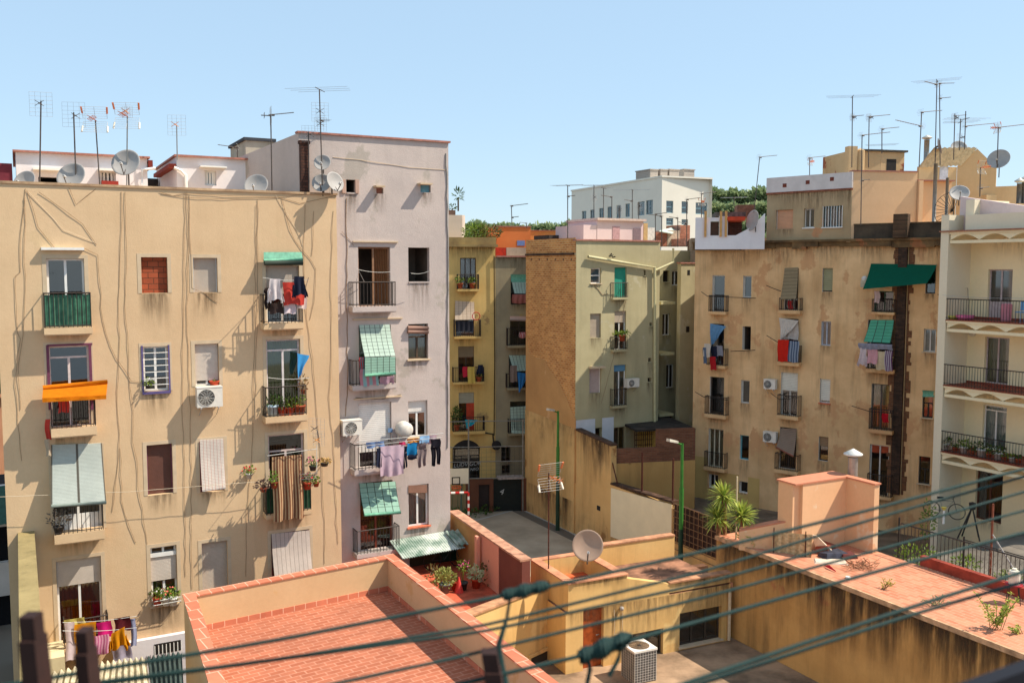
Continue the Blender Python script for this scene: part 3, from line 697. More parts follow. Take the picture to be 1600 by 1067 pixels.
b.part('eave', MB().box(F, F.L(231, 250)[0], F.L(238, 250)[0], F.L(235, 262)[1], F.L(235, 251)[1], -3, .1), plain((120, 44, 34), .8))
b, F, z = roofhouse(276, 469, 249, 251, 296, 3.0, 'whitewashed roof house with a two-pane barred window, beside the lilac building', WH,
   [((320, 267, 338, 290), dict(frame=WHITE, sash=4)), ((408, 282, 420, 297), dict(frame=None))])
for (x0, x1, y) in ((311, 352, 262), (391, 432, 273)): s0, s1 = F.L(x0, y)[0], F.L(x1, y)[0]; zz = F.L(330, y)[1]; MB().box(F, s0, s1, zz-.02, zz+.03, .002, .3).build('window_canopy', WHITE, b.root)
b.part('downpipe', MB().tube([F.W(*F.L(x, y, .08), .08) for x, y in ((291, 294), (290, 274), (283, 267), (272, 262))], .055, 6), WHITE)
b.part('eave', MB().box(F, F.L(264, 250)[0], F.L(275, 250)[0], F.L(270, 262)[1], F.L(270, 256)[1], -4, .0), plain((150, 60, 44), .8))
s0 = F.L(232, 270)[0]; s1 = F.L(274, 270)[0]
tag(MB().box(F, s0, s1, zT-.1, F.L(250, 262)[1], -4.5, -4.2).build('shed', plain((58, 50, 46), .9)), 'low dark panel standing for the shade of the gap between the two white roof houses', 'shed')  # thin panel at the back of the passage, its shade put into the colour
# concrete roof tank room behind
F2 = FA.off(-9).at(0); s0, s1, z0, z1 = F2.rect((384, 221, 428, 262)); t = thing('stair_house', 'small weathered concrete stair house with a black tarred top, behind the white roof houses', 'roof house', F2.W(s0, z0-2), F2.ang)
CONC = plaster((190, 178, 158), (150, 140, 126), streak=.5, sc=(90, 84, 76), bump=.7)
MB().box(F2, s0, s1, z0-2, z1, -3, 0).box(F2, s0+.8, s1+1.5, z0-2, z1-.5, 0.02, 1.2).build('wall', CONC, t)
MB().box(F2, s0-.08, s1+.08, z1, z1+.12, -3.1, .1).build('roof', plain((58, 60, 66), .8), t)

# ---- yard walls and shed roofs at the foot of the yellow building
FS = FA.off(.0)
COR = plain((214, 200, 168), .8, var=.3, scale=3, name='fibre_cement', bump=.3); CORG = plain((70, 84, 80), .7, var=.3, scale=3, name='dark_sheet')
def corr(name, label, a, b_, c, d, M, n=14, amp=.05, cat='shed roof'):
    m = MB(); m.sheet(a, b_, c, d, n*8, 6, lambda u, v: Vector((0, 0, amp*math.sin(u*n*6.283)))); m.sheet(a, b_, c, d, n*8, 6, lambda u, v: Vector((0, 0, amp*math.sin(u*n*6.283)-.015)))
    return tag(m.build(name, M, None, True), label, cat)
corr('corrugated_roof', 'pale corrugated fibre cement roof below the drying orange laundry', G(148, 1036, 4.9), G(228, 1027, 4.9), G(250, 1200, 4.3), G(110, 1200, 4.3), COR, 9)
corr('corrugated_roof', 'mossy grey corrugated roof sheet at the foot of the yellow building', G(60, 1056, 4.9), G(146, 1036, 4.9), G(106, 1200, 4.4), G(30, 1200, 4.4), COR, 8)
corr('corrugated_roof', 'dark green corrugated roof sheet beside the ochre terrace wall', G(230, 1027, 4.9), G(284, 1019, 4.9), G(294, 1200, 4.35), G(252, 1200, 4.3), CORG, 7)
s0, s1, z0, z1 = FA.rect((205, 925, 310, 1000), .1)
t = thing('lean_to', 'low whitewashed lean-to with a barred vent under the potted geraniums', 'lean-to', FA.W(s0, 0, .05), FA.ang)
s0, s1, z0, z1 = FA.rect((180, 1003, 300, 1040), .5); MB().box(FA, s0, s1, 2, z1, .01, .2).build('wall', WH, t)
q = FA.rect((243, 1008, 285, 1024), .5); MB().box(FA, q[0], q[1], q[2], q[3], .19, .212).build('vent', DARKP, t)
m = MB()
for k in range(8): s = q[0]+(q[1]-q[0])*k/7; m.tube([FA.W(s, q[2], .33), FA.W(s, q[3], .33)], .014, 4)
m.build('bars', WHITE, t)
s0, s1, z0, z1 = FA.rect((63, 1020, 101, 1050), .9)
tag(MB().box(FA, s0, s1, 1.5, z1, .01, 1.3).build('masonry_block', plaster((226, 214, 176), (200, 180, 140))), 'cream masonry block at the foot of the yellow building, left of the drying laundry', 'low wall')
m = MB(); a, b_ = G(32, 832, 6.4), G(8, 1030, 6.4); c, d = G(36, 832, 6.4), G(42, 1030, 6.4)
a = FA.W(*FA.L(28, 832), .0); c = a+FA.r*.28; d1 = (G(22, 1067, a.z)-a); d1.z = 0; d1 = Vector((.47, -.88, 0)); c = a+FA.r*.42; 
m.hexa([Vector((v.x, v.y, 0)) for v in (a, a+d1*14, c+d1*14, c)], [a, a+d1*14, c+d1*14, c])
tag(m.build('boundary_wall', plaster((170, 150, 104), (120, 106, 70), streak=.7, sc=(60, 56, 40), bump=1)), 'old mossy boundary wall running out from the left end of the yellow building', 'wall')
# ---- what shows left of the yellow building
FN = Frame(17, 47, GA)
b = Bld(FN, 'apartment_building', 'pinkish apartment building glimpsed at the far left edge behind the yellow one', 'building', wall=plaster((206, 150, 112), (186, 128, 96), streak=.3))
b.win((-8, 425, 6, 500), 'window', frame=WHITE); b.win((-10, 575, 6, 618), 'window', frame=WHITE)
b.balcony((-14, 562, 12, 568), 535, .6); b.balcony((-14, 500, 8, 505), 472, .5); b.balcony((-14, 617, 14, 621), 598, .5)
b.facade(FN.L(-150, 500)[0], 0, 3, FN.L(5, 318)[1], 9)
# ================================================================ court, ground, back of the block
COURTM = plain((112, 106, 98), .95, var=.12, scale=.5, name='court_paving', bump=.1)
LOTM = plain((128, 108, 88), .95, var=.3, scale=1.2, name='bare_earth', bump=.4)
gm = MB().quad((-700, -60, 0), (700, -60, 0), (700, 1500, 0), (-700, 1500, 0)).build('ground', plain((120, 108, 94), .95, var=.25, scale=.05, name='ground')); tag(gm, kind='structure')
# the long party and court wall plane
FW = Frame(900, 52.9, -62)            # s=0 at the brick corner; negative s runs away from the camera
def sW(px, y=700): return FW.L(px, y)[0]
OCH = plaster((224, 182, 120), (208, 162, 102), streak=.35, sc=(112, 88, 58), zt=6.3, zl=2.2, zb=0, zbl=2.0, bump=.5, patch=(180, 128, 76), pt=.64)
OCH2 = plaster((202, 152, 96), (184, 136, 86), streak=.2, sc=(120, 92, 60), bump=.7, patch=(206, 160, 110), pt=.6)
CRE = plain((236, 218, 180), .9, var=.06, scale=1, name='cream_render')
BRK = bricks((216, 150, 86), (180, 110, 60), (212, 174, 120), .36, .13, m=.02, stain=.45, sc=(120, 74, 38))
s_far = sW(822)
zA = FW.L(900, 672)[1]; zB = FW.L(955, 697)[1]; sB = sW(955); zC = FW.L(955, 757)[1]; sC = sW(1051, 784); zD = FW.L(1051, 784)[1]; sE = sW(1103, 845); 
t = thing('court_wall', 'long ochre wall with a big cream panel along the right side of the sports court', 'wall', FW.W(0, 0), FW.ang)
m = MB(); W = lambda s, z, o=0: FW.W(s, z, o)
def strip(m, s0, s1, za0, za1, zb, o0, o1):
    m.hexa([W(s0, zb, o1), W(s1, zb, o1), W(s1, zb, o0), W(s0, zb, o0)], [W(s0, za0, o1), W(s1, za1, o1), W(s1, za1, o0), W(s0, za0, o0)])
strip(m, .02, sB, zA, zB, 0, -.35, 0); strip(m, sB, sC+7, zC, zD-.35, 0, -.35, 0)
m.build('wall', OCH, t)
grime(FW, .05, sB, zA, zB, t, 1.2, 2.8, seed=2); grime(FW, s_far+.3, .0, 1.9, 1.9, t, 1.8, 1.9, o=.085, seed=6)
m = MB(); strip(m, 0.02, sB+.03, zA+.12, zB+.12, zB-.3, -.38, .03) if 0 else None
m = MB(); 
m.hexa([W(0.02, zA, .04), W(sB, zB, .04), W(sB, zB, -.4), W(.02, zA, -.4)], [W(.02, zA+.1, .04), W(sB, zB+.1, .04), W(sB, zB+.1, -.4), W(.02, zA+.1, -.4)])
m.build('coping', plain((92, 66, 50), .9, var=.4, scale=3, name='dark_brick_coping'), t); m = MB()
m.hexa([W(sB, zC, .04), W(sC, zD-.05, .04), W(sC, zD-.05, -.4), W(sB, zC, -.4)], [W(sB, zC+.1, .04), W(sC, zD+.05, .04), W(sC, zD+.05, -.4), W(sB, zC+.1, -.4)])
m.build('coping', plain((92, 66, 50), .9, var=.4, scale=3, name='dark_brick_coping'), t)
q0 = FW.L(955, 762, .01); q1 = FW.L(1050, 788, .01); q2 = FW.L(955, 838, .01); q3 = FW.L(1049, 874, .01)
MB().hexa([W(q0[0], q2[1], .03), W(q1[0], q3[1], .03), W(q1[0], q3[1], .002), W(q0[0], q2[1], .002)], [W(q0[0], q0[1], .03), W(q1[0], q1[1], .03), W(q1[0], q1[1], .002), W(q0[0], q0[1], .002)]).build('cream_panel', CRE, t)
s0, s1, z0, z1 = FW.rect((933, 790, 938, 797)); MB().box(FW, s0, s1, z0, z1, .002, .02).build('vent', DARKP, t)
# lattice fence on the lower part of the wall
q0 = FW.L(1052, 786, .1); q1 = FW.L(1130, 806, .1); zz0 = FW.L(1052, 826, .1)[1]; sL1 = q1[0]+1.5
t2 = thing('lattice_fence', 'rusty brown square lattice fence on the end of the ochre court wall', 'fence', FW.W(q0[0], zz0, .1), FW.ang)
m = MB(); zt = q0[1]
n = int((sL1-q0[0])/.32)
for i in range(n+1): s = q0[0]+i*.32; m.tube([W(s, zz0-.6, .1), W(s, zt, .1)], .022, 4)
for i in range(8): z = zt-i*.32; m.tube([W(q0[0], z, .1), W(sL1, z, .1)], .022, 4)
m.build('lattice', plain((150, 108, 74), .8, var=.3, name='old_paint'), t2)
MB().box(FW, q0[0], sL1, zz0-.6, zt, -.02, .04).build('backing', plain((72, 48, 38), .9), t2)
m = MB()
for (x, yb, yt) in ((1003, 768, 706), (1051, 788, 716)):
    s, z = FW.L(x, yb, -.1); z2 = FW.L(x, yt, -.1)[1]
    tag(MB().tube([W(s, z, -.1), W(s, z2, -.1)], .05, 6, True).build('fence_post', RUST), 'tall rusty post on the court wall above the %s of the cream panel' % ('middle' if x < 1010 else 'right end'), 'post')
s, z = FW.L(967, 765, -.1); s2, z2 = FW.L(955, 715, -.1); tag(MB().tube([W(s, z, -.1), W(s2, z2, -.1)], .035, 6).build('brace_post', RUST), 'slanting rusty brace post above the left end of the cream panel', 'post')

# party-wall building: brick flank, olive facade
FG = FW.at(0, 0, 0, 28)
OLI = plaster((190, 178, 140), (172, 160, 124), streak=.4, sc=(124, 114, 88), bump=.5, patch=(190, 180, 148), pt=.6)
b = Bld(FG, 'apartment_building', 'olive green apartment building with a bare brick flank and a wide drainpipe', 'building', wall=OLI)
zTG = FG.L(950, 377)[1]; sG = FG.L(1030, 500)[0]
WG = WHITE
b.win((923, 419, 939, 443), 'window', frame=WG, sash=1, transom=.45, sill=SURR, curt=cloth((190, 186, 190)))
TEAL = plain((48, 150, 124), .6, var=.1, name='teal_boards')
fr, q = b.win((960, 418, 979, 467), 'window', frame=TEAL, sash=3, curt=None, pane=False); MB().sheet(*[FG.W(s, z, -.12) for s, z in ((q[0], q[3]), (q[1], q[3]), (q[1], q[2]), (q[0], q[2]))], 1, 1).build('boards', TEAL, fr)
b.win((922, 490, 939, 528), 'window', frame=plain((150, 140, 120), .6), sash=2, shut=.98, shm=slat((176, 160, 140), 20), sill=SURR)
b.win((960, 486, 978, 546), 'window', frame=WG, sash=2, shut=.3, shm=slat((190, 172, 150), 10))
b.win((921, 574, 939, 614), 'window', frame=WG, sash=1, shut=.98, shm=slat((186, 164, 156), 22), sill=SURR)
b.win((959, 570, 978, 634), 'window', frame=WG, sash=2, shut=.16, shm=slat((96, 140, 168), 6), curt=cloth((150, 140, 120)))
MB().box(FG, *[FG.L(x, 573)[0] for x in (920, 942)], FG.L(930, 575)[1], FG.L(930, 572)[1], .002, .3).build('window_canopy', SURR, b.root)
for (sl, yt) in (((958, 465, 982, 468), 442), ((958, 546, 981, 549), 526), ((957, 634, 980, 637), 608)): b.balcony(sl, yt, .3, thin=.014)
for q in ((1015, 504, 1019, 510), (1013, 559, 1018, 566), (1012, 590, 1018, 597), (1006, 422, 1009, 431)): b.win(q, 'vent', frame=None)
b.win((930, 668, 940, 700), 'door', frame=plain((150, 140, 100), .6), sash=1); b.win((959, 667, 977, 706), 'door', frame=plain((150, 130, 96), .6), sash=2)
b.facade(0, sG, 0, zTG, -s_far-.05, stain=1)
MB().box(FG, -.05, sG, zTG, zTG+.09, -.3, .08).build('coping', cop, b.root)
m = MB(); zt = FW.L(850, 398)[1]
m.mat(BRK).box(FW, s_far, -.02, 5, zt-.05, .001, .03); m.mat(plain((88, 60, 44), .9, var=.4, scale=2)).box(FW, s_far, -.2, zt-.05, zt+.07, .001, .1)
m.mat(BRK).box(FW, s_far, -.05, zt+.07, FW.L(850, 374)[1], .001, .03)
m.build('brick_flank', None, b.root)
m = MB()     # plastered lower part of the flank, broken edge against the brick
zs = [555, 560, 562, 575, 590, 602, 620, 640, 655]; xs = [830, 840, 851, 858, 868, 876, 884, 892, 899]
top = [FW.L(x, y, .05) for x, y in zip([822, 826]+xs, [520, 548]+zs)]
for (a, c) in zip(top[:-1], top[1:]):
    m.hexa([W(a[0], 3, .055), W(c[0], 3, .055), W(c[0], 3, .003), W(a[0], 3, .003)], [W(a[0], a[1], .055), W(c[0], c[1], .055), W(c[0], c[1], .003), W(a[0], a[1], .003)])
m.build('old_render', OCH2, b.root)
m = MB(); zl = FW.L(822, 640, .08)[1]; zr = FW.L(899, 670, .08)[1]
m.hexa([W(s_far, 0, .08), W(.02, 0, .08), W(.02, 0, .0), W(s_far, 0, .0)], [W(s_far, zl, .08), W(.02, zr, .08), W(.02, zr, .0), W(s_far, zl, .0)])
m.build('lower_render', OCH, b.root)
m = MB()
for i in range(6): s, z = FW.L(830+i*12.5, 404, .035); m.box(FW, s-.05, s+.05, z-.12, z+.0, .031, .036)
m.build('putlog_holes', DARKP, b.root)
PIPE = plain((206, 196, 150), .6, var=.1, name='painted_pipe')
b.part('drainpipe', MB().tube([FG.W(*FG.L(x, y, .14), .14) for x, y in ((919, 401), (960, 408), (1023, 418), (1023, 660))], .085, 8), PIPE)
b.part('drainpipe', MB().tube([FG.W(*FG.L(x, y, .14), .14) for x, y in ((1023, 423), (1052, 410), (1052, 388))], .07, 8), PIPE)
s0, s1 = 0.02, FG.L(955, 690)[0]; s2, s3 = FG.L(940.5, 690)[0], FG.L(958.5, 690)[0]
m = MB(); zw = FG.L(930, 654)[1]; m.box(FG, .02, FG.L(929.5, 690)[0], 3, zw, .002, .012); m.box(FG, s2, s3, 3, zw, .002, .012); b.part('whitewash', m, plain((214, 214, 216), .9, var=.1, scale=1))
b.cable([(927, 444), (934, 452), (941, 461), (950, 459)], .015); b.cable([(940, 630), (958, 560), (978, 470)], .008)
# recessed side wing and narrow tower
FG2 = FG.at(sG, 0, -2.4); b2 = b; bb = Bld.__new__(Bld); bb.F = FG2; bb.root = b.root; bb.holes = []; bb.wall = OLI; bb.extra = MB()
bb.win((1036, 423, 1046, 441), 'window', frame=None); bb.win((1050, 423, 1062, 446), 'window', frame=WG, sash=2); bb.win((1035, 490, 1047, 524), 'window', frame=WG, sash=2); bb.win((1041, 569, 1053, 606), 'window', frame=WG, sash=2); bb.win((1040, 650, 1052, 662), 'window', frame=None)
sR = FG2.L(1100, 500)[0]
bb.facade(0, sR, 0, FG2.L(1050, 400)[1]+.35, 8, stain=1)
FG3 = FG.at(sG, 0, -.3)
m = MB(); a0 = FG3.L(1063, 500)[0]; a1 = FG3.L(1092, 500)[0]; zt = FG3.L(1075, 412)[1]
m.box(FG3, a0, a1, 0, zt, -.35, 0); b.part('tower', m, OLI); b.part('tower_coping', MB().box(FG3, a0-.05, a1+.05, zt, zt+.08, -.38, .06), cop)
m = MB()
for q in ((1074, 422, 1078, 430), (1072, 510, 1077, 519)): r_ = FG3.rect(q); m.box(FG3, r_[0], r_[1], r_[2], r_[3], .002, .01)
b.part('vent', m, DARKP)
m = MB()
for y in (472, 552, 648): z = FG3.L(1050, y)[1]; m.box(FG3, a0-1.1, a0-.01, z-.16, z, -2, -.5)
b.part('landing', m, PIPE)
acunit(FG, (980, 592, 999, 605), .12, 'white air conditioner below a pipe on the olive green facade')

# brown-floored lot behind the wall
slab('lot_ground', [W(sB-3, 0, -.35), W(sC+9, 0, -.35), W(sC+9, 0, -16), W(sB-3, 0, -16)], .02, 2.0, LOTM)
FY = Frame(955, 49.9, 12)
s1 = FY.L(1086, 720)[0]; zt = FY.L(1010, 700)[1]; zm = FY.L(1010, 722)[1]
t = thing('yard_wall', 'yard wall, dark brick above and ochre paint below, in front of the olive green building', 'wall', FY.W(0, 0), FY.ang)
MB().box(FY, .1, s1, zm, zt, -.3, 0).build('brick_top', bricks((136, 88, 64), (108, 68, 50), (116, 92, 74), .3, .09, stain=.5), t)
MB().box(FY, .1, s1, 1.9, zm, -.3, .02).build('painted_base', plaster((188, 150, 92), (172, 134, 80), streak=.4, bump=.7, patch=(150, 112, 70)), t)
MB().box(FY, FY.L(1027, 700)[0], s1, zt, FY.L(1060, 670)[1], -.3, -.01).build('brick_step', bricks((136, 88, 64), (108, 68, 50), (116, 92, 74), .3, .09, stain=.5), t)
t = thing('yard_shed', 'flat-roofed yellow shed with a dark felt roof behind the yard wall', 'shed', FY.W(FY.L(990, 690)[0], 2, -2), FY.ang)
g = FY.off(-3.2); a, c = g.L(1008, 690)[0], g.L(1062, 690)[0]; zr = g.L(1040, 668)[1]
MB().box(g, a, c, 2, zr, -3, 0).build('wall', plain((220, 176, 90), .9, name='yellow_render'), t)
MB().box(g, a-.9, c+.5, zr, zr+.12, -3.3, .9).build('roof', plain((70, 62, 56), .95, var=.4, scale=2, name='roofing_felt', bump=.4), t)
m = MB()
for i in range(9): s = g.L(989, 690)[0]+i*.13; m.tube([g.W(s, zr-2, .3), g.W(s, zr, .3)], .02, 4)
for i in range(6): m.tube([g.W(g.L(989, 690)[0], zr-.3*i, .3), g.W(g.L(989, 690)[0]+1.1, zr-.3*i, .3)], .02, 4)
m.build('grille', RUST, t)
for (x, y) in ((1018, 792), (1032, 796), (1025, 799), (1042, 790), (1010, 789)):
    p = G(x, y, 2.0)
m = MB()
for k in range(26): p = G(1010+random.uniform(-14, 30), 793+random.uniform(-4, 6), 2.0); m.lathe(p+Vector((0, 0, .08)), (random.uniform(-1, 1), random.uniform(-1, 1), 1), [(0, -.15), (random.uniform(.1, .3), 0), (0, .14)], 5)
tag(m.build('rubble_heap', plain((196, 160, 140), .9, var=.3)), 'heap of pale rubble in the lot behind the court wall', 'rubble', kind='stuff')

# ---- buildings at the far end of the court
FB = Frame(703, 60, 12)
YEB = plaster((224, 188, 118), (202, 166, 100), streak=.4, sc=(124, 98, 62), bump=.3, patch=(176, 142, 94), pt=.6)
b = Bld(FB, 'apartment_building', 'mustard yellow apartment building with planted balconies at the far end of the court', 'building', wall=YEB)
DW = plain((70, 56, 46), .6)
b.win((719, 403, 744, 453), 'door', frame=DW, sash=3); b.balcony((715, 452, 749, 455), 429, .5, thin=.014)
b.win((712, 472, 741, 526), 'door', frame=DW, sash=2); b.balcony((710, 526, 752, 529), 500, .5, thin=.014)
b.blind((711, 470), (741, 472), (742, 500), (711, 501), slat((220, 196, 170), 12, c2=(150, 120, 100), vert=5, trans=.2), .05, .35, roll=False)
b.win((716, 541, 741, 598), 'door', frame=DW, sash=2, shut=.3, shm=slat((130, 112, 86), 8)); b.balcony((708, 597, 757, 600), 574, .5, thin=.014)
b.win((717, 613, 741, 674), 'door', frame=DW, sash=2, shut=.28, shm=slat((168, 162, 140), 8)); b.balcony((708, 674, 758, 678), 652, .55, thin=.014)
r_ = FB.rect((729, 630, 741, 672)); b.part('door_leaf', MB().box(FB, r_[0], r_[1], r_[2], r_[3], -.1, -.06), plain((190, 64, 34), .6))
b.win((707, 700, 750, 748), 'archway', frame=plain((52, 48, 46), .5), sash=3, transom=.25)
a, c, z0, z1 = FB.rect((707, 700, 750, 748)); m = MB()
n = 12; pts = [(a+(c-a)*i/n, z1+.55*math.sin(math.pi*i/n)**.7) for i in range(n+1)]
b.part('arch', m.hexa([FB.W(s, z, .012) for s, z in [(a, z1-.05), (c, z1-.05)]+pts[::-1]], [FB.W(s, z, .002) for s, z in [(a, z1-.05), (c, z1-.05)]+pts[::-1]]), DARKP)
sY = FB.L(774, 550)[0]; zYB = FB.L(740, 386)[1]
b.facade(-6, sY, 0, zYB, 10)
MB().box(FB, -6, sY+.05, zYB, FB.L(740, 371)[1], -.6, .06).box(FB, -6, sY+.12, zYB-.0, zYB+.16, .062, .3).build('cornice', plaster((176, 150, 96), (120, 96, 66), streak=.5, bump=.6), b.root)
b.part('downpipe', MB().tube([FB.W(*FB.L(x, y, .08), .08) for x, y in ((756, 676), (770, 678), (772, 700))], .05, 5).tube([FB.W(*FB.L(x, y, .08), .08) for x, y in ((772, 400), (773, 560), (772, 680))], .03, 5), DARKP)
FB2 = FB.at(sY, 0, .0, 12)
GRY = plaster((168, 152, 120), (142, 128, 104), streak=.35, sc=(92, 80, 64), bump=.5, patch=(184, 156, 104), pt=.6)
b = Bld(FB2, 'apartment_building', 'narrow grey apartment building with mint green blinds between the mustard one and the brick flank', 'building', wall=GRY)
for (q, sl, yt) in (((798, 430, 826, 476), None, 0), ((797, 494, 826, 540), (793, 540, 830, 543), 513), ((795, 555, 826, 606), (792, 606, 830, 609), 584), ((797, 627, 826, 677), (795, 677, 830, 680), 655)):
    b.win(q, 'door', frame=DW, sash=2)
    if sl: b.balcony(sl, yt, .5, thin=.014)
b.win((783, 698, 798, 721), 'window', frame=DW, sash=2); b.win((784, 726, 797, 740), 'window', frame=DW, sash=2)
b.blind((798, 429), (826, 429), (827, 441), (799, 441), ROLLGR, .04, .1, roll=False); b.blind((800, 441), (828, 441), (830, 459), (804, 459), BLIND_MINT, .1, .5)
b.blind((795, 555), (828, 555), (830, 579), (803, 580), BLIND_MINT, .05, .6, roll=False); b.blind((797, 636), (828, 634), (830, 678), (799, 677), BLIND_MINT, .05, .55, roll=False)
b.blind((797, 494), (826, 494), (826, 500), (797, 500), slat((220, 180, 160), 4), .05, .2)
sGy = FB2.L(850, 600)[0]; zz = FB2.L(800, 402)[1]
b.facade(0, sGy, 0, zz, 9)
MB().box(FB2, 0.06, sGy, zz, zz+.1, -.4, .12).build('coping', cop, b.root)
# graffiti on the arch
def text(s, F, px, py, hpx, M, label, o=.03, name='graffiti', rot=0, cat='graffiti', par=None, sh=0):
    cu = bpy.data.curves.new(name, 'FONT'); cu.body = s; cu.extrude = .002; cu.align_x = 'CENTER'; cu.shear = sh
    tmp = bpy.data.objects.new('t', cu); C.objects.link(tmp); bpy.context.view_layer.update()
    me = bpy.data.meshes.new_from_object(tmp.evaluated_get(bpy.context.evaluated_depsgraph_get())); bpy.data.objects.remove(tmp)
    ss, z = F.L(px, py, o); h = abs(F.L(px, py-hpx, o)[1]-z)/.7
    L = Matrix.Translation(F.W(ss, z, o)) @ Matrix.Rotation(F.ang, 4, 'Z') @ Matrix.Rotation(R(90), 4, 'X') @ Matrix.Rotation(R(rot), 4, 'Z') @ Matrix.Scale(h, 4)
    ob = bpy.data.objects.new(name, me); C.objects.link(ob); me.materials.append(M)
    if par: ob.parent = par; me.transform(par.matrix_basis.inverted() @ L)
    else: ob.matrix_basis = L
    return tag(ob, label, cat) if not par else ob
SPRAY = plain((190, 190, 184), .8, name='spray_paint')
text('LUDVIGOR', FB, 730, 728, 6, SPRAY, 'grey sprayed LUDVIGOR graffiti across the dark archway behind the court', rot=3, sh=.25)
text('NEO', FB, 741, 735, 4.5, SPRAY, 'small sprayed graffiti tag below the long one on the dark archway', rot=3, sh=.25)
# rooftops above them
t = thing('roof_house', 'bright orange roof house above the narrow grey building', 'roof house', FB2.W(0, zz, -2), FB2.ang)
g = FB2.off(-3); r_ = g.rect((776, 355, 829, 405)); ORA = plaster((226, 128, 70), (214, 112, 58), bump=.2); MB().box(g, r_[0], r_[1], zz-1, r_[3], -4, 0).build('wall', ORA, t)
MB().box(g, r_[0]-.05, r_[1]+.05, r_[3], r_[3]+.08, -4, .05).build('coping', cop, t)
r_ = g.rect((808, 376, 820, 384)); MB().box(g, r_[0], r_[1], r_[2], r_[3], .002, .02).build('window', plain((120, 140, 190), .5), t)
r_ = g.rect((776, 387, 791, 400), 1); MB().box(g, r_[0], r_[1], zz-.5, r_[3], .6, .9).build('red_wall', plain((190, 52, 34), .9, var=.2), t); r_ = g.rect((792, 387, 824, 400), 1); MB().box(g, r_[0], r_[1], zz-.5, r_[3], .6, .85).build('rough_wall', plaster((200, 176, 156), (150, 130, 116), streak=.5), t)
g = FB2.off(-6); r_ = g.rect((829, 361, 905, 378)); t = thing('roof_house', 'long low orange roof wall left of the white office building', 'roof house', g.W(r_[0], zz), g.ang); MB().box(g, r_[0], r_[1], zz, r_[3], -4, 0).build('wall', plaster((222, 150, 84), (208, 136, 72), bump=.2), t)
MB().box(g, r_[0], r_[1]+.05, r_[3], r_[3]+.05, -4, .06).build('coping', cop, t)
g = FB.off(-5); r_ = g.rect((690, 336, 722, 372)); t = thing('roof_house', 'small whitish roof house with a rounded corner, right of the lilac building', 'roof house', g.W(r_[0], zYB), g.ang)
MB().box(g, r_[0], r_[1], zYB, r_[3], -3, 0).lathe(g.W(r_[1]-.3, zYB, -.6), (0, 0, 1), [(.6, 0), (.6, r_[3]-zYB), (0, r_[3]-zYB)], 20).build('wall', plaster((206, 192, 178), (190, 176, 160)), t)
MB().box(g, r_[0], r_[1]-.4, r_[3], g.L(710, 328)[1], -2, -.4).build('tank', bricks((140, 104, 84), (120, 90, 76), (120, 100, 84), .3, .1), t)
p = g.W(*g.L(716, 330, -1.2), -1.2); t = thing('rooftop_palm', 'tiny spiky palm on the small whitish roof house', 'palm', p); MB().tube([p, p+Vector((0, 0, .95))], .06, 5).build('trunk', plain((90, 72, 54), .9), t); MB().clump(p+Vector((0, 0, 1.15)), (.3, .3, .38), 60, .35, .04).build('crown', DARKLEAF, t)
p = g.W(*g.L(707, 332, -1.2), -1.2); t = thing('rooftop_shrub', 'little dark shrub beside the tiny rooftop palm', 'shrub', p); MB().tube([p, p+Vector((0, 0, .3))], .03, 5).build('stem', plain((90, 72, 54), .9), t); MB().clump(p+Vector((0, 0, .35)), (.3, .3, .25), 50, .2, .04).build('crown', DARKLEAF, t)
for (x, w, h, l) in ((742, .8, .8, 'bright green shrub growing on the mustard building roof'), (761, 1.0, .75, 'brownish green shrub on the mustard roof beside the orange house')):
    p = FB.W(FB.L(x, 370, -1.2)[0], FB.L(x, 372, -1.2)[1], -1.2); t = thing('rooftop_shrub', l, 'shrub', p); MB().tube([p, p+Vector((0, 0, h*.6))], .04, 5).build('stem', plain((90, 72, 54), .9), t); MB().clump(p+Vector((0, 0, h*.5)), (w, .6, h*.62), 420, .22, .05).build('crown', GREENLEAF if x < 750 else leafm((84, 70, 44), (130, 120, 62)), t)
# white office block far away
FO = Frame(1032, 112, -66); FO2 = FO.at(0, 0, 0, 28)
OFF = plain((236, 226, 208), .9, var=.05, scale=.3, name='white_cladding')
b = Bld(FO2, 'office_building', 'large white modern building with square blue windows far behind the rooftops', 'building', wall=OFF)
zO = FO2.L(1032, 277)[1]
FRM = plain((120, 150, 160), .5)
for q in ((1041, 314, 1052, 333), (1065, 315, 1075, 334), (1087, 317, 1105, 335), (1041, 341, 1052, 352), (1065, 343, 1075, 354)): b.win(q, 'window', frame=FRM, sash=1, transom=.45, fw=.12)
b.facade(0, FO2.L(1109, 300)[0], 0, zO, 1, rev=.4, room=.1, stain=0)
bb = Bld.__new__(Bld); bb.F = FO; bb.root = b.root; bb.holes = []; bb.wall = OFF
for x in (909, 922, 936, 949, 963, 977, 996, 1009): bb.win((x, 330-(x-909)*.17, x+(7 if x < 990 else 11), 348-(x-909)*.13), 'window', frame=FRM, sash=2, fw=.1)
dO = FO2.L(1109, 300)[0]-.03
bb.facade(FO.L(893, 320)[0], 0, 0, zO, dO, rev=.4, room=.1, right=False, stain=0)
MB().box(FO, FO.L(893, 320)[0]-.1, .1, zO, zO+.2, -dO, .1).build('roof_edge', OFF, b.root)
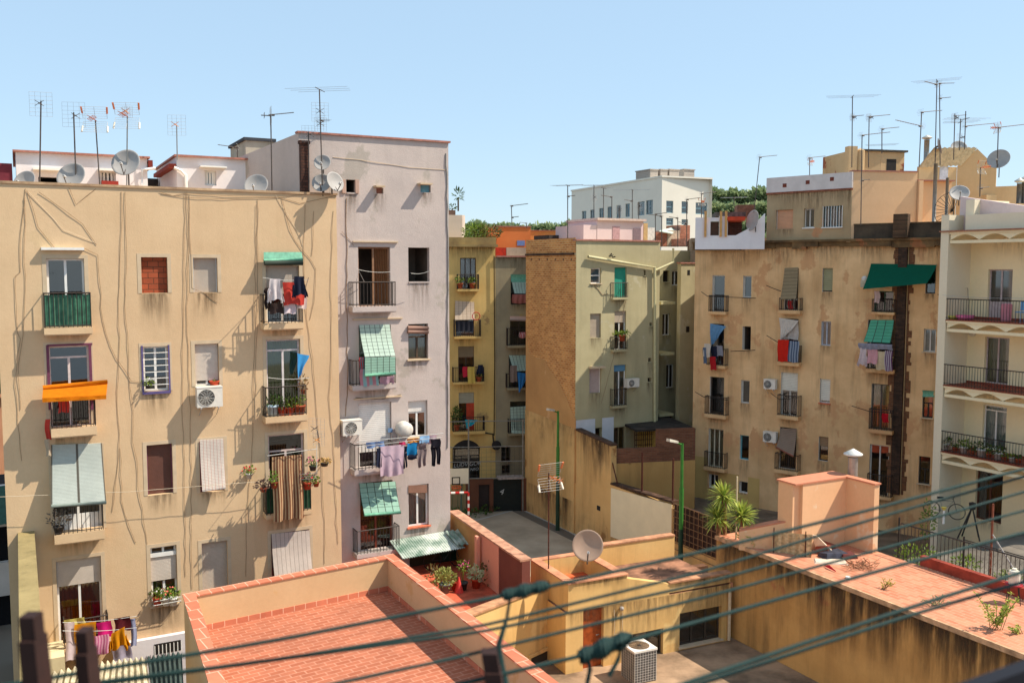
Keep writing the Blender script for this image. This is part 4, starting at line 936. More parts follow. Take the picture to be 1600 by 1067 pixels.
for i, (x, w) in enumerate(((1018, 13), (1034, 12), (1048, 16), (1071, 17))):
    g = FO2.off(-3-(i == 3)*2); s0, s1, z0, z1 = g.rect((x-2, 266, x+w-3, 278)); z0 = zO+.2
    tag(MB().box(g, s0, s1, z0, z1, -3, 0).box(g, s0-.08, s1+.08, z1, z1+.12, -3.1, .1).build('rooftop_unit', slat((176, 164, 152), 5)), ('leftmost rooftop unit', 'tallest rooftop unit at the corner', 'wide rooftop unit right of the tallest', 'rightmost lone rooftop unit')[i]+' on the white office building', 'rooftop unit', 'rooftop units on the white office building')
# pink roof house and clutter above the olive building
g = FG.off(-4); g2 = g; s0, s1, z0, z1 = g.rect((933, 352, 1005, 380)); t = thing('roof_house', 'pale pink roof house with two doors on top of the olive green building', 'roof house', g.W(s0, zTG), g.ang)
PNK = plaster((222, 194, 190), (212, 182, 180), bump=.2); zp = g.L(960, 345)[1]
MB().box(g, s0, s1, zTG-.05, zp, -3.5, 0).build('wall', PNK, t); MB().box(g, s0-.1, s1+.1, zp, zp+.14, -3.6, .2).build('roof', plain((214, 186, 172), .8), t)
for (q, c) in (((957, 354, 968, 374), (196, 150, 150)), ((989, 357, 1001, 376), (136, 112, 116))): r_ = g.rect(q); MB().box(g, r_[0], r_[1], r_[2], r_[3], .002, .03).build('door', plain(c, .7), t)
sp = g.L(912, 360)[0]; MB().box(g, sp, s0-.02, zTG-.05, zp-.3, -3.4, -.02).build('side_wall', PNK, t)
g = FG.off(-5.5)
def lump(q, M, label, name='roof_wall', cat='roof wall', dep=1.5, F=None, zb=None, o=0):
    F = F or g; r_ = F.rect(q); return tag(MB().box(F, r_[0], r_[1], (zb if zb is not None else r_[2]), r_[3], -dep, o).build(name, M, None, rot=0), label, cat)
lump((1006, 349, 1012, 384), plain((196, 160, 110), .9), 'narrow tan chimney wall right of the pink roof house', zb=zTG-.1)
lump((1012, 356, 1023, 384), plain((220, 210, 200), .9), 'white roof wall between the tan chimney wall and the bricks', zb=zTG-.1)
lump((1024, 363, 1042, 384), bricks((170, 100, 76), (150, 84, 64), (160, 130, 110), .3, .1), 'bare brick roof wall below the pale sloping roof sheet', zb=zTG-.1)
lump((1043, 360, 1062, 386), plain((196, 176, 150), .9, var=.2), 'beige rough roof wall right of the bare brick one', zb=zTG-.1)
lump((1062, 352, 1078, 388), bricks((176, 116, 90), (140, 90, 70), (150, 120, 100), .3, .12), 'broken pinkish brick roof wall beside the white terrace', zb=zTG-.1)
lump((1049, 374, 1082, 390), plain((196, 140, 120), .9, var=.3), 'low pinkish roof wall at the right end of the olive roof', zb=zTG-.1, dep=1, o=1.6)
a_ = [g.W(*g.L(x, y, o), o) for x, y, o in ((1030, 362, .3), (1062, 354, -2), (1068, 352, -2), (1050, 366, .3))]
m = MB().hexa([v for v in a_], [v+Vector((0, 0, .06)) for v in a_]); tag(m.build('roof_sheet', plain((196, 206, 190), .6)), 'pale green sloping roof sheet behind the pink roof house', 'roof sheet')
lump((893, 377, 912, 383), plain((200, 90, 60), .8), 'low orange tiled roof strip left of the pink roof house', F=FG.off(-2.5), dep=3)
lump((858, 368, 930, 374), plain((70, 60, 54), .9), 'dark sloping shed roof left of the pink roof house', F=FG.off(-7), dep=2)
# hill
def hill(name, px0, px1, ytop, D, label, seed):
    random.seed(seed); m = MB(); n = 24; prof = []
    for i in range(n+1):
        u = i/n; x = px0+(px1-px0)*u; y = ytop-7*math.sin(u*9)*(.3)-3*math.sin(u*23+seed); prof.append((x, y))
    rows = []
    for j in range(7):
        v = j/6; rows.append([Vector((U(x, 415, D-v*50)[0], D-v*50, (U(x, y, D)[2])*(1-v)**.8)) for x, y in prof])
    for j in range(6):
        for i in range(n): m.quad(rows[j+1][i], rows[j+1][i+1], rows[j][i+1], rows[j][i])
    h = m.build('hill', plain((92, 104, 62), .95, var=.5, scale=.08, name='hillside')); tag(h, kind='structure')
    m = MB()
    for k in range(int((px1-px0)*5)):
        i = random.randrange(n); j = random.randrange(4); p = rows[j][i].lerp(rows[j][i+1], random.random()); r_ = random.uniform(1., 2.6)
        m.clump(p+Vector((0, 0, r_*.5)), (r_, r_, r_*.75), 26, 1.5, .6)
    tag(m.build('distant_wood', leafm((120, 140, 98), (172, 180, 130))), label, 'wood', kind='stuff')  # leaf colours lightened, distance haze is put into them
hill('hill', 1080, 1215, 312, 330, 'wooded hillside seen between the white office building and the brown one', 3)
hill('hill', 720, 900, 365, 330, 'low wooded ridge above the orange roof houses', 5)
# court details
slab('court', [G(x, y, 0) for x, y in ((560, 800), (560, 990), (1250, 990), (700, 786))], .0, .02, COURTM) if 0 else None
c0 = FW.at(0, 0, 0); P = [c0.W(-14, 0, .9), c0.W(30, 0, .9), c0.W(30, 0, 16), c0.W(-14, 0, 16)]
slab('court_surface', P[::-1], -.02, .012, plain((176, 158, 134), .95, c2=(150, 134, 112), scale=.5, name='court_paving', bump=.1))
m = MB(); LN = plain((176, 170, 158), .9, name='line_paint')
p = [G(x, y, .016) for x, y in ((735, 815), (812, 794), (890, 830), (1010, 900))]; 
for a, c in zip(p[:-1], p[1:]):
    d = (c-a).normalized(); w = Vector((-d.y, d.x, 0))*.09; m.quad(a-w, c-w, c+w, a+w)
tag(m.build('court_lines', LN), kind='structure')
# end-of-court fence, gate and goal
FE = Frame(703, 57.2, 8)
t = thing('court_fence', 'tall wire fence with thin posts along the far end of the court', 'fence', FE.W(0, 0), FE.ang)
m = MB()
for (x, yt) in ((732, 655), (817, 655)): s, z = FE.L(x, yt); m.tube([FE.W(s, 0), FE.W(s, z)], .05, 6)
for y in (658, 698, 721, 747): m.tube([FE.W(*FE.L(696, y+1, 0)), FE.W(*FE.L(820, y-1, 0))], .03, 4)
m.build('frame', plain((142, 134, 122), .6, var=.2), t)
m = MB(); z1 = FE.L(760, 700)[1]; z0 = FE.L(760, 748)[1]; a, c = FE.L(700, 700)[0], FE.L(820, 700)[0]
k = 0
while a+k*.3 < c: m.tube([FE.W(a+k*.3, z0), FE.W(a+k*.3, z1)], .006, 3); k += 1
for k in range(7): m.tube([FE.W(a, z0+(z1-z0)*k/7), FE.W(c, z0+(z1-z0)*k/7)], .006, 3)
m.build('mesh', plain((96, 92, 84), .7), t)
s0, s1 = FE.L(733, 760)[0], FE.L(823, 760)[0]; zt = FE.L(770, 749)[1]
t = thing('court_end_wall', 'dark red brown wall with a doorway under the wire fence at the end of the court', 'wall', FE.W(s0, 0), FE.ang)
RB = plaster((112, 72, 52), (96, 60, 44), streak=.3, bump=.5)
sd0, sd1 = FE.L(748, 780)[0], FE.L(765, 780)[0]; sg0 = FE.L(771, 780)[0]; sg1 = FE.L(815, 780)[0]; zd = FE.L(756, 757)[1]; s00 = FE.L(690, 780)[0]
m = MB().box(FE, s0-.2, sd0, 0, zt, -.3, -.0).box(FE, sd0, sd1, zd, zt, -.3, 0).box(FE, sd1, sg0, 0, zt, -.3, 0).box(FE, sg1, s1+.4, 0, zt, -.3, 0)
m.build('wall', RB, t); MB().box(FE, sd0, sd1, 0, zd, -.28, -.2).build('door', plain((52, 40, 36), .7), t)
MB().box(FE, sg0, sg1, 0, zt-.02, -.25, -.15).build('gate', plain((30, 36, 32), .7, var=.2), t)
MB().box(FE, s00, s0-.2, 0, 1.35, -.3, 0).build('low_wall', plaster((150, 128, 92), (130, 110, 80)), t)
a_ = [FE.W(*FE.L(x, y, .4), .4) for x, y in ((775, 742), (815, 738), (818, 742), (780, 746))]
MB().box(FE, FE.L(778, 744, .1)[0], FE.L(818, 742, .1)[0], zt+.02, zt+.12, -.6, .2).build('canopy', plain((176, 160, 150), .8, var=.3), t)
text('4', FE, 783, 772, 9, SPRAY, '', name='white_scrawl', par=t, o=-.13, rot=-20)
FBk = FE.off(3.4)
t = thing('basketball_hoop', 'white basketball backboard with an orange hoop beside the lilac building', 'basketball hoop', FBk.W(*[FBk.L(712, 757)[0], 0]), FBk.ang)
s0, s1, z0, z1 = FBk.rect((690, 732, 732, 756)); MB().box(FBk, s0, s1, z0, z1, -.04, 0).build('backboard', plain((226, 214, 186), .6, var=.05), t)
q = FBk.rect((706, 745, 719, 757)); m = MB()
for (a, c, d, e) in ((q[0], q[1], q[3]-.06, q[3]), (q[0], q[1], q[2], q[2]+.06), (q[0], q[0]+.06, q[2], q[3]), (q[1]-.06, q[1], q[2], q[3])): m.box(FBk, a, c, d, e, .001, .008)
m.build('target_square', DARKP, t)
cc = FBk.W((q[0]+q[1])/2, q[2]-.05, .38); m = MB().tube([cc+Vector((math.cos(a)*.28, math.sin(a)*.28, 0)) for a in [i*6.2832/16 for i in range(17)]], .03, 5); m.tube([FBk.W((q[0]+q[1])/2, q[2]-.05, .0), cc-FBk.n*.2], .04, 4)
for k in range(12): a = k*6.2832/12; m.tube([cc+Vector((math.cos(a)*.28, math.sin(a)*.28, 0)), cc+Vector((math.cos(a+.4)*.17, math.sin(a+.4)*.17, -.4))], .012, 3)
m.build('hoop', plain((222, 96, 50), .6), t); MB().tube([FBk.W(s1-.4, z0+.1, -.1), FBk.W(s1-.4, 0, -.8)], .06, 6).build('post', plain((80, 100, 90), .6), t)
FGl = FE.off(4.4)
t = thing('goal_frame', 'football goal with red and white striped posts under the basketball hoop', 'goal', FGl.W(FGl.L(731, 800)[0], 0), FGl.ang)
sp = FGl.L(732, 780)[0]; zp = FGl.L(732, 769)[1]; rw = (plain((196, 40, 34), .5), plain((230, 224, 214), .5)); n = 11
for i in range(n): MB().mat(rw[i % 2]).tube([FGl.W(sp, zp*(i)/n), FGl.W(sp, zp*(i+1)/n)], .07, 6, True).build('post_band', None, t)
for i in range(12): MB().mat(rw[i % 2]).tube([FGl.W(sp-.02-3*i/12, zp), FGl.W(sp-.02-3*(i+1)/12, zp)], .07, 6, True).build('crossbar_band', None, t)
m = MB()
for k in range(11): m.tube([FGl.W(sp-k*.3, 0, -1), FGl.W(sp-k*.3, zp, -.05)], .012, 3)
m.build('net', plain((40, 84, 56), .8), t)
for (x, y) in ((822-8, 792), (745, 806), (760, 800), (708, 806)):
    p = G(x, y, .0); tag(MB().clump(p+Vector((0, 0, .15)), (.8, .35, .3), 120, .22, .05).build('weed_clump', DARKLEAF), 'dark weeds by the court %s' % {814: 'gate, nearest the ochre wall', 745: 'doorway, left clump', 760: 'doorway, right clump', 708: 'low wall under the hoop'}[x], 'weeds')
tag(MB().lathe(FB2.W(*FB2.L(774, 694, .1), .1), FB2.n, [(0, .0), (.25, .05), (.32, .4), (0, .42)], 10).build('floodlight', DARKP), 'black floodlight on the corner between the mustard and grey buildings', 'floodlight')
# lamps
LGREEN = plain((64, 128, 50), .5, var=.15, name='green_enamel'); LDARK = plain((34, 62, 44), .5, var=.2, name='dark_green_enamel')
def lamp(x, ytop, D, label, hx, hy):
    base = Vector((U(x, 700, D).x, D, 0)); top = U(x, ytop, D); base.x = top.x; t = thing('street_lamp', label, 'street lamp', base, 0, 'green street lamps in the court')
    H = top.z
    MB().mat(LDARK).tube([base, base+Vector((0, 0, H*.42))], [.13, .11], 10).mat(LGREEN).tube([base+Vector((0, 0, H*.42)), base+Vector((0, 0, H*.7))], .105, 10).tube([base+Vector((0, 0, H*.7)), top], [.08, .065], 10).build('pole', None, t, True)
    e = U(hx, hy, D-.6); d = (e-top).normalized()
    MB().tube([top-Vector((0, 0, .1)), top+d*.5], .04, 6).build('arm', LGREEN, t)
    a = top+d*.35; L = (e-top).length; sd = d.cross(Vector((0, 0, 1))).normalized(); m = MB()
    m.hexa([a+sd*.07-Vector((0, 0, .05)), a-sd*.07-Vector((0, 0, .05)), e-sd*.13-Vector((0, 0, .05)), e+sd*.13-Vector((0, 0, .05))][::-1], [a+sd*.07+Vector((0, 0, .06)), a-sd*.07+Vector((0, 0, .06)), e-sd*.1+Vector((0, 0, .09)), e+sd*.1+Vector((0, 0, .09))][::-1])
    m.build('lamp_head', plain((206, 198, 180), .5), t)
lamp(872, 642, 53.6, 'green street lamp by the ochre wall, the farther of the two', 856, 640)
lamp(1066, 692, 43.4, 'green street lamp in front of the cream panel end, the nearer of the two', 1044, 688)
# ================================================================ brown building, penthouses, cream building
FR = Frame(1085, 53.7, -40)
BRN = plaster((232, 192, 142), (204, 162, 114), streak=.6, sc=(120, 92, 62), bump=1.1, big=.5, patch=(206, 158, 112), pt=.56, zt=18.4, zl=1.6)
b = Bld(FR, 'apartment_building', 'weathered brown orange apartment building with peeling render and a soot-black flue strip', 'building', wall=BRN)
zR = FR.L(1290, 381)[1]; sR1 = FR.L(1500, 500)[0]
SLATB = slat((146, 128, 98), 9, c2=(90, 74, 56), trans=.1); GREYW = plain((206, 200, 190), .6, var=.1, name='chalky_paint')
LAV = plain((178, 176, 184), .8, var=.1, name='pale_reveal')
b.win((1113, 430, 1132, 488), 'door', frame=GREYW, sash=1, leafo=1); b.win((1161, 431, 1174, 465), 'window', frame=GREYW, sash=1)
b.win((1110, 506, 1131, 570), 'door', frame=DW, sash=2); b.win((1160, 510, 1173, 547), 'window', frame=None)
b.win((1109, 589, 1131, 648), 'door', frame=DW, sash=1); b.win((1158, 594, 1171, 630), 'window', frame=GREYW, sash=1)
b.win((1107, 670, 1130, 730), 'door', frame=plain((210, 200, 170), .6), sash=3, curt=cloth((206, 190, 160))); b.win((1156, 680, 1170, 718), 'window', frame=plain((90, 160, 170), .6), sash=1)
b.win((1108, 741, 1122, 762), 'window', frame=GREYW, sash=2); b.win((1155, 752, 1168, 770), 'window', frame=GREYW, sash=1)
b.win((1226, 419, 1247, 484), 'door', frame=DW, sash=2); b.win((1285, 419, 1301, 456), 'window', frame=DW, sash=1, shut=.95, shm=slat((150, 146, 112), 12))
b.win((1221, 498, 1247, 566), 'door', frame=DW, sash=2); b.win((1283, 502, 1298, 540), 'window', frame=LAV, sash=2, curt=cloth((140, 60, 40)))
b.win((1220, 582, 1246, 650), 'door', frame=GREYW, sash=2, shut=.42, shm=slat((222, 216, 200), 12)); b.win((1281, 592, 1297, 630), 'window', frame=GREYW, sash=1, shut=.9, shm=slat((222, 216, 200), 12), sill=TERRA)
b.win((1218, 668, 1244, 732), 'door', frame=DW, sash=2); b.win((1279, 682, 1294, 720), 'window', frame=DW, sash=1, shut=.4, shm=slat((150, 120, 90), 6))
b.win((1216, 750, 1225, 806), 'door', frame=plain((150, 160, 160), .6), sash=1)
b.win((1366, 455, 1396, 488), 'door', frame=plain((60, 84, 60), .6), sash=2); b.win((1446, 415, 1462, 459), 'window', frame=DW, sash=1)
b.win((1355, 500, 1395, 578), 'door', frame=DW, sash=2); b.win((1443, 514, 1462, 550), 'window', frame=GREYW, sash=2, curt=cloth((216, 206, 190)), sill=SURR)
b.win((1361, 600, 1389, 672), 'door', frame=plain((90, 80, 70), .6), sash=2, curt=cloth((150, 150, 90))); b.win((1441, 610, 1458, 653), 'window', frame=plain((50, 46, 40), .6), sash=2, transom=.45, sill=SURR)
b.win((1358, 695, 1388, 775), 'door', frame=GREYW, sash=2); b.win((1435, 713, 1453, 756), 'window', frame=plain((50, 46, 40), .6), sash=2, transom=.45, sill=SURR)
b.balcony((1106, 487, 1134, 491), 462, .35, thin=.014); b.balcony((1103, 571, 1133, 575), 545, .4, thin=.014); b.balcony((1100, 648, 1134, 653), 620, .4, thin=.014); b.balcony((1099, 731, 1132, 736), 707, .4, thin=.014)
b.balcony((1216, 485, 1250, 490), 466, .4, thin=.014); b.balcony((1214, 566, 1248, 571), 540, .4, thin=.014); b.balcony((1213, 650, 1247, 655), 618, .45, thin=.014); b.balcony((1209, 735, 1246, 740), 710, .45, thin=.014)
b.balcony((1361, 488, 1397, 491), 468, .3, thin=.014); b.balcony((1352, 577, 1396, 582), 560, .4, thin=.014); b.balcony((1356, 672, 1394, 677), 640, .4, thin=.014); b.balcony((1353, 775, 1392, 779), 742, .4, thin=.014)
b.blind((1226, 419), (1247, 418), (1244, 467), (1219, 468), SLATB, .04, .45, roll=False); b.blind((1220, 669), (1245, 670), (1240, 712), (1213, 698), slat((150, 128, 110), 14, trans=.15), .04, .5, rollm=plain((150, 90, 70), .7))
b.blind((1360, 500), (1397, 500), (1391, 536), (1349, 534), slat((96, 184, 148), 7, c2=(70, 90, 80), vert=3, trans=.25), .05, .6, roll=False)
b.blind((1441, 610), (1460, 611), (1460, 620), (1441, 620), ROLLGR, .02, .03, roll=False)
GRAWN = plain((20, 84, 66), .7, var=.12, scale=2, name='green_canvas')
aw = b.blind((1361, 412), (1464, 414), (1448, 443), (1348, 452), GRAWN, .08, .95, name='awning', sag=.1, roll=False)
aw.data.materials[0] = cloth((18, 92, 70), trans=.2)
q = FR.rect((1240, 360, 1260, 412))
m = MB(); W = FR.W
sa, sc = FR.L(1400, 500)[0], FR.L(1417, 500)[0]
m.box(FR, sa+.05, sc-.05, 4, FR.L(1410, 337)[1], .002, .16); m.build('flue_strip', bricks((84, 62, 48), (52, 40, 34), (60, 48, 40), .25, .1, stain=.8, sc=(34, 28, 24)), b.root)
random.seed(11); EXM = bricks((130, 84, 56), (96, 62, 44), (120, 96, 72), .25, .1, stain=.5)
for side in (-1, 1):
    m = MB()
    z = 4.0; e = sa if side < 0 else sc
    while z < zR-.3:
        h = random.uniform(.15, .5); w_ = random.uniform(.04, .3); m.box(FR, min(e, e+side*w_), max(e, e+side*w_), z, z+h, .001, .012); z += h
    m.build('exposed_brick_edge', EXM, b.root)
b.reveal = plaster((232, 222, 208), (210, 196, 180)); b.facade(0, sR1, 0, zR, 13, rev=.3)
m = MB(); random.seed(5); s = -.05
while s < sR1-.4:      # crumbling cornice
    w_ = random.uniform(.5, 1.4); d = random.uniform(.1, .26); m.box(FR, s, min(s+w_, sR1), zR-random.uniform(.12, .3), zR+.1, .003, d); s += w_+.001
m.box(FR, -.05, sR1, zR+.1, zR+.22, -.5, .3); m.build('cornice', plaster((128, 100, 66), (84, 66, 46), streak=.7, bump=1, big=1.5, patch=(150, 100, 66), pt=.55), b.root)
YL = plaster((206, 172, 108), (190, 156, 96), streak=.25, bump=.4)
m = MB(); zy = FR.L(1185, 745)[1]; zy0 = FR.L(1090, 712)[1]
for (x0, x1, yt) in ((1086, 1106, 712), (1123, 1155, 737), (1169, 1187, 745)): a, c = FR.L(x0, yt)[0], FR.L(x1, yt)[0]; m.box(FR, a, c, 2, FR.L(x0, yt)[1], .002, .012)
m.box(FR, FR.L(1106, 770)[0], FR.L(1123, 770)[0], 2, FR.L(1110, 765)[1], .002, .012); m.box(FR, FR.L(1155, 770)[0], FR.L(1169, 770)[0], 2, FR.L(1160, 772)[1], .002, .012)
m.build('repainted_base', YL, b.root)
for pts in ([(1096, 456), (1106, 463), (1181, 466)], [(1197, 446), (1220, 455)], [(1198, 524), (1216, 535)], [(1142, 549), (1180, 547)], [(1086, 612), (1100, 620), (1137, 625)], [(1204, 614), (1218, 624), (1246, 622)], [(1331, 634), (1360, 643), (1395, 645)], [(1465, 460), (1480, 464)]): b.cable(pts, .018, DARKP, .4)
BR_ = b
# reveal shutters (folded pale leaves) beside some openings
for q in ((1117, 431, 1121, 488), (1162, 431, 1166, 465), (1285, 502, 1289, 540)): pass
acunit(FR, (1193, 593, 1211, 608), .1, 'upper of the two small air conditioners on the brown building, beside the white half-shut door'); acunit(FR, (1192, 675, 1212, 691), .1, 'lower of the two small air conditioners on the brown building, above the slanting blind')
b.win  # penthouse
FP = Frame(1195, 51.2, -45)
PH = plaster((190, 164, 128), (168, 144, 110), streak=.3, sc=(110, 96, 76), bump=.6, patch=(190, 140, 100), pt=.63)
b = Bld(FP, 'roof_house', 'grey brown penthouse with a white parapet band and three windows on the brown building', 'roof house', wall=PH, zb=zR)
b.win((1212, 328, 1239, 358), 'window', frame=GREYW, sash=1, shut=.98, shm=slat((214, 160, 124), 14), sill=WHITE); b.win((1256, 326, 1272, 356), 'window', frame=GREYW, sash=2, sill=WHITE); b.win((1286, 322, 1316, 355), 'window', frame=plain((80, 110, 120), .5), sash=3, sill=WHITE)
r_ = FP.rect((1286, 322, 1316, 355), .05); m = MB()
for k in range(8): s = r_[0]+(r_[1]-r_[0])*k/7; m.tube([FP.W(s, r_[2], .05), FP.W(s, r_[3], .05)], .016, 4)
b.part('window_bars', m, WHITE)
sP = FP.L(1330, 330)[0]; zP = FP.L(1260, 298)[1]; zP2 = FP.L(1330, 269)[1]
b.facade(0, sP, zR+.05, zP, 5.5)
BAND = plain((214, 204, 198), .85, var=.08, scale=2, name='white_band')
MB().box(FP, -.03, sP+.03, zP, zP2, -.25, .05).build('parapet', BAND, b.root); MB().box(FP, -.03, sP+.03, zP-.1, zP-.002, -.1, .07).build('clay_edge', plain((150, 90, 66), .85, var=.3), b.root)
m = MB()
for x, y in ((1226, 290), (1262, 285), (1300, 280)): r_ = FP.rect((x-3, y-3, x+3, y+3), .05); m.box(FP, r_[0], r_[1], r_[2], r_[3], .051, .06)
b.part('drain_holes', m, plain((120, 60, 44), .8))
# peach wall behind and to the right
FQ = FP.at(sP, 0, -.0, 8)
PEA = plaster((228, 188, 146), (218, 176, 134), bump=.25, patch=(232, 190, 148), pt=.6)
t = thing('roof_wall', 'broad sunlit peach party wall behind the dark parapet, right of the grey penthouse', 'roof wall', FQ.W(0, zR), FQ.ang)
zq = FP.L(1330, 268)[1]; g = FQ; s1 = g.L(1433, 300)[0]; MB().box(g, .02, s1, zR, zq, -.3, -.02).build('wall', PEA, t)
MB().box(g, .02, s1, zq, zq+.06, -.35, .03).build('coping', cop, t)
s2 = g.L(1492, 300)[0]; z2 = g.L(1460, 283)[1]
t = thing('roof_wall', 'peach roof wall in stepped bays below the gabled roof house', 'roof wall', g.W(s1, zR), g.ang)
MB().box(g, s1+.02, s2, zR, z2, -.6, -.3).box(g, s1+.02, s1+.25, zR, z2, -.3, .15).build('wall', PEA, t); MB().box(g, s1, s2, z2, z2+.06, -.7, .0).build('coping', cop, t)
# dark parapet on the brown building's eaves
zd = FR.L(1400, 350)[1]
DK = plaster((96, 82, 66), (62, 54, 46), streak=.6, sc=(40, 36, 30), bump=.7, big=.8)
s0 = FR.L(1334, 360)[0]; s1 = FR.L(1491, 360)[0]
t = thing('roof_parapet', 'blackened low parapet along the top of the brown building', 'parapet', FR.W(s0, zR+.22), FR.ang); MB().box(FR, s0, s1, zR+.22, zd, -.35, .0).build('wall', DK, t); MB().box(FR, s0, s1, zd, zd+.06, -.38, .04).build('coping', plain((110, 92, 70), .9, var=.4, scale=3), t)
s0 = FR.L(1403, 350)[0]; s1 = FR.L(1419, 350)[0]; zc = FR.L(1410, 335)[1]; tag(MB().box(FR, s0-.1, s1+.1, zR+.23, zc, .005, .42).build('chimney_stack', bricks((104, 78, 58), (70, 54, 42), (80, 66, 50), .25, .09, stain=.7, sc=(30, 26, 22))), 'dark brick chimney stub on the roof edge above the black flue strip', 'chimney')
# stair house with chimney, gabled roof house
g = FQ.off(-3); zg = zq-.6
TAN = plaster((208, 178, 136), (192, 160, 118), streak=.3, sc=(120, 90, 60), bump=.5, patch=(150, 84, 58), pt=.64)
r_ = g.rect((1326, 240, 1376, 275)); z1 = g.L(1376, 237)[1]; t = thing('stair_house', 'tan stair house with an open dark doorway and a round-capped chimney on the right rooftops', 'roof house', g.W(r_[0], zg), g.ang)
sd = g.L(1414, 240)[0]; gg = g.at(r_[1], 0, 0, 14)
MB().box(g, r_[0], r_[1], zg, z1, -3, 0).box(gg, .01, gg.L(1413, 250)[0], zg, z1-.02, -2.5, 0).build('wall', TAN, t)
MB().box(g, r_[0]+.6, r_[1]+.05, z1, z1+.1, -3.1, .1).box(gg, .06, gg.L(1414, 250)[0]+.1, z1-.01, z1+.09, -2.6, .12).build('roof', plain((84, 76, 66), .9, var=.3), t)
q = gg.rect((1385, 249, 1400, 272)); MB().box(gg, q[0], q[1], zg, q[3], .002, .012).build('doorway', DARKP, t)
q = g.rect((1324, 232, 1341, 262), .3); MB().box(g, q[0], q[0]+.5, zg, q[3]+.1, .01, .45).lathe(g.W(q[0]+.75, q[2]-.2, .25), (0, 0, 1), [(.24, 0), (.24, q[3]-q[2]+.1), (.0, q[3]-q[2]+.22)], 14).build('chimney', TAN, t)
g = FQ.off(-2.2); x0, x1 = g.L(1436, 270)[0], g.L(1495, 270)[0]; ze = g.L(1440, 259)[1]; zr = g.L(1526, 235)[1]
GAB = plaster((224, 192, 146), (212, 178, 132), streak=.2, sc=(150, 112, 74), bump=.4)
FGa = g.at(x1, 0, 0, -30); xe = FGa.L(1578, 300)[0]
t = thing('roof_house', 'ochre gabled roof house with a pale sheet roof and a small white door, top right', 'roof house', g.W(x0, zg), g.ang)
m = MB().mat(GAB); m.box(g, x0, x1, zg-1.5, ze-.05, -.2, 0)
mid = FGa.L(1527, 235)[0]; zE = FGa.L(1556, 262)[1]; xr = FGa.L(1557, 262)[0]
m.hexa([FGa.W(0.01, zg-2, 0), FGa.W(xr, zg-2, 0), FGa.W(xr, zE, 0), FGa.W(mid, zr, 0), FGa.W(.01, ze, 0)], [FGa.W(0.01, zg-2, -.3), FGa.W(xr, zg-2, -.3), FGa.W(xr, zE, -.3), FGa.W(mid, zr, -.3), FGa.W(.01, ze, -.3)])
m.build('wall', None, t)
rf = MB(); A = g.W(x0-.2, ze-.1, .25); Bq = g.W(x1+.1, ze+.05, .25); Cq = FGa.W(mid, zr+.06, .1); Dq = Cq+(A-Bq)*1.0; Dq.z = zr+.0
rf.sheet(Dq, Cq, Bq, A, 36, 2, lambda u, v: Vector((0, 0, .03*math.sin(u*36*1.57)))); rf.sheet(Dq, Cq, Bq, A, 36, 2, lambda u, v: Vector((0, 0, .03*math.sin(u*36*1.57)-.04))); rf.build('roof', plain((226, 208, 170), .8, var=.2, name='fibre_cement'), t, True)
q = g.rect((1468, 258, 1481, 281)); MB().box(g, q[0], q[1], q[2], q[3], .002, .02).build('door', plain((214, 214, 222), .6), t)
q = FGa.rect((1557, 291, 1590, 312)); MB().box(FGa, xr-.02, q[1], zg-2, q[3], -.3, -.02).build('side_wall', GAB, t)
for i, (x0, x1, yt) in enumerate(((1541, 1600, 305), (1590, 1640, 295))): lump((x0, yt, x1, 330), GAB, ('ochre low roof wall behind the whitewashed sloping wall', 'ochre roof block at the right edge of the rooftops')[i], F=FQ.off(-1.0-i), zb=zR)
def flue(x, yb, yt, D, r, label, cap=True, M=None):
    a = U(x, yb, D); c = U(x, yt, D); c.x = a.x; t = thing('flue_pipe', label, 'flue', a, 0, 'metal flues on the roofs'); MB().tube([a, c], r, 10, True).build('pipe', M or STEEL, t, True)
    if cap: MB().lathe(c, (0, 0, 1), [(r*1.1, .04), (r*2, .1), (r*1.9, .13), (0, .28)], 14).tube([c+Vector((r*.9, 0, -.02)), c+Vector((r*.9, 0, .12))], .015, 4).tube([c-Vector((r*.9, 0, .02)), c+Vector((-r*.9, 0, .12))], .015, 4).build('cap', plain((200, 196, 186), .5, .3), t, True)
    return t
DQ = FQ.O.y
flue(1447, 256, 219, DQ+4, .14, 'stout grey flue with a flat cap behind the gabled roof house'); flue(1458, 372, 256, DQ-2.2, .09, 'tall thin grey flue against the peach bays', False); flue(1477, 372, 278, DQ-2.5, .07, 'shorter thin grey flue beside the tall one against the peach bays', False)
flue(1592, 318, 287, DQ-4, .12, 'left of the twin dark flues at the right edge of the roofs', True, plain((90, 84, 78), .6)); flue(1600, 318, 284, DQ-4, .12, 'right of the twin dark flues at the right edge of the roofs', True, plain((90, 84, 78), .6))
# fan-shaped iron railing on the dark parapet
t = thing('fan_railing', 'fan-shaped iron spike guard between the peach bays and the cream building', 'railing', U(1490, 372, 45)); m = MB(); c0 = U(1489, 330, 45)
for k in range(12): a = R(70+k*13); m.tube([c0, c0+Vector((math.cos(a)*.9, 0, math.sin(a)*.9))], .012, 4)
m.tube([c0+Vector((math.cos(R(70+k*6.5))*.9, 0, math.sin(R(70+k*6.5))*.9)) for k in range(23)], .014, 4).tube([U(1489, 385, 45), U(1490, 310, 45)], .025, 4); m.build('spikes', IRON, t)
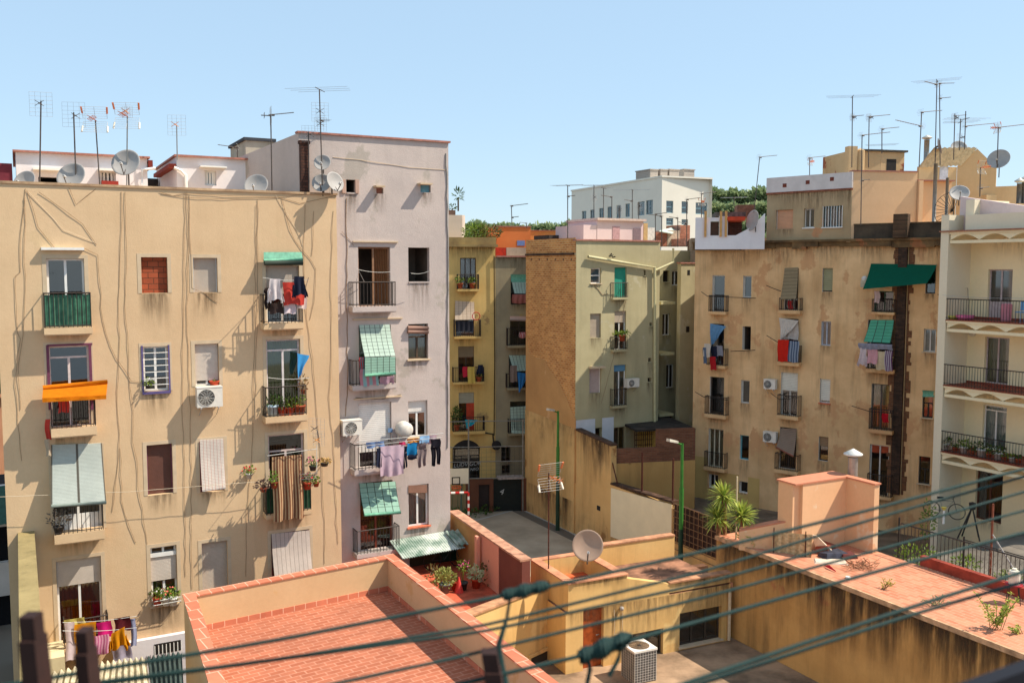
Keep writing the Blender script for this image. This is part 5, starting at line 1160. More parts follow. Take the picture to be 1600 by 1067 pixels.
# white terrace wall at the left end of the brown roof
FT = Frame(1085, 50.5, -8)
zt0 = FT.L(1090, 384)[1]
t = thing('roof_terrace', 'whitewashed roof terrace with a red tiled canopy and an open doorway, left of the penthouse', 'roof house', FT.W(0, zR-.5), FT.ang)
WHT = plaster((236, 230, 228), (222, 214, 214), bump=.4, streak=.15, sc=(150, 140, 136))
s = lambda x, y=360: FT.L(x, y)[0]; z = lambda y, x=1130: FT.L(x, y)[1]
m = MB(); m.box(FT, 0, s(1195), zt0-.2, z(368), -.3, 0).box(FT, 0, s(1110), z(368), z(340), -.3, 0).box(FT, s(1110), s(1124), z(346), z(340), -.3, 0).box(FT, s(1124), s(1137), z(368), z(338), -.3, 0)
m.hexa([FT.W(s(1150), z(368), 0), FT.W(s(1195), z(368), 0), FT.W(s(1195), z(368), -.3), FT.W(s(1150), z(368), -.3)], [FT.W(s(1176), z(354), 0), FT.W(s(1195), z(334), 0), FT.W(s(1195), z(334), -.3), FT.W(s(1176), z(354), -.3)])
m.build('wall', WHT, t)
MB().box(FT, s(1137), s(1165), z(366), z(345), -2.2, -1.9).build('recess', bricks((96, 56, 44), (74, 44, 36), (90, 70, 60), .3, .1), t); MB().box(FT, s(1136), s(1164), z(345), z(339), -2, .1).build('canopy', plain((206, 70, 36), .7), t)
MB().box(FT, s(1110), s(1124), z(368), z(346), -.6, -.5).build('doorway', plain((96, 70, 56), .8), t)
for x in (1102, 1126, 1134): MB().box(FT, s(x)-.06, s(x)+.06, z(370), z(330), .01, .12).build('post', plain((214, 160, 96), .7), t)
MB().box(FT, s(1118), s(1166), z(338), z(331), -3, -.4).build('felt_roof', plain((106, 98, 92), .95, var=.4), t)
lump((1152, 320, 1180, 340), plain((150, 100, 80), .9, var=.3), 'brownish chimney block behind the white roof terrace', F=FT.off(-4), dep=1.4)
# distant fillers so that no bare ground shows between the roofs
lump((1080, 372, 1200, 392), plain((150, 132, 110), .9), 'flat grey roof behind the white roof terrace', F=FT.off(-8), dep=5, zb=0)

# ---- cream building with vaulted balconies
FC = Frame(1481, 41.0, -60)
CR = plaster((244, 226, 184), (238, 218, 174), bump=.15, big=.2)
CRM = plain((240, 222, 182), .9, var=.05, scale=1, name='cream_render')
LG = plaster((230, 216, 188), (224, 208, 178), bump=.15)
b = Bld(FC, 'apartment_building', 'cream apartment building at the right edge with deep vaulted balcony galleries', 'building', wall=CR)
sEnd = FC.L(1640, 500)[0]+2.5; DEP = 1.5
FCi = FC.off(-DEP)
yF = [(373, 362), (500, 0), (603, 0), (706, 0)]
zf = [FC.L(1476, y)[1] for y in (500, 602, 706)]; zt = FC.L(1476, 372)[1]; zg0 = 4.9
# inner wall with doors
bb = Bld.__new__(Bld); bb.F = FCi; bb.root = b.root; bb.holes = []; bb.wall = CR
DRF = plain((196, 176, 172), .5)
bb.win((1543, 421, 1581, 499), 'door', frame=DRF, sash=2, transom=0, bot=.35); bb.win((1538, 527, 1576, 600), 'door', frame=DRF, sash=2, curt=cloth((150, 140, 84))); bb.win((1535, 634, 1572, 703), 'door', frame=WHITE, sash=2, transom=.1, curt=cloth((190, 196, 186)))
bb.win((1524, 733, 1566, 815), 'door', frame=plain((110, 62, 44), .5, var=.2), sash=2, bot=0, pane=True, curt=cloth((96, 54, 40)))
bb.facade(-.02, sEnd, 0, zt+.25, 9)
m = MB(); m.box(FC, -.38, .0, 0, zt+1.0, -DEP, .12); m.build('end_pillar', LG, b.root)
for i, zz in enumerate(zf+[zt+.25]):
    m = MB(); top = zz; n = int(sEnd/1.35)+1
    m.box(FC, .01, sEnd, top-.1, top, -DEP+.01, .1)
    w_ = 1.35; prof = []
    for k in range(n):
        for j in range(9): u = j/8; prof.append((.05+k*w_+u*w_, top-.36+.24*math.sin(math.pi*u)))
    for a, c in zip(prof[:-1], prof[1:]):
        if c[0]-a[0] < 1e-6 or c[0] > sEnd: continue
        m.hexa([FC.W(a[0], a[1], .06), FC.W(c[0], c[1], .06), FC.W(c[0], c[1], -DEP+.01), FC.W(a[0], a[1], -DEP+.01)], [FC.W(a[0], top-.101, .06), FC.W(c[0], top-.101, .06), FC.W(c[0], top-.101, -DEP+.01), FC.W(a[0], top-.101, -DEP+.01)])
    m.box(FC, .02, sEnd, top-.5, top-.37, -.12, .05)
    sl = m.build('vaulted_slab', CRM, b.root)
    if i < 3:
        MB().box(FC, .0, sEnd, top+.002, top+.035, -DEP+.02, .14).build('floor_tiles', plain((150, 66, 44), .6, var=.2, scale=6, name='red_tiles'), sl)
        MB().box(FCi, .02, sEnd, top+.04, top+.14, .003, .02).build('skirting', plain((150, 70, 50), .6), sl)
        r = MB(); k = 0; zh = top+.95
        while .05+k*.13 < sEnd: s = .05+k*.13; r.tube([FC.W(s, top+.04, .1), FC.W(s, zh, .1)], .011, 4); k += 1
        r.tube([FC.W(.0, zh, .1), FC.W(sEnd, zh, .1)], .022, 4).tube([FC.W(0, top+.12, .1), FC.W(sEnd, top+.12, .1)], .014, 4); r.build('railing', IRON, sl)
zt2 = zt+.25
MB().box(FC, -.42, sEnd, zt2+.001, zt2+.06, -DEP, .2).build('clay_edge', plain((168, 110, 84), .8, var=.2), b.root)
m = MB(); zp = FC.L(1500, 312)[1]; zp2 = FC.L(1500, 345)[1]
m.box(FC, .5, sEnd, zt2+.06, zp2+.25, -.5, -.3)
m.box(FC, .35, .75, zt2+.06, zp, -3, -.5)
m.build('roof_parapet', LG, b.root)
PW = plaster((224, 204, 200), (200, 176, 170), streak=.4, sc=(150, 120, 104), bump=.5)
g = FC.off(-.9); a, c = g.L(1500, 320)[0], g.L(1568, 330)[0]; za, zc = g.L(1503, 307)[1], g.L(1562, 324)[1]
MB().hexa([g.W(a, zt2, 0), g.W(c+4, zt2, 0), g.W(c+4, zt2, -.25), g.W(a, zt2, -.25)], [g.W(a, za, 0), g.W(c+4, zc-.6, 0), g.W(c+4, zc-.6, -.25), g.W(a, za, -.25)]).build('sloping_roof_wall', PW, b.root)
tag(MB().tube([FCi.W(*FCi.L(x, y, .3), .3) for x, y in ((1474, 636), (1474, 692))], .13, 12, True).lathe(FCi.W(*FCi.L(1474, 634, .3), .3), (0, 0, 1), [(.2, 0), (.2, .5), (0, .55)], 12).build('water_heater', plain((116, 66, 52), .5, var=.2)), 'brown tank with a dark top standing at the left end of the plant balcony', 'water heater')
# courtyard in front of it and the roof terrace with pink tiles
zT2 = 6.5
PT = bricks((204, 138, 106), (180, 112, 82), (208, 152, 124), .34, .17, axis='xy', m=.012, stain=.25, sc=(178, 112, 84), bump=.3)
A1, A2, A3 = G(1104, 832, zT2), G(1142, 845, zT2), G(1600, 1021, zT2)
dir2 = (A3-A2).normalized(); perp = Vector((-dir2.y, dir2.x, 0))       # towards the right and away
A4 = A2+dir2*26
FX = Frame(0, 1, math.degrees(math.atan2(dir2.y, dir2.x))); FX.O = Vector((A2.x, A2.y, 0)); LEN = 26
wd = 3.35
STW = plaster((222, 172, 106), (198, 148, 86), streak=.85, sc=(72, 54, 42), zt=6.5, zl=2.4, bump=.7, patch=(196, 132, 84), pt=.62, big=.5)
t = thing('terrace_building', 'long low ochre building with black rain stains and a pink tiled roof deck', 'building', FX.W(0, 0, 0), FX.ang)
m = MB().mat(STW); m.box(FX, -.7, LEN, 0, zT2-.12, -wd, 0)
m.build('wall', None, t)
grime(FX, -.6, LEN, zT2-.12, zT2-.12, t, .8, 2.7, seed=8); grime(FX, 3, LEN, zT2-.12, zT2-.12, t, .8, 3.0, o=.012, seed=19); grime(FX, -.6, 9, zT2-.12, zT2-.12, t, .3, .9, o=.018, seed=5)
m = MB().mat(PT); m.box(FX, -.7, LEN, zT2-.1, zT2, -wd+.02, .0); m.build('tiled_deck', None, t)
MB().box(FX, -.72, LEN, zT2-.12, zT2+.015, .002, .07).build('edge_tiles', plain((214, 170, 130), .9, var=.35, scale=4, name='mortar_edge'), t)
MB().box(FX, 4.6, LEN, zT2, zT2+.3, -wd-.18, -wd).build('kerb', plain((170, 72, 52), .8, var=.25, scale=3, name='red_oxide_paint'), t)
MB().box(FX, 2.1, 2.5, .0, 6.45, .05, .1) if 0 else None
FX2 = FX
slab('courtyard_paving', [FX.W(0, 0, -wd-.2), FX.W(30, 0, -wd-.2), FX.W(30, 0, -22), FX.W(0, 0, -22)], .02, 4.6, plain((122, 112, 100), .95, var=.35, scale=.6, name='stained_concrete', bump=.2))
# chimney house: box, wing wall, top
PK = plaster((230, 184, 140), (222, 172, 128), bump=.25, patch=(226, 196, 160), pt=.57); PKT = plain((200, 128, 96), .85, var=.08, scale=5, name='pink_tile')
zBt = 8.55; p0 = G(1252, 863, zT2)
F3 = Frame(0, 1, 28); F3.O = Vector((p0.x, p0.y, 0))
w1 = F3.L(1321, 800)[0]; 
t = thing('chimney_house', 'peach stair house with a long wing wall and pink coping on the tiled roof deck', 'roof house', F3.W(0, zT2), F3.ang)
zBt = F3.L(1252, 757)[1]
MB().box(F3, -.3, -.001, zT2-.2, zBt, -.75, -.12).box(F3, 0, w1, zT2-.2, zBt, -.75, 0).box(F3, w1, w1+.22, zT2-.2, zBt, -.75, 1.12).build('wall', PK, t)
MB().box(F3, -.34, w1+.24, zBt, zBt+.05, -.8, .03).box(F3, w1-.03, w1+.25, zBt, zBt+.05, .032, 1.16).build('coping', PKT, t)
a = F3.W(-.3, 0, -.4)
lw = G(1155, 828, zT2+.55); MBw = MB(); c = Vector((a.x, a.y, 0)); d0 = Vector((lw.x, lw.y, 0)); nn_ = (c-d0).normalized(); pp = Vector((-nn_.y, nn_.x, 0))*.35
MBw.mat(PK).hexa([d0+Vector((0, 0, zT2-.1)), c+Vector((0, 0, zT2-.1)), c+pp+Vector((0, 0, zT2-.1)), d0+pp+Vector((0, 0, zT2-.1))], [d0+Vector((0, 0, zT2+.5)), c+Vector((0, 0, zT2+.9)), c+pp+Vector((0, 0, zT2+.9)), d0+pp+Vector((0, 0, zT2+.5))])
MBw.build('low_wall', None, t)
pp2 = pp*1.1; MB().hexa([d0+Vector((0, 0, zT2+.5)), c+Vector((0, 0, zT2+.9)), c+pp2+Vector((0, 0, zT2+.9)), d0+pp2+Vector((0, 0, zT2+.5))], [d0+Vector((0, 0, zT2+.55)), c+Vector((0, 0, zT2+.95)), c+pp2+Vector((0, 0, zT2+.95)), d0+pp2+Vector((0, 0, zT2+.55))]).build('low_wall_coping', PKT, t)
cpz = F3.W(w1+.5, zT2, -.2); t = thing('flue_pipe', 'ribbed steel flue with a conical cap on the peach stair house', 'flue', cpz, 0, 'metal flues on the roofs')
prof = []; H = U(1345, 714, cpz.y).z-zT2
for k in range(60): prof += [(.155+.006*(k % 2), H*k/60)]
MB().lathe(cpz, (0, 0, 1), prof+[(.155, H)], 18).build('pipe', plain((176, 160, 148), .4, .6, .1, name='ribbed_steel'), t, True)
MB().lathe(cpz+Vector((0, 0, H+.03)), (0, 0, 1), [(.16, 0), (.3, .05), (.3, .09), (.0, .26)], 20).build('cap', plain((230, 226, 216), .4), t, True)
# ================================================================ terraces, patio and yard in the middle ground
random.seed(21)
TILE = bricks((180, 108, 80), (162, 92, 66), (200, 146, 120), .35, .165, axis='xy', m=.011, stain=.5, sc=(132, 84, 66), bump=.2)
TCOP = bricks((202, 124, 94), (188, 110, 82), (222, 176, 148), .3, .6, axis='xy', m=.012, stain=.1, bump=.2)
zt1, zf1 = 7.5, 6.62
cA, cB, cC = G(613, 867, zt1), G(287, 930, zt1), G(328, 1067, zt1)
dR = (G(868, 1067, zt1)-cA).normalized(); dL = (cC-cB).normalized()
P1 = [cA, cA+dR*15, cB+dL*15, cB]; P1 = [Vector((p.x, p.y)) for p in P1]      # clockwise seen from above
ang1 = math.atan2((cA-cB).y, (cA-cB).x)
YE2 = plaster((210, 178, 136), (198, 164, 122), bump=.25, patch=(198, 160, 110), pt=.6)
t = thing('terrace_building', 'ochre building in the foreground with a walled terracotta tiled roof terrace', 'building', (cB.x, cB.y, 0), ang1)
ctr = sum(P1, Vector((0, 0)))/4
def inset(P, d):
    n = len(P); out = []
    for i in range(n):
        a, b_, c = P[i-1], P[i], P[(i+1) % n]; d1 = (b_-a).normalized(); d2 = (c-b_).normalized()
        n1 = Vector((-d1.y, d1.x)); n2 = Vector((-d2.y, d2.x))
        if n1.dot(ctr-b_) < 0: n1 = -n1
        if n2.dot(ctr-b_) < 0: n2 = -n2
        out.append(b_+(n1+n2)*d/(1+n1.dot(n2)))
    return out
Pin = inset(P1, .24); Pc = inset(P1, -.03); Pci = inset(P1, .27)
m = MB().mat(YE2)
for i in range(4):
    j = (i+1) % 4; q = [P1[j], P1[i], Pin[i], Pin[j]]; m.prism(q, zf1-.3, zt1)
    m.quad(*[Vector((v.x, v.y, z)) for v, z in ((P1[j], 0), (P1[i], 0), (P1[i], zf1-.3), (P1[j], zf1-.3))])
m.build('wall', None, t)
m = MB()
for i in range(4): j = (i+1) % 4; m.prism([Pc[j], Pc[i], Pci[i], Pci[j]], zt1+.001, zt1+.035)
m.build('coping', TCOP, t)
MB().prism(Pin[::-1], zf1-.1, zf1).build('tiled_floor', TILE, t)
m = MB(); Ps = inset(P1, .26)
for i in range(4): j = (i+1) % 4; m.prism([Pin[j], Pin[i], Ps[i], Ps[j]], zf1+.001, zf1+.13)
m.build('skirting', TCOP, t)
# patio with the yellow door building
zP0 = 3.3
slab('patio_floor', [G(830, 1500, zP0), FX.W(16, 0, .02), FX.W(-.7, 0, .02), G(735, 985, zP0)], .03, zP0, plain((176, 144, 114), .95, var=.4, scale=.8, name='patio_paving', bump=.3))
FD = Frame(927, 27.3, 25)
YD = plaster((226, 186, 122), (212, 168, 104), streak=.6, sc=(120, 92, 56), zt=6.4, zl=1.0, bump=.35, patch=(228, 192, 128), pt=.6)
b = Bld(FD, 'patio_building', 'yellow single-storey patio building with a wooden door and a hollow raised parapet', 'building', wall=YD, zb=zP0)
WD = plain((176, 84, 36), .5, var=.3, scale=5, name='varnished_wood', bump=.2)
b.win((975, 987, 1036, 1035), 'window', frame=plain((70, 60, 50), .6), sash=3, sill=SURR); b.win((1062, 952, 1127, 1004), 'window', frame=plain((70, 60, 50), .6), sash=3, sill=SURR)
fr, q = b.win((911, 941, 943, 1056), 'door', frame=WD, sash=1, pane=False)
MB().box(FD, q[0]+.05, q[1]-.05, zP0, q[3]-.06, -.17, -.14).build('door_leaf', WD, fr); MB().tube([FD.W(q[1]-.1, zP0+1, -.13), FD.W(q[1]-.1, zP0+1, -.08), FD.W(q[1]-.22, zP0+1, -.08)], .012, 5).build('handle', STEEL, fr)
sd0 = FD.L(895, 950)[0]; sl = FD.L(884, 950)[0]; sr = FD.L(1141, 930)[0]
zD1 = FD.L(1090, 921)[1]; zD0 = 5.55
b.facade(sl, sr, zP0, zD1, 3.4, roofm=plain((170, 120, 92), .9, var=.3, scale=2, name='roof_screed', c2=(96, 66, 50)))
MB().box(FD, sr+.002, sr+.06, zD1-.1, zD1+.05, -.3, .05).build('coping', plain((196, 140, 104), .9, var=.25, scale=3, name='clay_edge'), b.root)
DKR = plain((120, 84, 62), .95, var=.4, scale=2, name='dark_roofing')
sm_ = FD.L(1046, 915)[0]; r1_ = FD.L(980, 900)[0]
m = MB().box(FD, r1_+.002, sr, zD1+.001, zD1+.75, -3.4, -3.15).box(FD, sm_, sr, zD1+.05, zD1+.35, -.22, -.02)
m.hexa([FD.W(r1_+.002, zD1+.001, 0), FD.W(sm_, zD1+.001, 0), FD.W(sm_, zD1+.001, -.24), FD.W(r1_+.002, zD1+.001, -.24)], [FD.W(r1_+.002, zD1+.75, 0), FD.W(sm_, zD1+.35, 0), FD.W(sm_, zD1+.35, -.24), FD.W(r1_+.002, zD1+.75, -.24)])
m.build('roof_parapet', YD, b.root)
MB().box(FD, r1_+.002, sr, zD1+.752, zD1+.8, -3.43, -3.12).box(FD, sm_, sr+.03, zD1+.352, zD1+.4, -.25, .03).build('parapet_edge', plain((206, 146, 108), .9, var=.3, scale=3, name='clay_edge'), b.root)
r0, r1 = FD.L(888, 900)[0], FD.L(980, 900)[0]; zR1 = FD.L(960, 896)[1]-.1; m = MB(); dd = 2.3
m.box(FD, r0, r1, zD1-.02 if 0 else zD1+.001, zR1, -.24, .003).box(FD, r0, r0+.24, zD1+.001, zR1, -dd, -.24).box(FD, r1-.24, r1, zD1+.001, zR1, -dd, -.24).box(FD, r0, r1, zD1+.001, zR1, -dd-.24, -dd)
m.build('raised_parapet', YD, b.root); grime(FD, r0, r1, zR1, zR1, b.root, .3, .8, o=.012, seed=4); grime(FD, sm_, sr, zD1+.35, zD1+.35, b.root, .3, .9, o=.012, seed=7)
m = MB(); z = zR1
m.box(FD, r0-.03, r1+.03, z, z+.04, -.27, .04).box(FD, r0-.03, r0+.27, z, z+.04, -dd, -.27).box(FD, r1-.27, r1+.03, z, z+.04, -dd, -.27).box(FD, r0-.03, r1+.03, z, z+.04, -dd-.27, -dd)
m.build('parapet_coping', plain((214, 146, 108), .9, var=.25, scale=3, name='clay_edge'), b.root)
MB().box(FD, r0+.24, r1-.24, zD1+.05, zD1+.3, -dd, -dd+.3).build('loose_tiles', bricks((222, 112, 66), (200, 92, 54), (110, 84, 60), .28, .14), b.root)
q = FD.rect((969, 945, 977, 956), .1); MB().lathe(FD.W(q[0]+.07, (q[2]+q[3])/2, .0), FD.n, [(0, .0), (.05, .02), (.07, .1), (0, .15)], 10).build('wall_lamp', plain((170, 160, 150), .5), b.root)
b.cable([(960, 952), (960, 990), (972, 992), (973, 956)], .008, CABLEW, .02)
b.part('downpipe', MB().tube([FD.W(sr-.1, zD1-.2, .1), FD.W(sr-.1, zP0+.05, .1)], .055, 8), plain((220, 196, 160), .6))
# sloping yard wall west of it, planted upper patio
zU = 4.9
a, c = G(738, 962, 5.6), G(862, 914, 5.6); d = (c-a).normalized(); pn = Vector((-d.y, d.x, 0))*.3; a = a-d*3
m = MB().mat(YD).hexa([Vector((v.x, v.y, 3.3)) for v in (a, c+d*.45, c+d*.45+pn, a+pn)], [Vector((v.x, v.y, z)) for v, z in ((a, 5.6), (c+d*.45, 5.6), (c+d*.45+pn, 5.6), (a+pn, 5.6))])
m.mat(plain((206, 150, 110), .9, var=.3, scale=3, name='clay_edge')).hexa([Vector((v.x, v.y, 5.602)) for v in (a-pn*.15, c+d*.45-pn*.15, c+d*.45+pn*1.15, a+pn*1.15)], [Vector((v.x, v.y, 5.66)) for v in (a-pn*.15, c+d*.45-pn*.15, c+d*.45+pn*1.15, a+pn*1.15)])
t = thing('yard_wall', 'low ochre yard wall with a clay edge between the plants and the door building', 'wall', (a.x, a.y, 3.3), math.atan2(d.y, d.x)); m.build('wall', None, t)
g = Frame(0, 1, math.degrees(math.atan2(d.y, d.x))); g.O = Vector((a.x, a.y, 0)); q = g.rect((826, 1016, 876, 1056)); m = MB().mat(plain((70, 58, 46), .7)); m.box(g, q[0]+.05, q[1]-.05, 3.31, q[3]-.05, .005, .02)
m.mat(YD).box(g, q[0]-.05, q[0]+.05, 3.3, q[3], .002, .06).box(g, q[1]-.05, q[1]+.05, 3.3, q[3], .002, .06).box(g, q[0]-.05, q[1]+.05, q[3], q[3]+.1, .002, .07); m.build('hatch', None, t)
UY0 = c
pts = [G(640, 960, zU), G(745, 960, zU), G(845, 915, zU), G(821, 882, zU-.0)+Vector((0, -1.0, 0)), G(703, 800, zU)-Vector((0, 6, 0)), G(640, 850, zU)+Vector((0, 0, 0))]
slab('patio_floor', [G(560, 1000, zU), G(745, 968, zU), G(850, 925, zU), G(822, 906, zU), G(703, 846, zU), G(560, 846, zU)], .03, zU, plain((206, 96, 66), .85, var=.25, scale=3, name='red_paving', bump=.2))
w0, w1, w2 = G(703, 800, 6.5), G(760, 838, 6.5), G(822, 882, 6.5)
DRK = plaster((124, 72, 60), (100, 58, 50), streak=.4, sc=(66, 40, 34), bump=.5); PINKW = plaster((232, 160, 132), (222, 150, 122), bump=.2)
OW = plaster((190, 146, 92), (168, 124, 76), streak=.5, sc=(110, 80, 50), bump=.6)
t = thing('patio_wall', 'yard wall painted ochre, pink and dark red in turn, between the plants and the court', 'wall', (w0.x, w0.y, 0))
w2 = w0+(w2-w0)*.955; dw = (w2-w0); pn = Vector((-dw.y, dw.x, 0)).normalized()*.28
w1a = w0+dw*.47; w1b = w0+dw*.72
for (p, q, M, e) in ((w0, w1a, OW, .0), (w1a+dw*.0005, w1b, PINKW, -.02), (w1b+dw*.0005, w2, DRK, .0)):
    off = pn.normalized()*e; MB().hexa([Vector((v.x, v.y, 0)) for v in (p+off, q+off, q+pn, p+pn)], [p+off, q+off, q+pn, p+pn]).build('wall', M, t)
MB().hexa([v+Vector((0, 0, .001)) for v in (w0-pn*.2, w2-pn*.2, w2+pn*1.2, w0+pn*1.2)], [v+Vector((0, 0, .06)) for v in (w0-pn*.2, w2-pn*.2, w2+pn*1.2, w0+pn*1.2)]).build('coping', plain((206, 150, 120), .9, var=.3, scale=4), t)
ns = pn.normalized()
px_ = w1a-ns*.1; MB().hexa([Vector((v.x, v.y, zU)) for v in (px_, px_+dw*.03, px_+dw*.03-ns*.12, px_-ns*.12)], [Vector((v.x, v.y, 6.45)) for v in (px_, px_+dw*.03, px_+dw*.03-ns*.12, px_-ns*.12)]).build('buttress', PINKW, t)
# green sheet lean-to under the lilac building
MO = plain((204, 208, 196), .7, var=.4, scale=1.6, name='faded_green_sheet', c2=(96, 122, 104))
a_, b_, c_, d_ = G(640, 866, 6.75), G(706, 850, 6.85), G(700, 877, 6.3), G(664, 886, 6.2)
a_ = FL.W(FL.L(608, 860)[0], 5.95, .02); b_ = FL.W(FL.L(703, 850)[0], 6.0, .02); dn = FL.n*1.3-Vector((0, 0, .28))
corr('corrugated_roof', 'faded green corrugated lean-to roof at the foot of the lilac building', a_, b_, b_+dn, a_+dn, MO, 26, .012)
e0 = b_+FL.n*.25+Vector((0, 0, .06)); e1 = e0+FL.r*1.1; tag(MB().sheet(e0-FL.r*.3, e1, e1+dn*.8, e0-FL.r*.3+dn*.8, 40, 3, lambda u, v: Vector((0, 0, .03*math.sin(u*40)))).sheet(e0-FL.r*.3, e1, e1+dn*.8, e0-FL.r*.3+dn*.8, 40, 3, lambda u, v: Vector((0, 0, .03*math.sin(u*40)-.02))).build('corrugated_roof', MO), 'small loose green roof sheet by the corner of the lilac building', 'shed roof')
tag(MB().box(FL, FL.L(640, 880)[0], FL.L(704, 880)[0], zU, 5.7, .02, .06).build('yard_fence', plain((84, 72, 50), .9, var=.4, scale=2)), 'dim tan boarding under the green lean-to roof', 'fence')
tag(MB().box(FL, FL.L(708, 880)[0]-.6, FL.L(731, 880)[0], zU, 5.7, .08, .12).build('yard_screen', plain((36, 66, 50), .8, var=.3)), 'dark green screen under the lean-to roof, next to the pink wall', 'screen')
for (x0, y0, l) in ((700, 838, 'thin rail'),):
    pass
def bike(P, ang, label):
    t = thing('bicycle', label, 'bicycle', P, ang); M_ = DARKP; d = Vector((math.cos(ang), math.sin(ang), 0)); Z = Vector((0, 0, 1))
    for s in (-.5, .5):
        c = P+d*s+Z*.34; MB().tube([c+(d*math.cos(a)+Z*math.sin(a))*.33 for a in [i*6.2832/24 for i in range(25)]], .02, 5).build('wheel', M_, t)
    MB().tube([P-d*.5+Z*.34, P-d*.05+Z*.3, P-d*.18+Z*.8, P-d*.5+Z*.34], .014, 5).tube([P-d*.05+Z*.3, P+d*.35+Z*.78, P-d*.16+Z*.76], .016, 5).tube([P+d*.5+Z*.34, P+d*.34+Z*.9], .014, 5).build('frame', plain((60, 66, 70), .5), t)
    MB().tube([P+d*.34+Z*.9-Vector((-d.y, d.x, 0))*.25, P+d*.34+Z*.92+Vector((-d.y, d.x, 0))*.25], .014, 5).build('handlebar', M_, t); MB().tube([P-d*.3+Z*.86, P-d*.05+Z*.88], .05, 6, True).build('saddle', M_, t)
bike(FL.W(FL.L(683, 900)[0], zU, .75), FL.ang, 'dark bicycle parked in the shade under the green lean-to roof')
bpk = plain((226, 96, 150), .7, name='pink_petals'); wht = plain((236, 232, 224), .7, name='white_petals'); redp = plain((206, 36, 40), .7, name='red_petals'); salm = plain((232, 120, 100), .7, name='salmon_petals')
TC = plain((196, 76, 48), .8, name='red_clay'); DKPOT = plain((70, 66, 64), .7); LIGHTLEAF = leafm((120, 136, 70), (190, 196, 130))
pot(G(695, 926, zU), 'grey tub with a dense olive green bush, leftmost plant of the upper patio', .36, .32, leafm((120, 124, 60), (176, 176, 100)), .45, .34, plain((110, 120, 122), .7), n=260, ll=.14)
pot(G(711, 921, zU), 'small red pot with sparse leaves beside the grey tub', .3, .3, GREENLEAF, .12, .12, TC, n=30)
pot(G(723, 921, zU), 'dark pot with a slim pink-flowered stem on the upper patio', .33, .26, GREENLEAF, .25, .2, DKPOT, bpk, n=60, stem=.45)
pot(G(744, 918, zU), 'red pot with a pale variegated plant, rightmost on the upper patio', .34, .32, leafm((150, 170, 110), (222, 226, 190)), .4, .24, TC, n=160, ll=.13)
tag(MB().lathe(G(717, 925, zU), (0, 0, 1), [(.16, 0), (.02, .5), (0, .52)], 10).build('garden_cone', plain((220, 70, 60), .6)), 'small red cone between the pots of the upper patio', 'cone')
for (x, y, r_, l) in ((680, 912, .3, 'dry reddish shrub at the parapet, left of the grey tub'), (770, 915, .42, 'dark trailing shrub at the foot of the pink wall'), (786, 912, .3, 'dark shrub under the dark red wall')):
    p = G(x, y, zU); t = thing('shrub', l, 'shrub', p); MB().tube([p, p+Vector((.03, 0, r_))], .015, 4).build('stem', CABLE, t); MB().clump(p+Vector((0, 0, r_*1.1)), (r_*1.1, r_, r_), 130, .13, .035).build('foliage', leafm((80, 70, 40), (140, 120, 70)), t)
# patio loose things
p = G(1008, 1066, zP0); g = Frame(0, 1, 25); g.O = Vector((p.x, p.y, 0)); t = thing('condenser_unit', 'boxy outdoor condenser with a caged body and a white fan top, standing in the patio', 'air conditioner', p, g.ang)
h = 1.0; w_ = .37; MB().box(g, -w_, w_, zP0, zP0+h-.06, -.7, 0).build('casing', plain((96, 90, 84), .6, var=.2), t)
m = MB()
for k in range(9): s = -w_+2*w_*k/8; m.tube([g.W(s, zP0+.03, .012), g.W(s, zP0+h-.06, .012)], .009, 4)
for k in range(12): z = zP0+.05+k*.078; m.tube([g.W(-w_-.012, z, -.7), g.W(-w_-.012, z, .012), g.W(w_+.012, z, .012), g.W(w_+.012, z, -.7)], .007, 4)
for k in range(8): o = -.7*k/7; m.tube([g.W(-w_-.012, zP0, o), g.W(-w_-.012, zP0+h-.06, o)], .009, 4).tube([g.W(w_+.012, zP0, o), g.W(w_+.012, zP0+h-.06, o)], .009, 4)
m.build('cage', plain((190, 182, 172), .5, name='enamel'), t)
MB().box(g, -w_-.03, w_+.03, zP0+h-.059, zP0+h, -.74, .03).build('top', plain((226, 218, 206), .5, var=.05, name='enamel'), t)
m = MB(); cc = g.W(0, zP0+h+.006, -.35)
for k in range(1, 6): m.tube([cc+Vector((math.cos(a), math.sin(a), 0))*.06*k for a in [i*6.2832/20 for i in range(21)]], .006, 3)
for k in range(10): a = k*.6283; m.tube([cc, cc+Vector((math.cos(a), math.sin(a), 0))*.3], .005, 3)
m.build('fan_guard', DARKP, t); MB().lathe(g.W(0, zP0+h+.001, -.35), (0, 0, 1), [(0, 0), (.31, 0), (.31, .003)], 20).build('fan_opening', plain((150, 120, 90), .6), t)
tag(MB().tube([g.W(w_+.02, zP0+.75, -.3), g.W(w_+.2, zP0+.8, -.35), g.W(w_+.28, zP0+.4, -.4), g.W(w_+.2, zP0+.02, -.5)], .018, 6).tube([g.W(w_+.02, zP0+.68, -.3), g.W(w_+.16, zP0+.72, -.33), g.W(w_+.22, zP0+.4, -.35), g.W(w_+.16, zP0+.02, -.5)], .012, 6).build('hose', plain((120, 170, 100), .6)), 'green hoses at the side of the caged condenser', 'hose')
0 and thing('concrete_bench', 'low sunlit concrete ledge to the right of the caged condenser', 'ledge', G(1060, 1067, zP0))
# big beige dish and the aerial behind the raised parapet
ps = U(918, 852, 27.2); dish(ps, .46, -92, 18, 'big beige satellite dish behind the raised parapet of the door building', M=plain((166, 138, 118), .6, var=.08, scale=3, name='beige_paint'), mast=.5)
bse = Vector((U(857, 900, 28.3).x, 28.3, zD1)); antenna(bse, Vector((bse.x, 28.3, U(857, 738, 28.3).z)), [('corner', .97, -60, 1.5)], 'rusty-masted aerial with an orange-tipped reflector in front of the ochre court wall', r=.022, M=RUST)
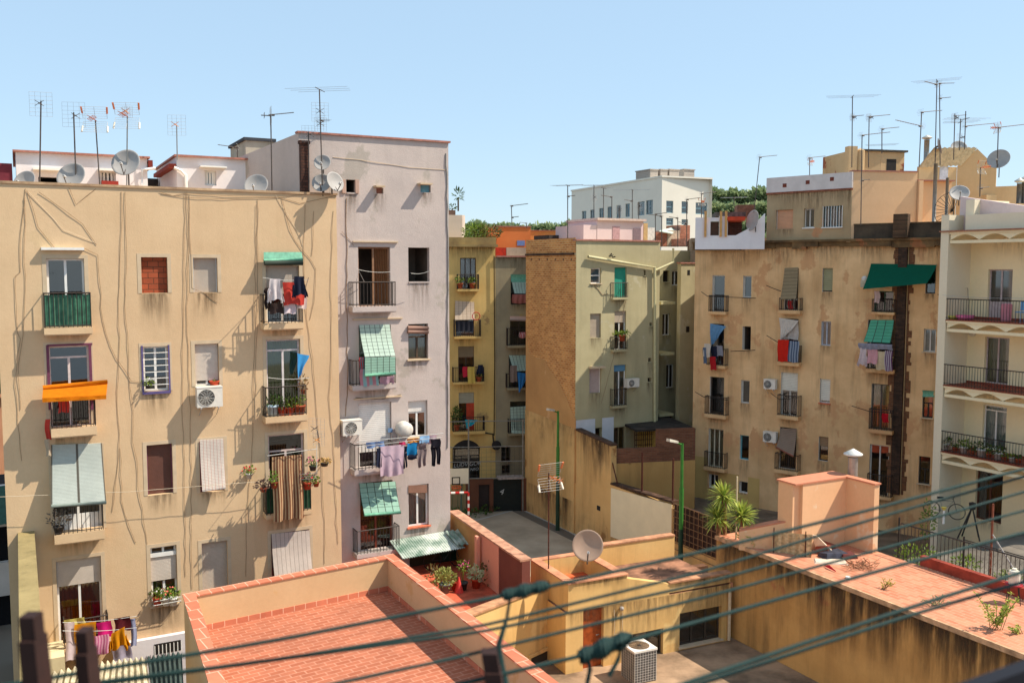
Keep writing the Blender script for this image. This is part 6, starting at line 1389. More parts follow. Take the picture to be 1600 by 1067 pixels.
# dark plank wall behind the door building, right
lump((985, 893, 1106, 905), plaster((110, 76, 54), (84, 56, 40), streak=.5, bump=.6), 'dark brown yard wall running right behind the door building', F=Frame(985, 31.5, 24), dep=.3, zb=0, name='yard_wall', cat='wall')
# ---- things on the pink tiled deck
def yucca(P, H, r, label, n=75, k_=1.9):
    t = thing('yucca', label, 'yucca', P, 0, 'yuccas on the roof deck corner'); P = Vector(P); top = P+Vector((random.uniform(-.08, .08), 0, H))
    MB().tube([P, P.lerp(top, .5)+Vector((.03, 0, 0)), top], [.08, .065, .06], 8).build('trunk', plain((150, 110, 78), .9, var=.4, scale=10, bump=.5), t)
    m = MB()
    for k in range(int(n*k_)):
        a = random.uniform(0, 6.283); e = random.uniform(-.75, 1.35); d = Vector((math.cos(a)*math.cos(e), math.sin(a)*math.cos(e), math.sin(e))); s = Vector((-math.sin(a), math.cos(a), 0))*.024
        L = r*1.12*random.uniform(.8, 1.05); p1 = top+d*L*.5; p2 = top+d*L+Vector((0, 0, -L*.12)); m.quad(top+d*.05-s*.6, p1-s, p1+s, top+d*.05+s*.6); m.quad(p1-s, p2, p1+s)
    m.build('crown', leafm((100, 130, 40), (206, 208, 100)), t)
yp = G(1150, 836, zT2)
yucca(G(1132, 835, zT2), 1.3, .6, 'tallest yucca, at the back of the roof deck corner', 90); yucca(G(1122, 836, zT2), .6, .6, 'lowest yucca, at the left end of the roof deck corner', 90); yucca(G(1160, 846, zT2), .85, .62, 'right-hand yucca of the roof deck corner', 100)
tag(MB().tube([G(1150, 842, zT2), Vector((G(1150, 842, zT2).x, G(1150, 842, zT2).y, zT2+2.1))], .03, 6, True).build('post', plain((206, 186, 150), .7)), 'pale thin post standing among the yuccas', 'post')
p = G(1178, 852, zT2); t = thing('shrub', 'feathery yellow green shrub between the yuccas and the reed screen', 'shrub', p); MB().tube([p, p+Vector((0, 0, .2))], .02, 4).build('stem', CABLE, t); MB().clump(p+Vector((.1, 0, .25)), (.6, .35, .3), 260, .2, .02).build('foliage', leafm((130, 140, 60), (196, 196, 110)), t)
a, c = G(1203, 866, zT2), G(1262, 866, zT2); a = G(1206, 862, zT2); c = G(1268, 870, zT2); d = (c-a).normalized(); nn2 = Vector((-d.y, d.x, 0)); t = thing('reed_screen', 'pale reed screen leaning in front of the peach stair house', 'screen', a)
MB().sheet(a+Vector((0, 0, .62)), c+Vector((0, 0, .72)), c, a, 90, 3, lambda u, v: nn2*(.01*math.sin(u*300)+.05*math.sin(u*5))).sheet(a+Vector((0, 0, .62))+nn2*.02, c+Vector((0, 0, .72))+nn2*.02, c+nn2*.02, a+nn2*.02, 60, 3, lambda u, v: nn2*(.05*math.sin(u*5))).build('reeds', plain((216, 190, 144), .9, var=.3, scale=14, name='reed'), t)
for f in (.05, .85): q = a.lerp(c, f)-nn2*.05; MB().tube([q, q+Vector((0, 0, .8))], .018, 5).build('stake', RUST, t)
m = MB(); c0 = G(1305, 862, zT2); random.seed(4)
def junk(x, y, w_, h, M, label, cat, name, rz=.3, zh=0):
    p = G(x, y, zT2+zh); g = Frame(0, 1, math.degrees(rz)); g.O = Vector((p.x, p.y, 0))
    m = MB(); k = random.uniform(.02, .08)
    m.hexa([g.W(-w_, p.z, .25), g.W(w_, p.z, .2), g.W(w_*.9, p.z, -.3), g.W(-w_*.95, p.z, -.25)], [g.W(-w_*.9, p.z+h, .2), g.W(w_*.92, p.z+h*.7, .18), g.W(w_*.8, p.z+h*.9, -.25), g.W(-w_*.9, p.z+h*.6, -.2)])
    return tag(m.build(name, M), label, cat)
junk(1302, 870, .42, .2, plain((62, 66, 80), .7, var=.4), 'dark crumpled tarp in the junk heap by the peach wall', 'tarp', 'tarp'); junk(1290, 862, .34, .3, plain((150, 72, 50), .9), 'reddish cloth bundle at the back of the junk heap', 'bundle', 'cloth_bundle', .8)
junk(1298, 878, .5, .05, plain((226, 204, 180), .8), 'pale flat board at the front of the junk heap', 'board', 'board', -.2); junk(1324, 870, .25, .14, plain((96, 44, 40), .8), 'dark red box at the right end of the junk heap', 'box', 'box', .1)
p = G(1276, 862, zT2); tag(MB().hexa([p, p+Vector((.5, -.5, 0)), p+Vector((.54, -.46, 0)), p+Vector((.04, .04, 0))], [p+Vector((-.15, 0, .55)), p+Vector((-.05, -.1, .55)), p+Vector((-.03, -.06, .55)), p+Vector((-.12, .04, .55))]).build('board', plain((236, 214, 186), .8)), 'white triangular board leaning at the left of the junk heap', 'board')
q0, q1, q2 = G(1288, 884, zT2+.02), G(1306, 893, zT2+.02), G(1296, 884, zT2+.1); tag(MB().hexa([q0, q1, q2], [v+Vector((0, 0, .03)) for v in (q0, q1, q2)]).build('cloth_scrap', plain((206, 40, 60), .7)), 'crimson scrap lying in front of the junk heap', 'scrap')
tag(MB().lathe(G(1325, 903, zT2), (0, 0, 1), [(.0, 0), (.08, .01), (.07, .05), (0, .06)], 9).build('plastic_scrap', WHITE), 'small white scrap on the pink tiled deck', 'scrap')
def weed(x, y, w_, h, n, label, lf, stems=5, D=None):
    p = G(x, y, zT2); t = thing('weed', label, 'weed', p, 0, 'weeds growing on the pink roof deck'); m = MB(); mb = MB()
    for k in range(stems):
        e = p+Vector((random.uniform(-w_, w_), random.uniform(-w_, w_)*.6, h*random.uniform(.5, 1))); m.tube([p+Vector((random.uniform(-w_, w_)*.4, 0, 0)), e], .009, 4)
        for j in range(n//stems): f = random.uniform(.2, 1); mb.leaf(p.lerp(e, f), (random.uniform(-1, 1), random.uniform(-1, 1), random.uniform(-.2, .8)), .1, .02)
    m.build('stems', plain((130, 110, 70), .9), t); mb.build('leaves', lf, t)
GL2 = leafm((120, 150, 50), (196, 206, 100))
weed(1553, 984, .6, 1.0, 460, 'biggest leafy green weed near the right edge of the roof deck', GL2, 9); weed(1592, 990, .25, .25, 50, 'low weed at the right edge behind the biggest one', GL2); weed(1380, 920, .25, .35, 60, 'small yellowish weed in the middle of the roof deck', leafm((170, 160, 70), (200, 190, 110))); weed(1460, 946, .45, .3, 70, 'thin greyish weed halfway along the deck edge', leafm((130, 140, 100), (170, 176, 130)), 8)
m = MB(); random.seed(9)
for k in range(70): p = G(1345+random.uniform(-22, 22), 885+random.uniform(-7, 7), zT2+.02); m.tube([p, p+Vector((random.uniform(-.3, .3), random.uniform(-.2, .2), random.uniform(.0, .18)))], .01, 3)
tag(m.build('dry_brush', plain((150, 110, 80), .9)), 'heap of dry brushwood beside the junk on the roof deck', 'brushwood', kind='stuff')
p = G(1583, 942, zT2); t = thing('stool', 'dark metal stool with a red seat near the right edge of the deck', 'stool', p)
MB().lathe(p+Vector((0, 0, .5)), (0, 0, 1), [(0, 0), (.22, 0), (.22, .03), (0, .03)], 16).build('seat', plain((170, 40, 50), .6), t)
for k in range(4): a = k*1.571+.4; MB().tube([p+Vector((math.cos(a)*.22, math.sin(a)*.22, 0)), p+Vector((math.cos(a)*.15, math.sin(a)*.15, .5))], .012, 5).build('leg', IRON, t)
tag(MB().lathe(p+Vector((0, 0, .535)), (0, 0, 1), [(0, 0), (.14, 0), (.15, .3), (.12, .36), (.06, .38), (.06, .42), (0, .42)], 16).build('jerrycan', plain((236, 226, 204), .5)), 'white plastic canister on the red stool', 'canister')
# ---- courtyard fence, plants and gate by the cream building
FF = FX.off(-wd-.35); zc0 = 4.62
t = thing('courtyard_railing', 'dark iron railing with slanting braces along the back of the pink deck', 'railing', FF.W(6, zc0), FF.ang); m = MB(); zr0, zr1 = 6.2, 7.5; s = 3.6
while s < 22: m.tube([FF.W(s, zr0), FF.W(s, zr1)], .012, 4); s += .13
m.tube([FF.W(3.6, zr1), FF.W(22, zr1)], .022, 4).tube([FF.W(3.6, zr0+.1), FF.W(22, zr0+.1)], .018, 4); m.build('railing', IRON, t)
MB().tube([FF.W(6.6, zr1+.4, -.1), FF.W(8.6, zr0-.3, .25)], .022, 5).tube([FF.W(8.2, zr1+.2, -.1), FF.W(10.2, zr0-.3, .25)], .022, 5).build('brace', plain((170, 160, 150), .5, .3), t)
t = thing('wire_fence', 'rusty-posted chain-link fence around the courtyard of the cream building', 'fence', FF.W(6, zc0, -3), FF.ang); g = FF.off(-3.2); m = MB(); zc1 = 6.5
for k in range(60):
    s = 3.5+k*.22; m.tube([g.W(s, zc0+.6), g.W(s+1.1, zc1)], .005, 3); m.tube([g.W(s+1.1, zc0+.6), g.W(s, zc1)], .005, 3)
m.build('mesh', plain((150, 144, 134), .6), t)
m = MB()
for s in (3.5, 6, 9, 12, 16): m.tube([g.W(s, zc0), g.W(s, zc1+.1)], .03, 5)
m.tube([g.W(3.5, zc1), g.W(17, zc1)], .018, 4); m.build('posts', IRON, t)
for (x, y, yt, D, l) in ((1547, 900, 787, 29.5, 'rust red post with a pale tip in front of the courtyard'), (1403, 878, 808, 33, 'short black post left of the courtyard railing')):
    a = U(x, y, D); c = U(x, yt, D); tag(MB().tube([a, Vector((a.x, a.y, c.z))], .035, 6, True).build('fence_post', plain((150, 84, 60), .8, var=.3) if x > 1500 else IRON), l, 'post')
for (x, y, w_, h, n, l) in ((1432, 874, .8, .8, 420, 'leafy climber growing on the courtyard railing, the larger one'), (1450, 812, .3, 1.2, 200, 'tall slim green shrub beside the pillar of the cream building'), (1510, 880, .5, .4, 200, 'low dark bush behind the courtyard railing'), (1580, 905, .6, .5, 200, 'green bush behind the white canister')):
    p = U(x, y, 31.8 if y > 840 else 37); t = thing('shrub', l, 'shrub', p-Vector((0, 0, h*.6))); MB().tube([p-Vector((0, 0, h*.6)), p], .02, 4).build('stem', CABLE, t); MB().clump(p, (w_, .3, h*.7), n, .13, .035).build('foliage', GREENLEAF, t)
p = G(1530, 812, 4.6); 
def bikepos(x, y, z): return G(x, y, z)
bike(Vector((U(1476, 780, 39.5).x, 39.5, 4.62)), -.6, 'dark bicycle with a red bag parked under the lowest gallery')
p = U(1519, 800, 36.5); p.z = 4.6; t = thing('folding_stand', 'black folding stand left standing in the courtyard', 'stand', p)
for k, (dx, dy) in enumerate(((-.55, 0), (.4, .2), (.15, -.4), (-.2, .35))): MB().tube([p+Vector((dx, dy, 0)), p+Vector((0, 0, 1.3))], .03, 5).build('leg', DARKP, t)
MB().lathe(p+Vector((0, 0, 1.2)), (0, 0, 1), [(0, 0), (.12, 0), (.14, .25), (0, .3)], 8).build('head', DARKP, t)
t = thing('garden_lamp', 'little yellow-topped garden lamp by the courtyard fence', 'lamp', U(1474, 818, 36)); a = U(1474, 818, 36); MB().tube([a, a+Vector((0, 0, .55))], .04, 6).build('post', WHITE, t); MB().lathe(a+Vector((0, 0, .55)), (0, 0, 1), [(.05, 0), (.11, .12), (0, .14)], 10).build('cap', plain((226, 200, 96), .6), t)
# ---- own clothes lines in front of the camera
GRNC = plain((26, 54, 50), .75, var=.15, scale=30, name='green_plastic_cord'); 
def cord(pts, label, r=.0024, sag=.0, M=None, name='clothes_line'):
    P = []
    pts = [U(*p) for p in pts]
    for a, c in zip(pts[:-1], pts[1:]):
        for k in range(8): P.append(a.lerp(c, k/8))
    P.append(pts[-1]); Q = [P[0]]+[(P[i-1]+P[i]*2+P[i+1])/4 for i in range(1, len(P)-1)]+[P[-1]]
    return tag(MB().tube(Q, r, 8).build(name, M or GRNC, None, True), label, 'clothes line', 'green clothes lines in the foreground')
LX = -160
cord([(LX, 1098, .98), (431, 1000, 1.12), (787, 930, 1.22), (830, 922, 1.235), (1100, 861, 1.35), (1372, 793, 1.5), (1760, 690, 1.75)], 'topmost green clothes line, knotted once in the middle', .0028)
cord([(LX, 1104, 1.0), (431, 1030, 1.13), (756, 977, 1.24), (1100, 892, 1.38), (1372, 808, 1.52), (1760, 700, 1.75)], 'second green clothes line from the top, just under the knotted one')
cord([(LX, 1112, 1.03), (520, 1018, 1.18), (756, 986, 1.26), (1100, 911, 1.4), (1400, 826, 1.56), (1760, 722, 1.8)], 'third green clothes line from the top')
cord([(LX, 1170, 1.0), (431, 1087, 1.1), (700, 1030, 1.2), (1100, 933, 1.38), (1400, 851, 1.55), (1760, 755, 1.8)], 'fourth green clothes line from the top')
cord([(LX+100, 1250, .95), (787, 1052, 1.13), (900, 1026, 1.16), (1020, 990, 1.2), (1100, 968, 1.25), (1400, 884, 1.42), (1760, 790, 1.7)], 'fifth green clothes line, with the lower knot on it', .0028)
cord([(800, 1160, .95), (1080, 1064, 1.05), (1424, 948, 1.22), (1760, 842, 1.45)], 'sixth green clothes line, the upper of the lowest pair', .0028)
cord([(800, 1168, .96), (1080, 1072, 1.06), (1424, 960, 1.24), (1760, 862, 1.45)], 'lowest green clothes line, the lower of the lowest pair', .0026)
def knot(x0, y0, x1, y1, D, label, n=5, w=.006):
    t = thing('knot', label, 'knot', U((x0+x1)/2, (y0+y1)/2, D), 0, 'knots on the clothes lines'); m = MB(); P = []
    for k in range(110): u = k/109; a = u*n*2.2*6.283; c = U(x0+(x1-x0)*u, y0+(y1-y0)*u, D); P.append(c+Vector((.002*math.sin(a*.37), math.cos(a), math.sin(a)*.8))*w*(.8+.5*math.sin(u*3.14)+.25*math.sin(u*17)))
    m.tube(P, .003, 6)
    for k in range(3): c = U(x0+(x1-x0)*(.1+.4*k), y0+(y1-y0)*(.1+.4*k), D); m.tube([c+Vector((math.cos(a)*.006, 0, math.sin(a)*.005)) for a in [i*6.2832/12 for i in range(13)]], .0026, 6)
    m.build('coil', GRNC, t, True); return t
k1 = knot(786, 930, 856, 914, 1.22, 'long coiled knot on the topmost clothes line', 6); MB().tube([U(797, 932, 1.22), U(792, 965, 1.21), U(779, 1008, 1.2), U(784, 1040, 1.19), U(792, 1075, 1.18)], [.0022, .0022, .004, .0044, .0044], 7).build('tail', GRNC, k1, True)
k2 = knot(905, 1026, 985, 996, 1.165, 'thick bulging knot on the fifth clothes line', 7, .009); MB().tube([U(918, 1022, 1.165), U(922, 1045, 1.16), U(914, 1085, 1.15)], .003, 7).tube([U(972, 1004, 1.17), U(966, 1030, 1.165), U(952, 1056, 1.16)], .003, 7).build('tail', GRNC, k2, True)
def npost(x0, x1, yt, D, label, lean=0):
    t = thing('rusty_post', label, 'post', U((x0+x1)/2, 1200, D), 0, 'rusty posts of the clothes line frame'); a, c = U(x0, yt, D), U(x1, yt, D); a2, c2 = U(x0+lean, 1260, D), U(x1+lean, 1260, D); th = Vector((0, .02, 0)); M_ = plain((56, 32, 26), .8, var=.3, scale=30, name='rusty_paint')
    MB().hexa([a2, c2, c2+th, a2+th], [a, c, c+th, a+th]).build('post', M_, t)
    e = (c-a)*.04; a3, c3 = a.lerp(a2, .12)-e, c.lerp(c2, .12)+e; MB().hexa([a2-e-th*.2, c2+e-th*.2, c2+e+th*1.2, a2-e+th*1.2], [a3-th*.2, c3-th*.2, c3+th*1.2, a3+th*1.2]).build('sleeve', M_, t)
npost(28, 52, 965, .95, 'left one of the two blurred rusty posts, bottom left', 30); npost(116, 134, 988, 1.0, 'right one of the two blurred rusty posts, bottom left, the slimmer', 26); npost(752, 776, 1022, 1.1, 'lone blurred rusty post at the bottom centre', 40)
a, c = U(1400, 1122, .8), U(1760, 989, .9); th = Vector((0, .018, -.0)); tag(MB().hexa([a-Vector((0, 0, .05)), c-Vector((0, 0, .05)), c-Vector((0, -.05, .05)), a-Vector((0, -.05, .05))], [a, c, c+th, a+th]).build('hand_rail', plain((20, 20, 30), .7)), 'dark blurred hand rail across the bottom right corner', 'railing')
# ================================================================ laundry, pots, air conditioners, aerials
random.seed(33)
cW = cloth((232, 222, 220)); cN = cloth((44, 48, 66)); cR = cloth((214, 76, 64)); cB = cloth((60, 50, 48)); cPk = cloth((222, 190, 190)); cLP = cloth((226, 206, 206))
F = FA
pegline(F, 411, 434, 481, 437, .8, 'line across the upper right balcony of the yellow building', name='clothes_line')
tag(MB().tube([F.W(*F.L(x, y, o), o) for x, y, o in ((411, 462, .1), (417, 436, .85))], .012, 4).build('line_bracket', WIRE), 'left metal arm of the upper right balcony line on the yellow building', 'bracket'); tag(MB().tube([F.W(*F.L(x, y, o), o) for x, y, o in ((474, 462, .1), (482, 434, .95))], .012, 4).build('line_bracket', WIRE), 'right metal arm of the upper right balcony line on the yellow building', 'bracket')
garment(F, (417, 436, 444, 473), .85, 'shirt', cW, 'white shirt hanging from the upper right balcony of the yellow building')
garment(F, (456, 432, 481, 465), .9, 'shirt', cN, 'navy top on the right arm of the upper right balcony')
garment(F, (443, 441, 475, 476), .7, 'sheet', cR, 'coral red cloth between the white shirt and the navy top')
garment(F, (413, 450, 424, 483), .7, 'trousers', cB, 'black trousers behind the white shirt'); garment(F, (421, 474, 443, 490), .62, 'sheet', cloth((76, 62, 58)), 'dark brown cloth hanging below the white shirt'); garment(F, (444, 475, 462, 490), .66, 'sheet', cLP, 'pale pink cloth below the coral red one'); garment(F, (464, 452, 479, 482), .6, 'sheet', cloth((228, 206, 196)), 'cream cloth behind the navy top')
pegline(F, 419, 590, 484, 590, .62, 'line over the green-curtained balcony')
garment(F, (464, 552, 483, 592), .3, 'skew', cloth((74, 160, 218)), 'bright blue cloth beside the green-curtained balcony door')
# striped curtain over the balcony with pots
STR = cloth((214, 178, 136), (132, 84, 60), 11, trans=.3)
garment(F, (427, 712, 474, 812), .85, 'sheet', STR, 'long brown striped curtain hung over the balcony of pots', fold=.06, group='laundry drying on the facades')
tag(MB().tube([F.W(*F.L(x, y, o), o) for x, y, o in ((415, 713, .2), (418, 712, .9), (496, 701, .95))], .01, 4).build('clothes_rail', WIRE), 'white rail holding the striped curtain', 'clothes rail')
m = MB()
for y in (742, 746, 750): m.tube([F.W(*F.L(455, y, .7), .7), F.W(*F.L(495, y-3, 1.2), 1.2)], .007, 4)
tag(m.tube([F.W(*F.L(495, 738, 1.2), 1.2), F.W(*F.L(495, 695, .9), .9)], .009, 4).build('laundry_rack', WIRE), 'wire drying frame right of the striped curtain', 'drying rack')
def fpot(F, x, y, o, *a, **k): return pot(F.W(*F.L(x, y, o), o), *a, **k)
fpot(F, 429, 762, .78, 'terracotta pot of bright green leaves left of the striped curtain', .24, .2, leafm((110, 150, 50), (160, 196, 90)), .35, .17, n=90)
fpot(F, 480, 764, .7, 'red pot with dark foliage right of the striped curtain', .28, .22, DARKLEAF, .25, .28, TC, redp, n=90)
fpot(F, 489, 735, .9, 'pot of pink flowers on the drying frame', .24, .16, DARKLEAF, .25, .2, DKPOT, bpk, n=70)
fpot(F, 507, 728, .35, 'wall-hung pot of yellowish blooms at the right end of the yellow facade', .28, .12, leafm((150, 120, 60), (214, 176, 110)), .12, .24, DKPOT, n=90)
fpot(F, 412, 768, .75, 'low purple-leaved plant at the left corner of the curtain balcony', .22, .12, leafm((70, 50, 50), (110, 86, 80)), .25, .28, n=110)
fpot(F, 494, 760, .8, 'small pot at the far right corner of the curtain balcony', .2, .14, GREENLEAF, .18, .13, n=40)
fpot(F, 389, 748, .1, 'little pot of red geraniums hanging on the yellow wall', .2, .17, GREENLEAF, .25, .19, plain((226, 216, 206), .7), redp, n=60)
for x, l, M_, lf, d in ((426, 'blue and white tub on the green-curtained balcony', plain((190, 210, 220), .6), DARKLEAF, .36), (441, 'first dark pot on the green-curtained balcony, next to the tub', TC, DARKLEAF, .28), (453, 'middle dark pot on the green-curtained balcony', TC, GREENLEAF, .28), (468, 'widest terracotta pot on the green-curtained balcony, at the right', POTM, GREENLEAF, .38)):
    fpot(F, x, 649, .3, l, d, d*.9, lf, .35, .2, M_, n=70)
fpot(F, 474, 615, .3, 'tall climbing plant at the right end of the green-curtained balcony', .16, .12, leafm((120, 70, 50), (150, 130, 80)), .5, .15, n=70)
fpot(F, 335, 603, .03, 'small clay bowl on the sill above the yellow facade air conditioner', .3, .16, None, .05, .05, TC, n=4)
fpot(F, 232, 607, .06, 'little potted flower on the violet barred window sill', .14, .1, GREENLEAF, .2, .14, DKPOT, wht, n=50)
for x, l, fl, M_ in ((246, 'clay pot of white geraniums on the low window ledge, the left one', wht, TC), (260, 'white pot with salmon flowers on the low window ledge, the middle one', salm, WHITE), (271, 'white pot of plain green leaves on the low window ledge, the right one', None, WHITE)): fpot(F, x, 945, .12, l, .27, .24, GREENLEAF, .26, .2, M_, fl, n=90)
tag(MB().tube([F.W(*F.L(240, 946, .02), .02), F.W(*F.L(240, 946, .3), .3), F.W(*F.L(283, 938, .3), .3), F.W(*F.L(283, 938, .02), .02)], .012, 4).tube([F.W(*F.L(240, 940, .3), .3), F.W(*F.L(283, 932, .3), .3)], .012, 4).build('pot_holder', WIRE), 'wire pot holder on the low window ledge', 'pot holder')
fpot(F, 92, 832, .35, 'dry greyish plant on the balcony under the big grey blind', .3, .2, leafm((96, 84, 74), (140, 128, 110)), .5, .32, DKPOT, n=160)
acunit(F, (308, 605, 348, 636), .12, 'white air conditioner under the roller-shuttered window of the yellow building', d=.32)
# bottom-left laundry
cO = cloth((236, 158, 26)); cM = cloth((222, 40, 130)); cMr = cloth((110, 40, 44), (70, 26, 34), 12); cBS = cloth((110, 110, 150), (186, 190, 210), 9); cY = cloth((234, 222, 130))
for (y0, y1, o, l) in ((972, 962, .75, 'upper line of the orange and pink laundry'), (985, 980, .95, 'lower line of the orange and pink laundry')): pegline(F, 98, y0, 214, y1, o, l)
garment(F, (101, 966, 133, 978), .72, 'sheet', cY, 'pale yellow cloth on the bottom left balcony rail'); garment(F, (102, 972, 118, 1030), .8, 'sheet', cLP, 'long whitish sheet at the left end of the orange laundry'); garment(F, (117, 973, 151, 1021), .85, 'sheet', cO, 'big orange cloth in the bottom left laundry')
garment(F, (152, 971, 175, 994), .8, 'sheet', cM, 'magenta top in the bottom left laundry'); garment(F, (147, 992, 170, 1021), .95, 'sheet', cloth((206, 110, 150), (230, 170, 190), 5), 'rose patterned cloth below the magenta top'); garment(F, (168, 988, 203, 1020), 1.0, 'shirt', cO, 'orange T-shirt at the right of the bottom left laundry', tilt=-8)
garment(F, (179, 964, 204, 984), .75, 'sheet', cMr, 'maroon striped cloth at the top right of the bottom left laundry'); garment(F, (204, 966, 213, 1008), .7, 'sheet', cBS, 'blue striped cloth at the right end of the bottom left laundry'); garment(F, (176, 1006, 206, 1030), .75, 'sheet', cloth((190, 180, 196)), 'lilac grey cloth below the orange T-shirt')
garment(F, (91, 622, 108, 644), .3, 'sheet', cloth((220, 80, 70)), 'red cloth inside the balcony under the orange awning'); garment(F, (71, 655, 79, 688), .35, 'sheet', cR, 'narrow red cloth left of the balcony under the orange awning'); garment(F, (71, 686, 79, 712), .36, 'sheet', cloth((196, 176, 150)), 'narrow tan cloth at the upper left of the big grey blind')
# lilac building
F = FL
m = MB(); a0 = F.W(*F.L(557, 691, .5), .5); a1 = F.W(*F.L(693, 677, 1.1), 1.1)
tag(m.tube([a0, a1], .014, 5).tube([F.W(*F.L(557, 698, .8), .8), F.W(*F.L(690, 683, 1.3), 1.3)], .009, 4).build('clothes_pole', WIRE), 'long slanting pole full of laundry on the lilac building', 'clothes pole')
for q, k, c, l in (((573, 690, 601, 699), 'sheet', cloth((136, 164, 206)), 'light blue cloth at the left of the long laundry pole'), ((594, 696, 631, 743), 'sheet', cloth((210, 184, 196)), 'large pale mauve sheet in the middle of the long laundry pole'), ((588, 700, 596, 730), 'sheet', cN, 'dark strip of cloth left of the mauve sheet'), ((630, 697, 637, 732), 'trousers', cN, 'dark leggings right of the mauve sheet'),
    ((636, 692, 653, 712), 'sheet', cloth((36, 134, 190)), 'turquoise blue top on the long laundry pole'), ((637, 710, 652, 718), 'sheet', cN, 'dark cloth under the turquoise blue top'), ((652, 690, 666, 730), 'trousers', cloth((132, 116, 116)), 'grey trousers on the long laundry pole'), ((655, 681, 670, 692), 'sheet', cloth((150, 190, 224)), 'pale blue top above the grey trousers'),
    ((668, 680, 683, 693), 'sheet', cloth((206, 180, 190)), 'mauve top beside the black trousers'), ((673, 686, 688, 727), 'trousers', cloth((30, 28, 36)), 'black trousers at the right end of the long laundry pole'), ((624, 689, 634, 695), 'sheet', cloth((196, 60, 100)), 'small crimson cloth above the mauve sheet'), ((637, 685, 654, 691), 'sheet', cloth((226, 150, 60)), 'small orange cloth above the turquoise top')):
    garment(F, q, .85, k, c, l)
garment(F, (562, 558, 570, 576), .5, 'sheet', cloth((206, 60, 60), (60, 140, 150), 3), 'red and teal patterned cloth left of the upper mint blind'); garment(F, (563, 576, 592, 603), .52, 'sheet', cloth((210, 150, 160), (150, 190, 190), 3), 'pink patterned sheet under the upper mint blind'); garment(F, (594, 588, 616, 600), .5, 'sheet', cloth((196, 160, 176)), 'plain mauve cloth under the upper mint blind')
acunit(F, (536, 657, 566, 680), .15, 'cream air conditioner at the left edge of the lilac building', d=.34, fan=.42)
t = thing('water_heater', 'round white heater on the wall above the long laundry pole', 'water heater', F.W(*F.L(627, 690, .1), .1), F.ang); cc = F.W(*F.L(628, 669, .1), .1); MB().lathe(cc, F.n, [(.26, 0), (.28, .1), (.26, .4), (.16, .46), (0, .47)], 20).build('tank', plain((220, 210, 196), .5), t, True); MB().box(F, *[F.L(x, 680, .1)[0] for x in (621, 634)], F.L(628, 692, .1)[1], F.L(628, 678, .1)[1], .02, .3).build('cabinet', plain((206, 196, 184), .6), t)
tag(MB().box(F, F.L(606, 670)[0], F.L(613, 670)[0], F.L(610, 675)[1], F.L(610, 669)[1], .002, .03).build('wall_plate', plain((110, 140, 176), .6)), 'small blue plate on the lilac wall beside the shutter', 'plate')
for (x0, y0, x1, y1, l) in ((558, 421, 610, 425, 'upper wire across the open top door of the lilac building'), (642, 427, 670, 424, 'short line from the top right window of the lilac building')): pegline(F, x0, y0, x1, y1, .4, l)
tag(MB().tube([F.W(*F.L(x, y, o), o) for x, y, o in ((556, 441, .05), (561, 424, .45), (569, 440, .1))], .012, 4).build('line_bracket', WIRE), 'folded line bracket at the top open door of the lilac building', 'bracket')
# cone of garments on the mustard and grey buildings
for F, q, k, c, l in ((FB, (723, 573, 731, 589), 'sheet', cloth((206, 50, 70)), 'crimson cloth on the mustard building'), (FB, (731, 573, 742, 599), 'sheet', cloth((220, 190, 96)), 'yellow towel on the mustard building'), (FB, (744, 570, 757, 586), 'shirt', cN, 'black top on the mustard building'), (FB, (727, 655, 747, 669), 'skew', cloth((50, 170, 190)), 'turquoise cloth on the plant balcony of the mustard building'), (FB, (712, 502, 740, 518), 'sheet', cloth((50, 50, 58)), 'row of black clothes under the tan blind of the mustard building'),
    (FB2, (809, 581, 826, 613), 'skew', cloth((60, 130, 196)), 'bright blue sheet on the grey building'), (FB2, (797, 571, 808, 597), 'sheet', cloth((150, 130, 120)), 'grey brown clothes left of the bright blue sheet'), (FB2, (811, 519, 824, 528), 'sheet', cloth((220, 190, 190), (190, 60, 70), 5), 'red striped cloth on the grey building'), (FB2, (800, 460, 826, 474), 'sheet', cloth((180, 110, 100)), 'reddish cloth behind the top balcony of the grey building')):
    garment(F, q, .75, k, c, l)
def leafy(F, x, y, o, w_, h, n, l, pm=POTM, lf=DARKLEAF): return fpot(F, x, y, o, l, .4, .35, lf, h, w_, pm, n=n, ll=.16)
leafy(FB, 714, 672, .4, .32, 1.2, 220, 'tall leafy tree in a pot on the mustard building balcony'); leafy(FB, 719, 451, .35, .25, .4, 60, 'green plant at the left of the top mustard balcony', lf=GREENLEAF); leafy(FB, 738, 451, .35, .25, .35, 60, 'green plant at the right of the top mustard balcony', lf=GREENLEAF); leafy(FB, 748, 597, .35, .25, .3, 50, 'small plant below the black top on the mustard building')
m = MB(); cc = FB.W(*FB.L(744, 494, .5), .5); tag(m.tube([cc+(FB.r*math.cos(a)+Vector((0, 0, 1))*math.sin(a))*.25 for a in [i*6.2832/16 for i in range(17)]], .03, 5).build('red_wheel', plain((190, 50, 50), .6)), 'red wheel hanging outside the tan blind of the mustard building', 'wheel')
# olive building plants
leafy(FG, 972, 533, .3, .5, .2, 120, 'overgrown balcony plant on the olive green building', lf=GREENLEAF)
tag(MB().clump(FG.W(*FG.L(955, 403.5, .25), .25)+Vector((0, 0, .1)), (.12, .06, .07), 14, .16, .05).build('pigeon', DARKP), 'dark pigeon perched on the olive building drainpipe', 'pigeon')
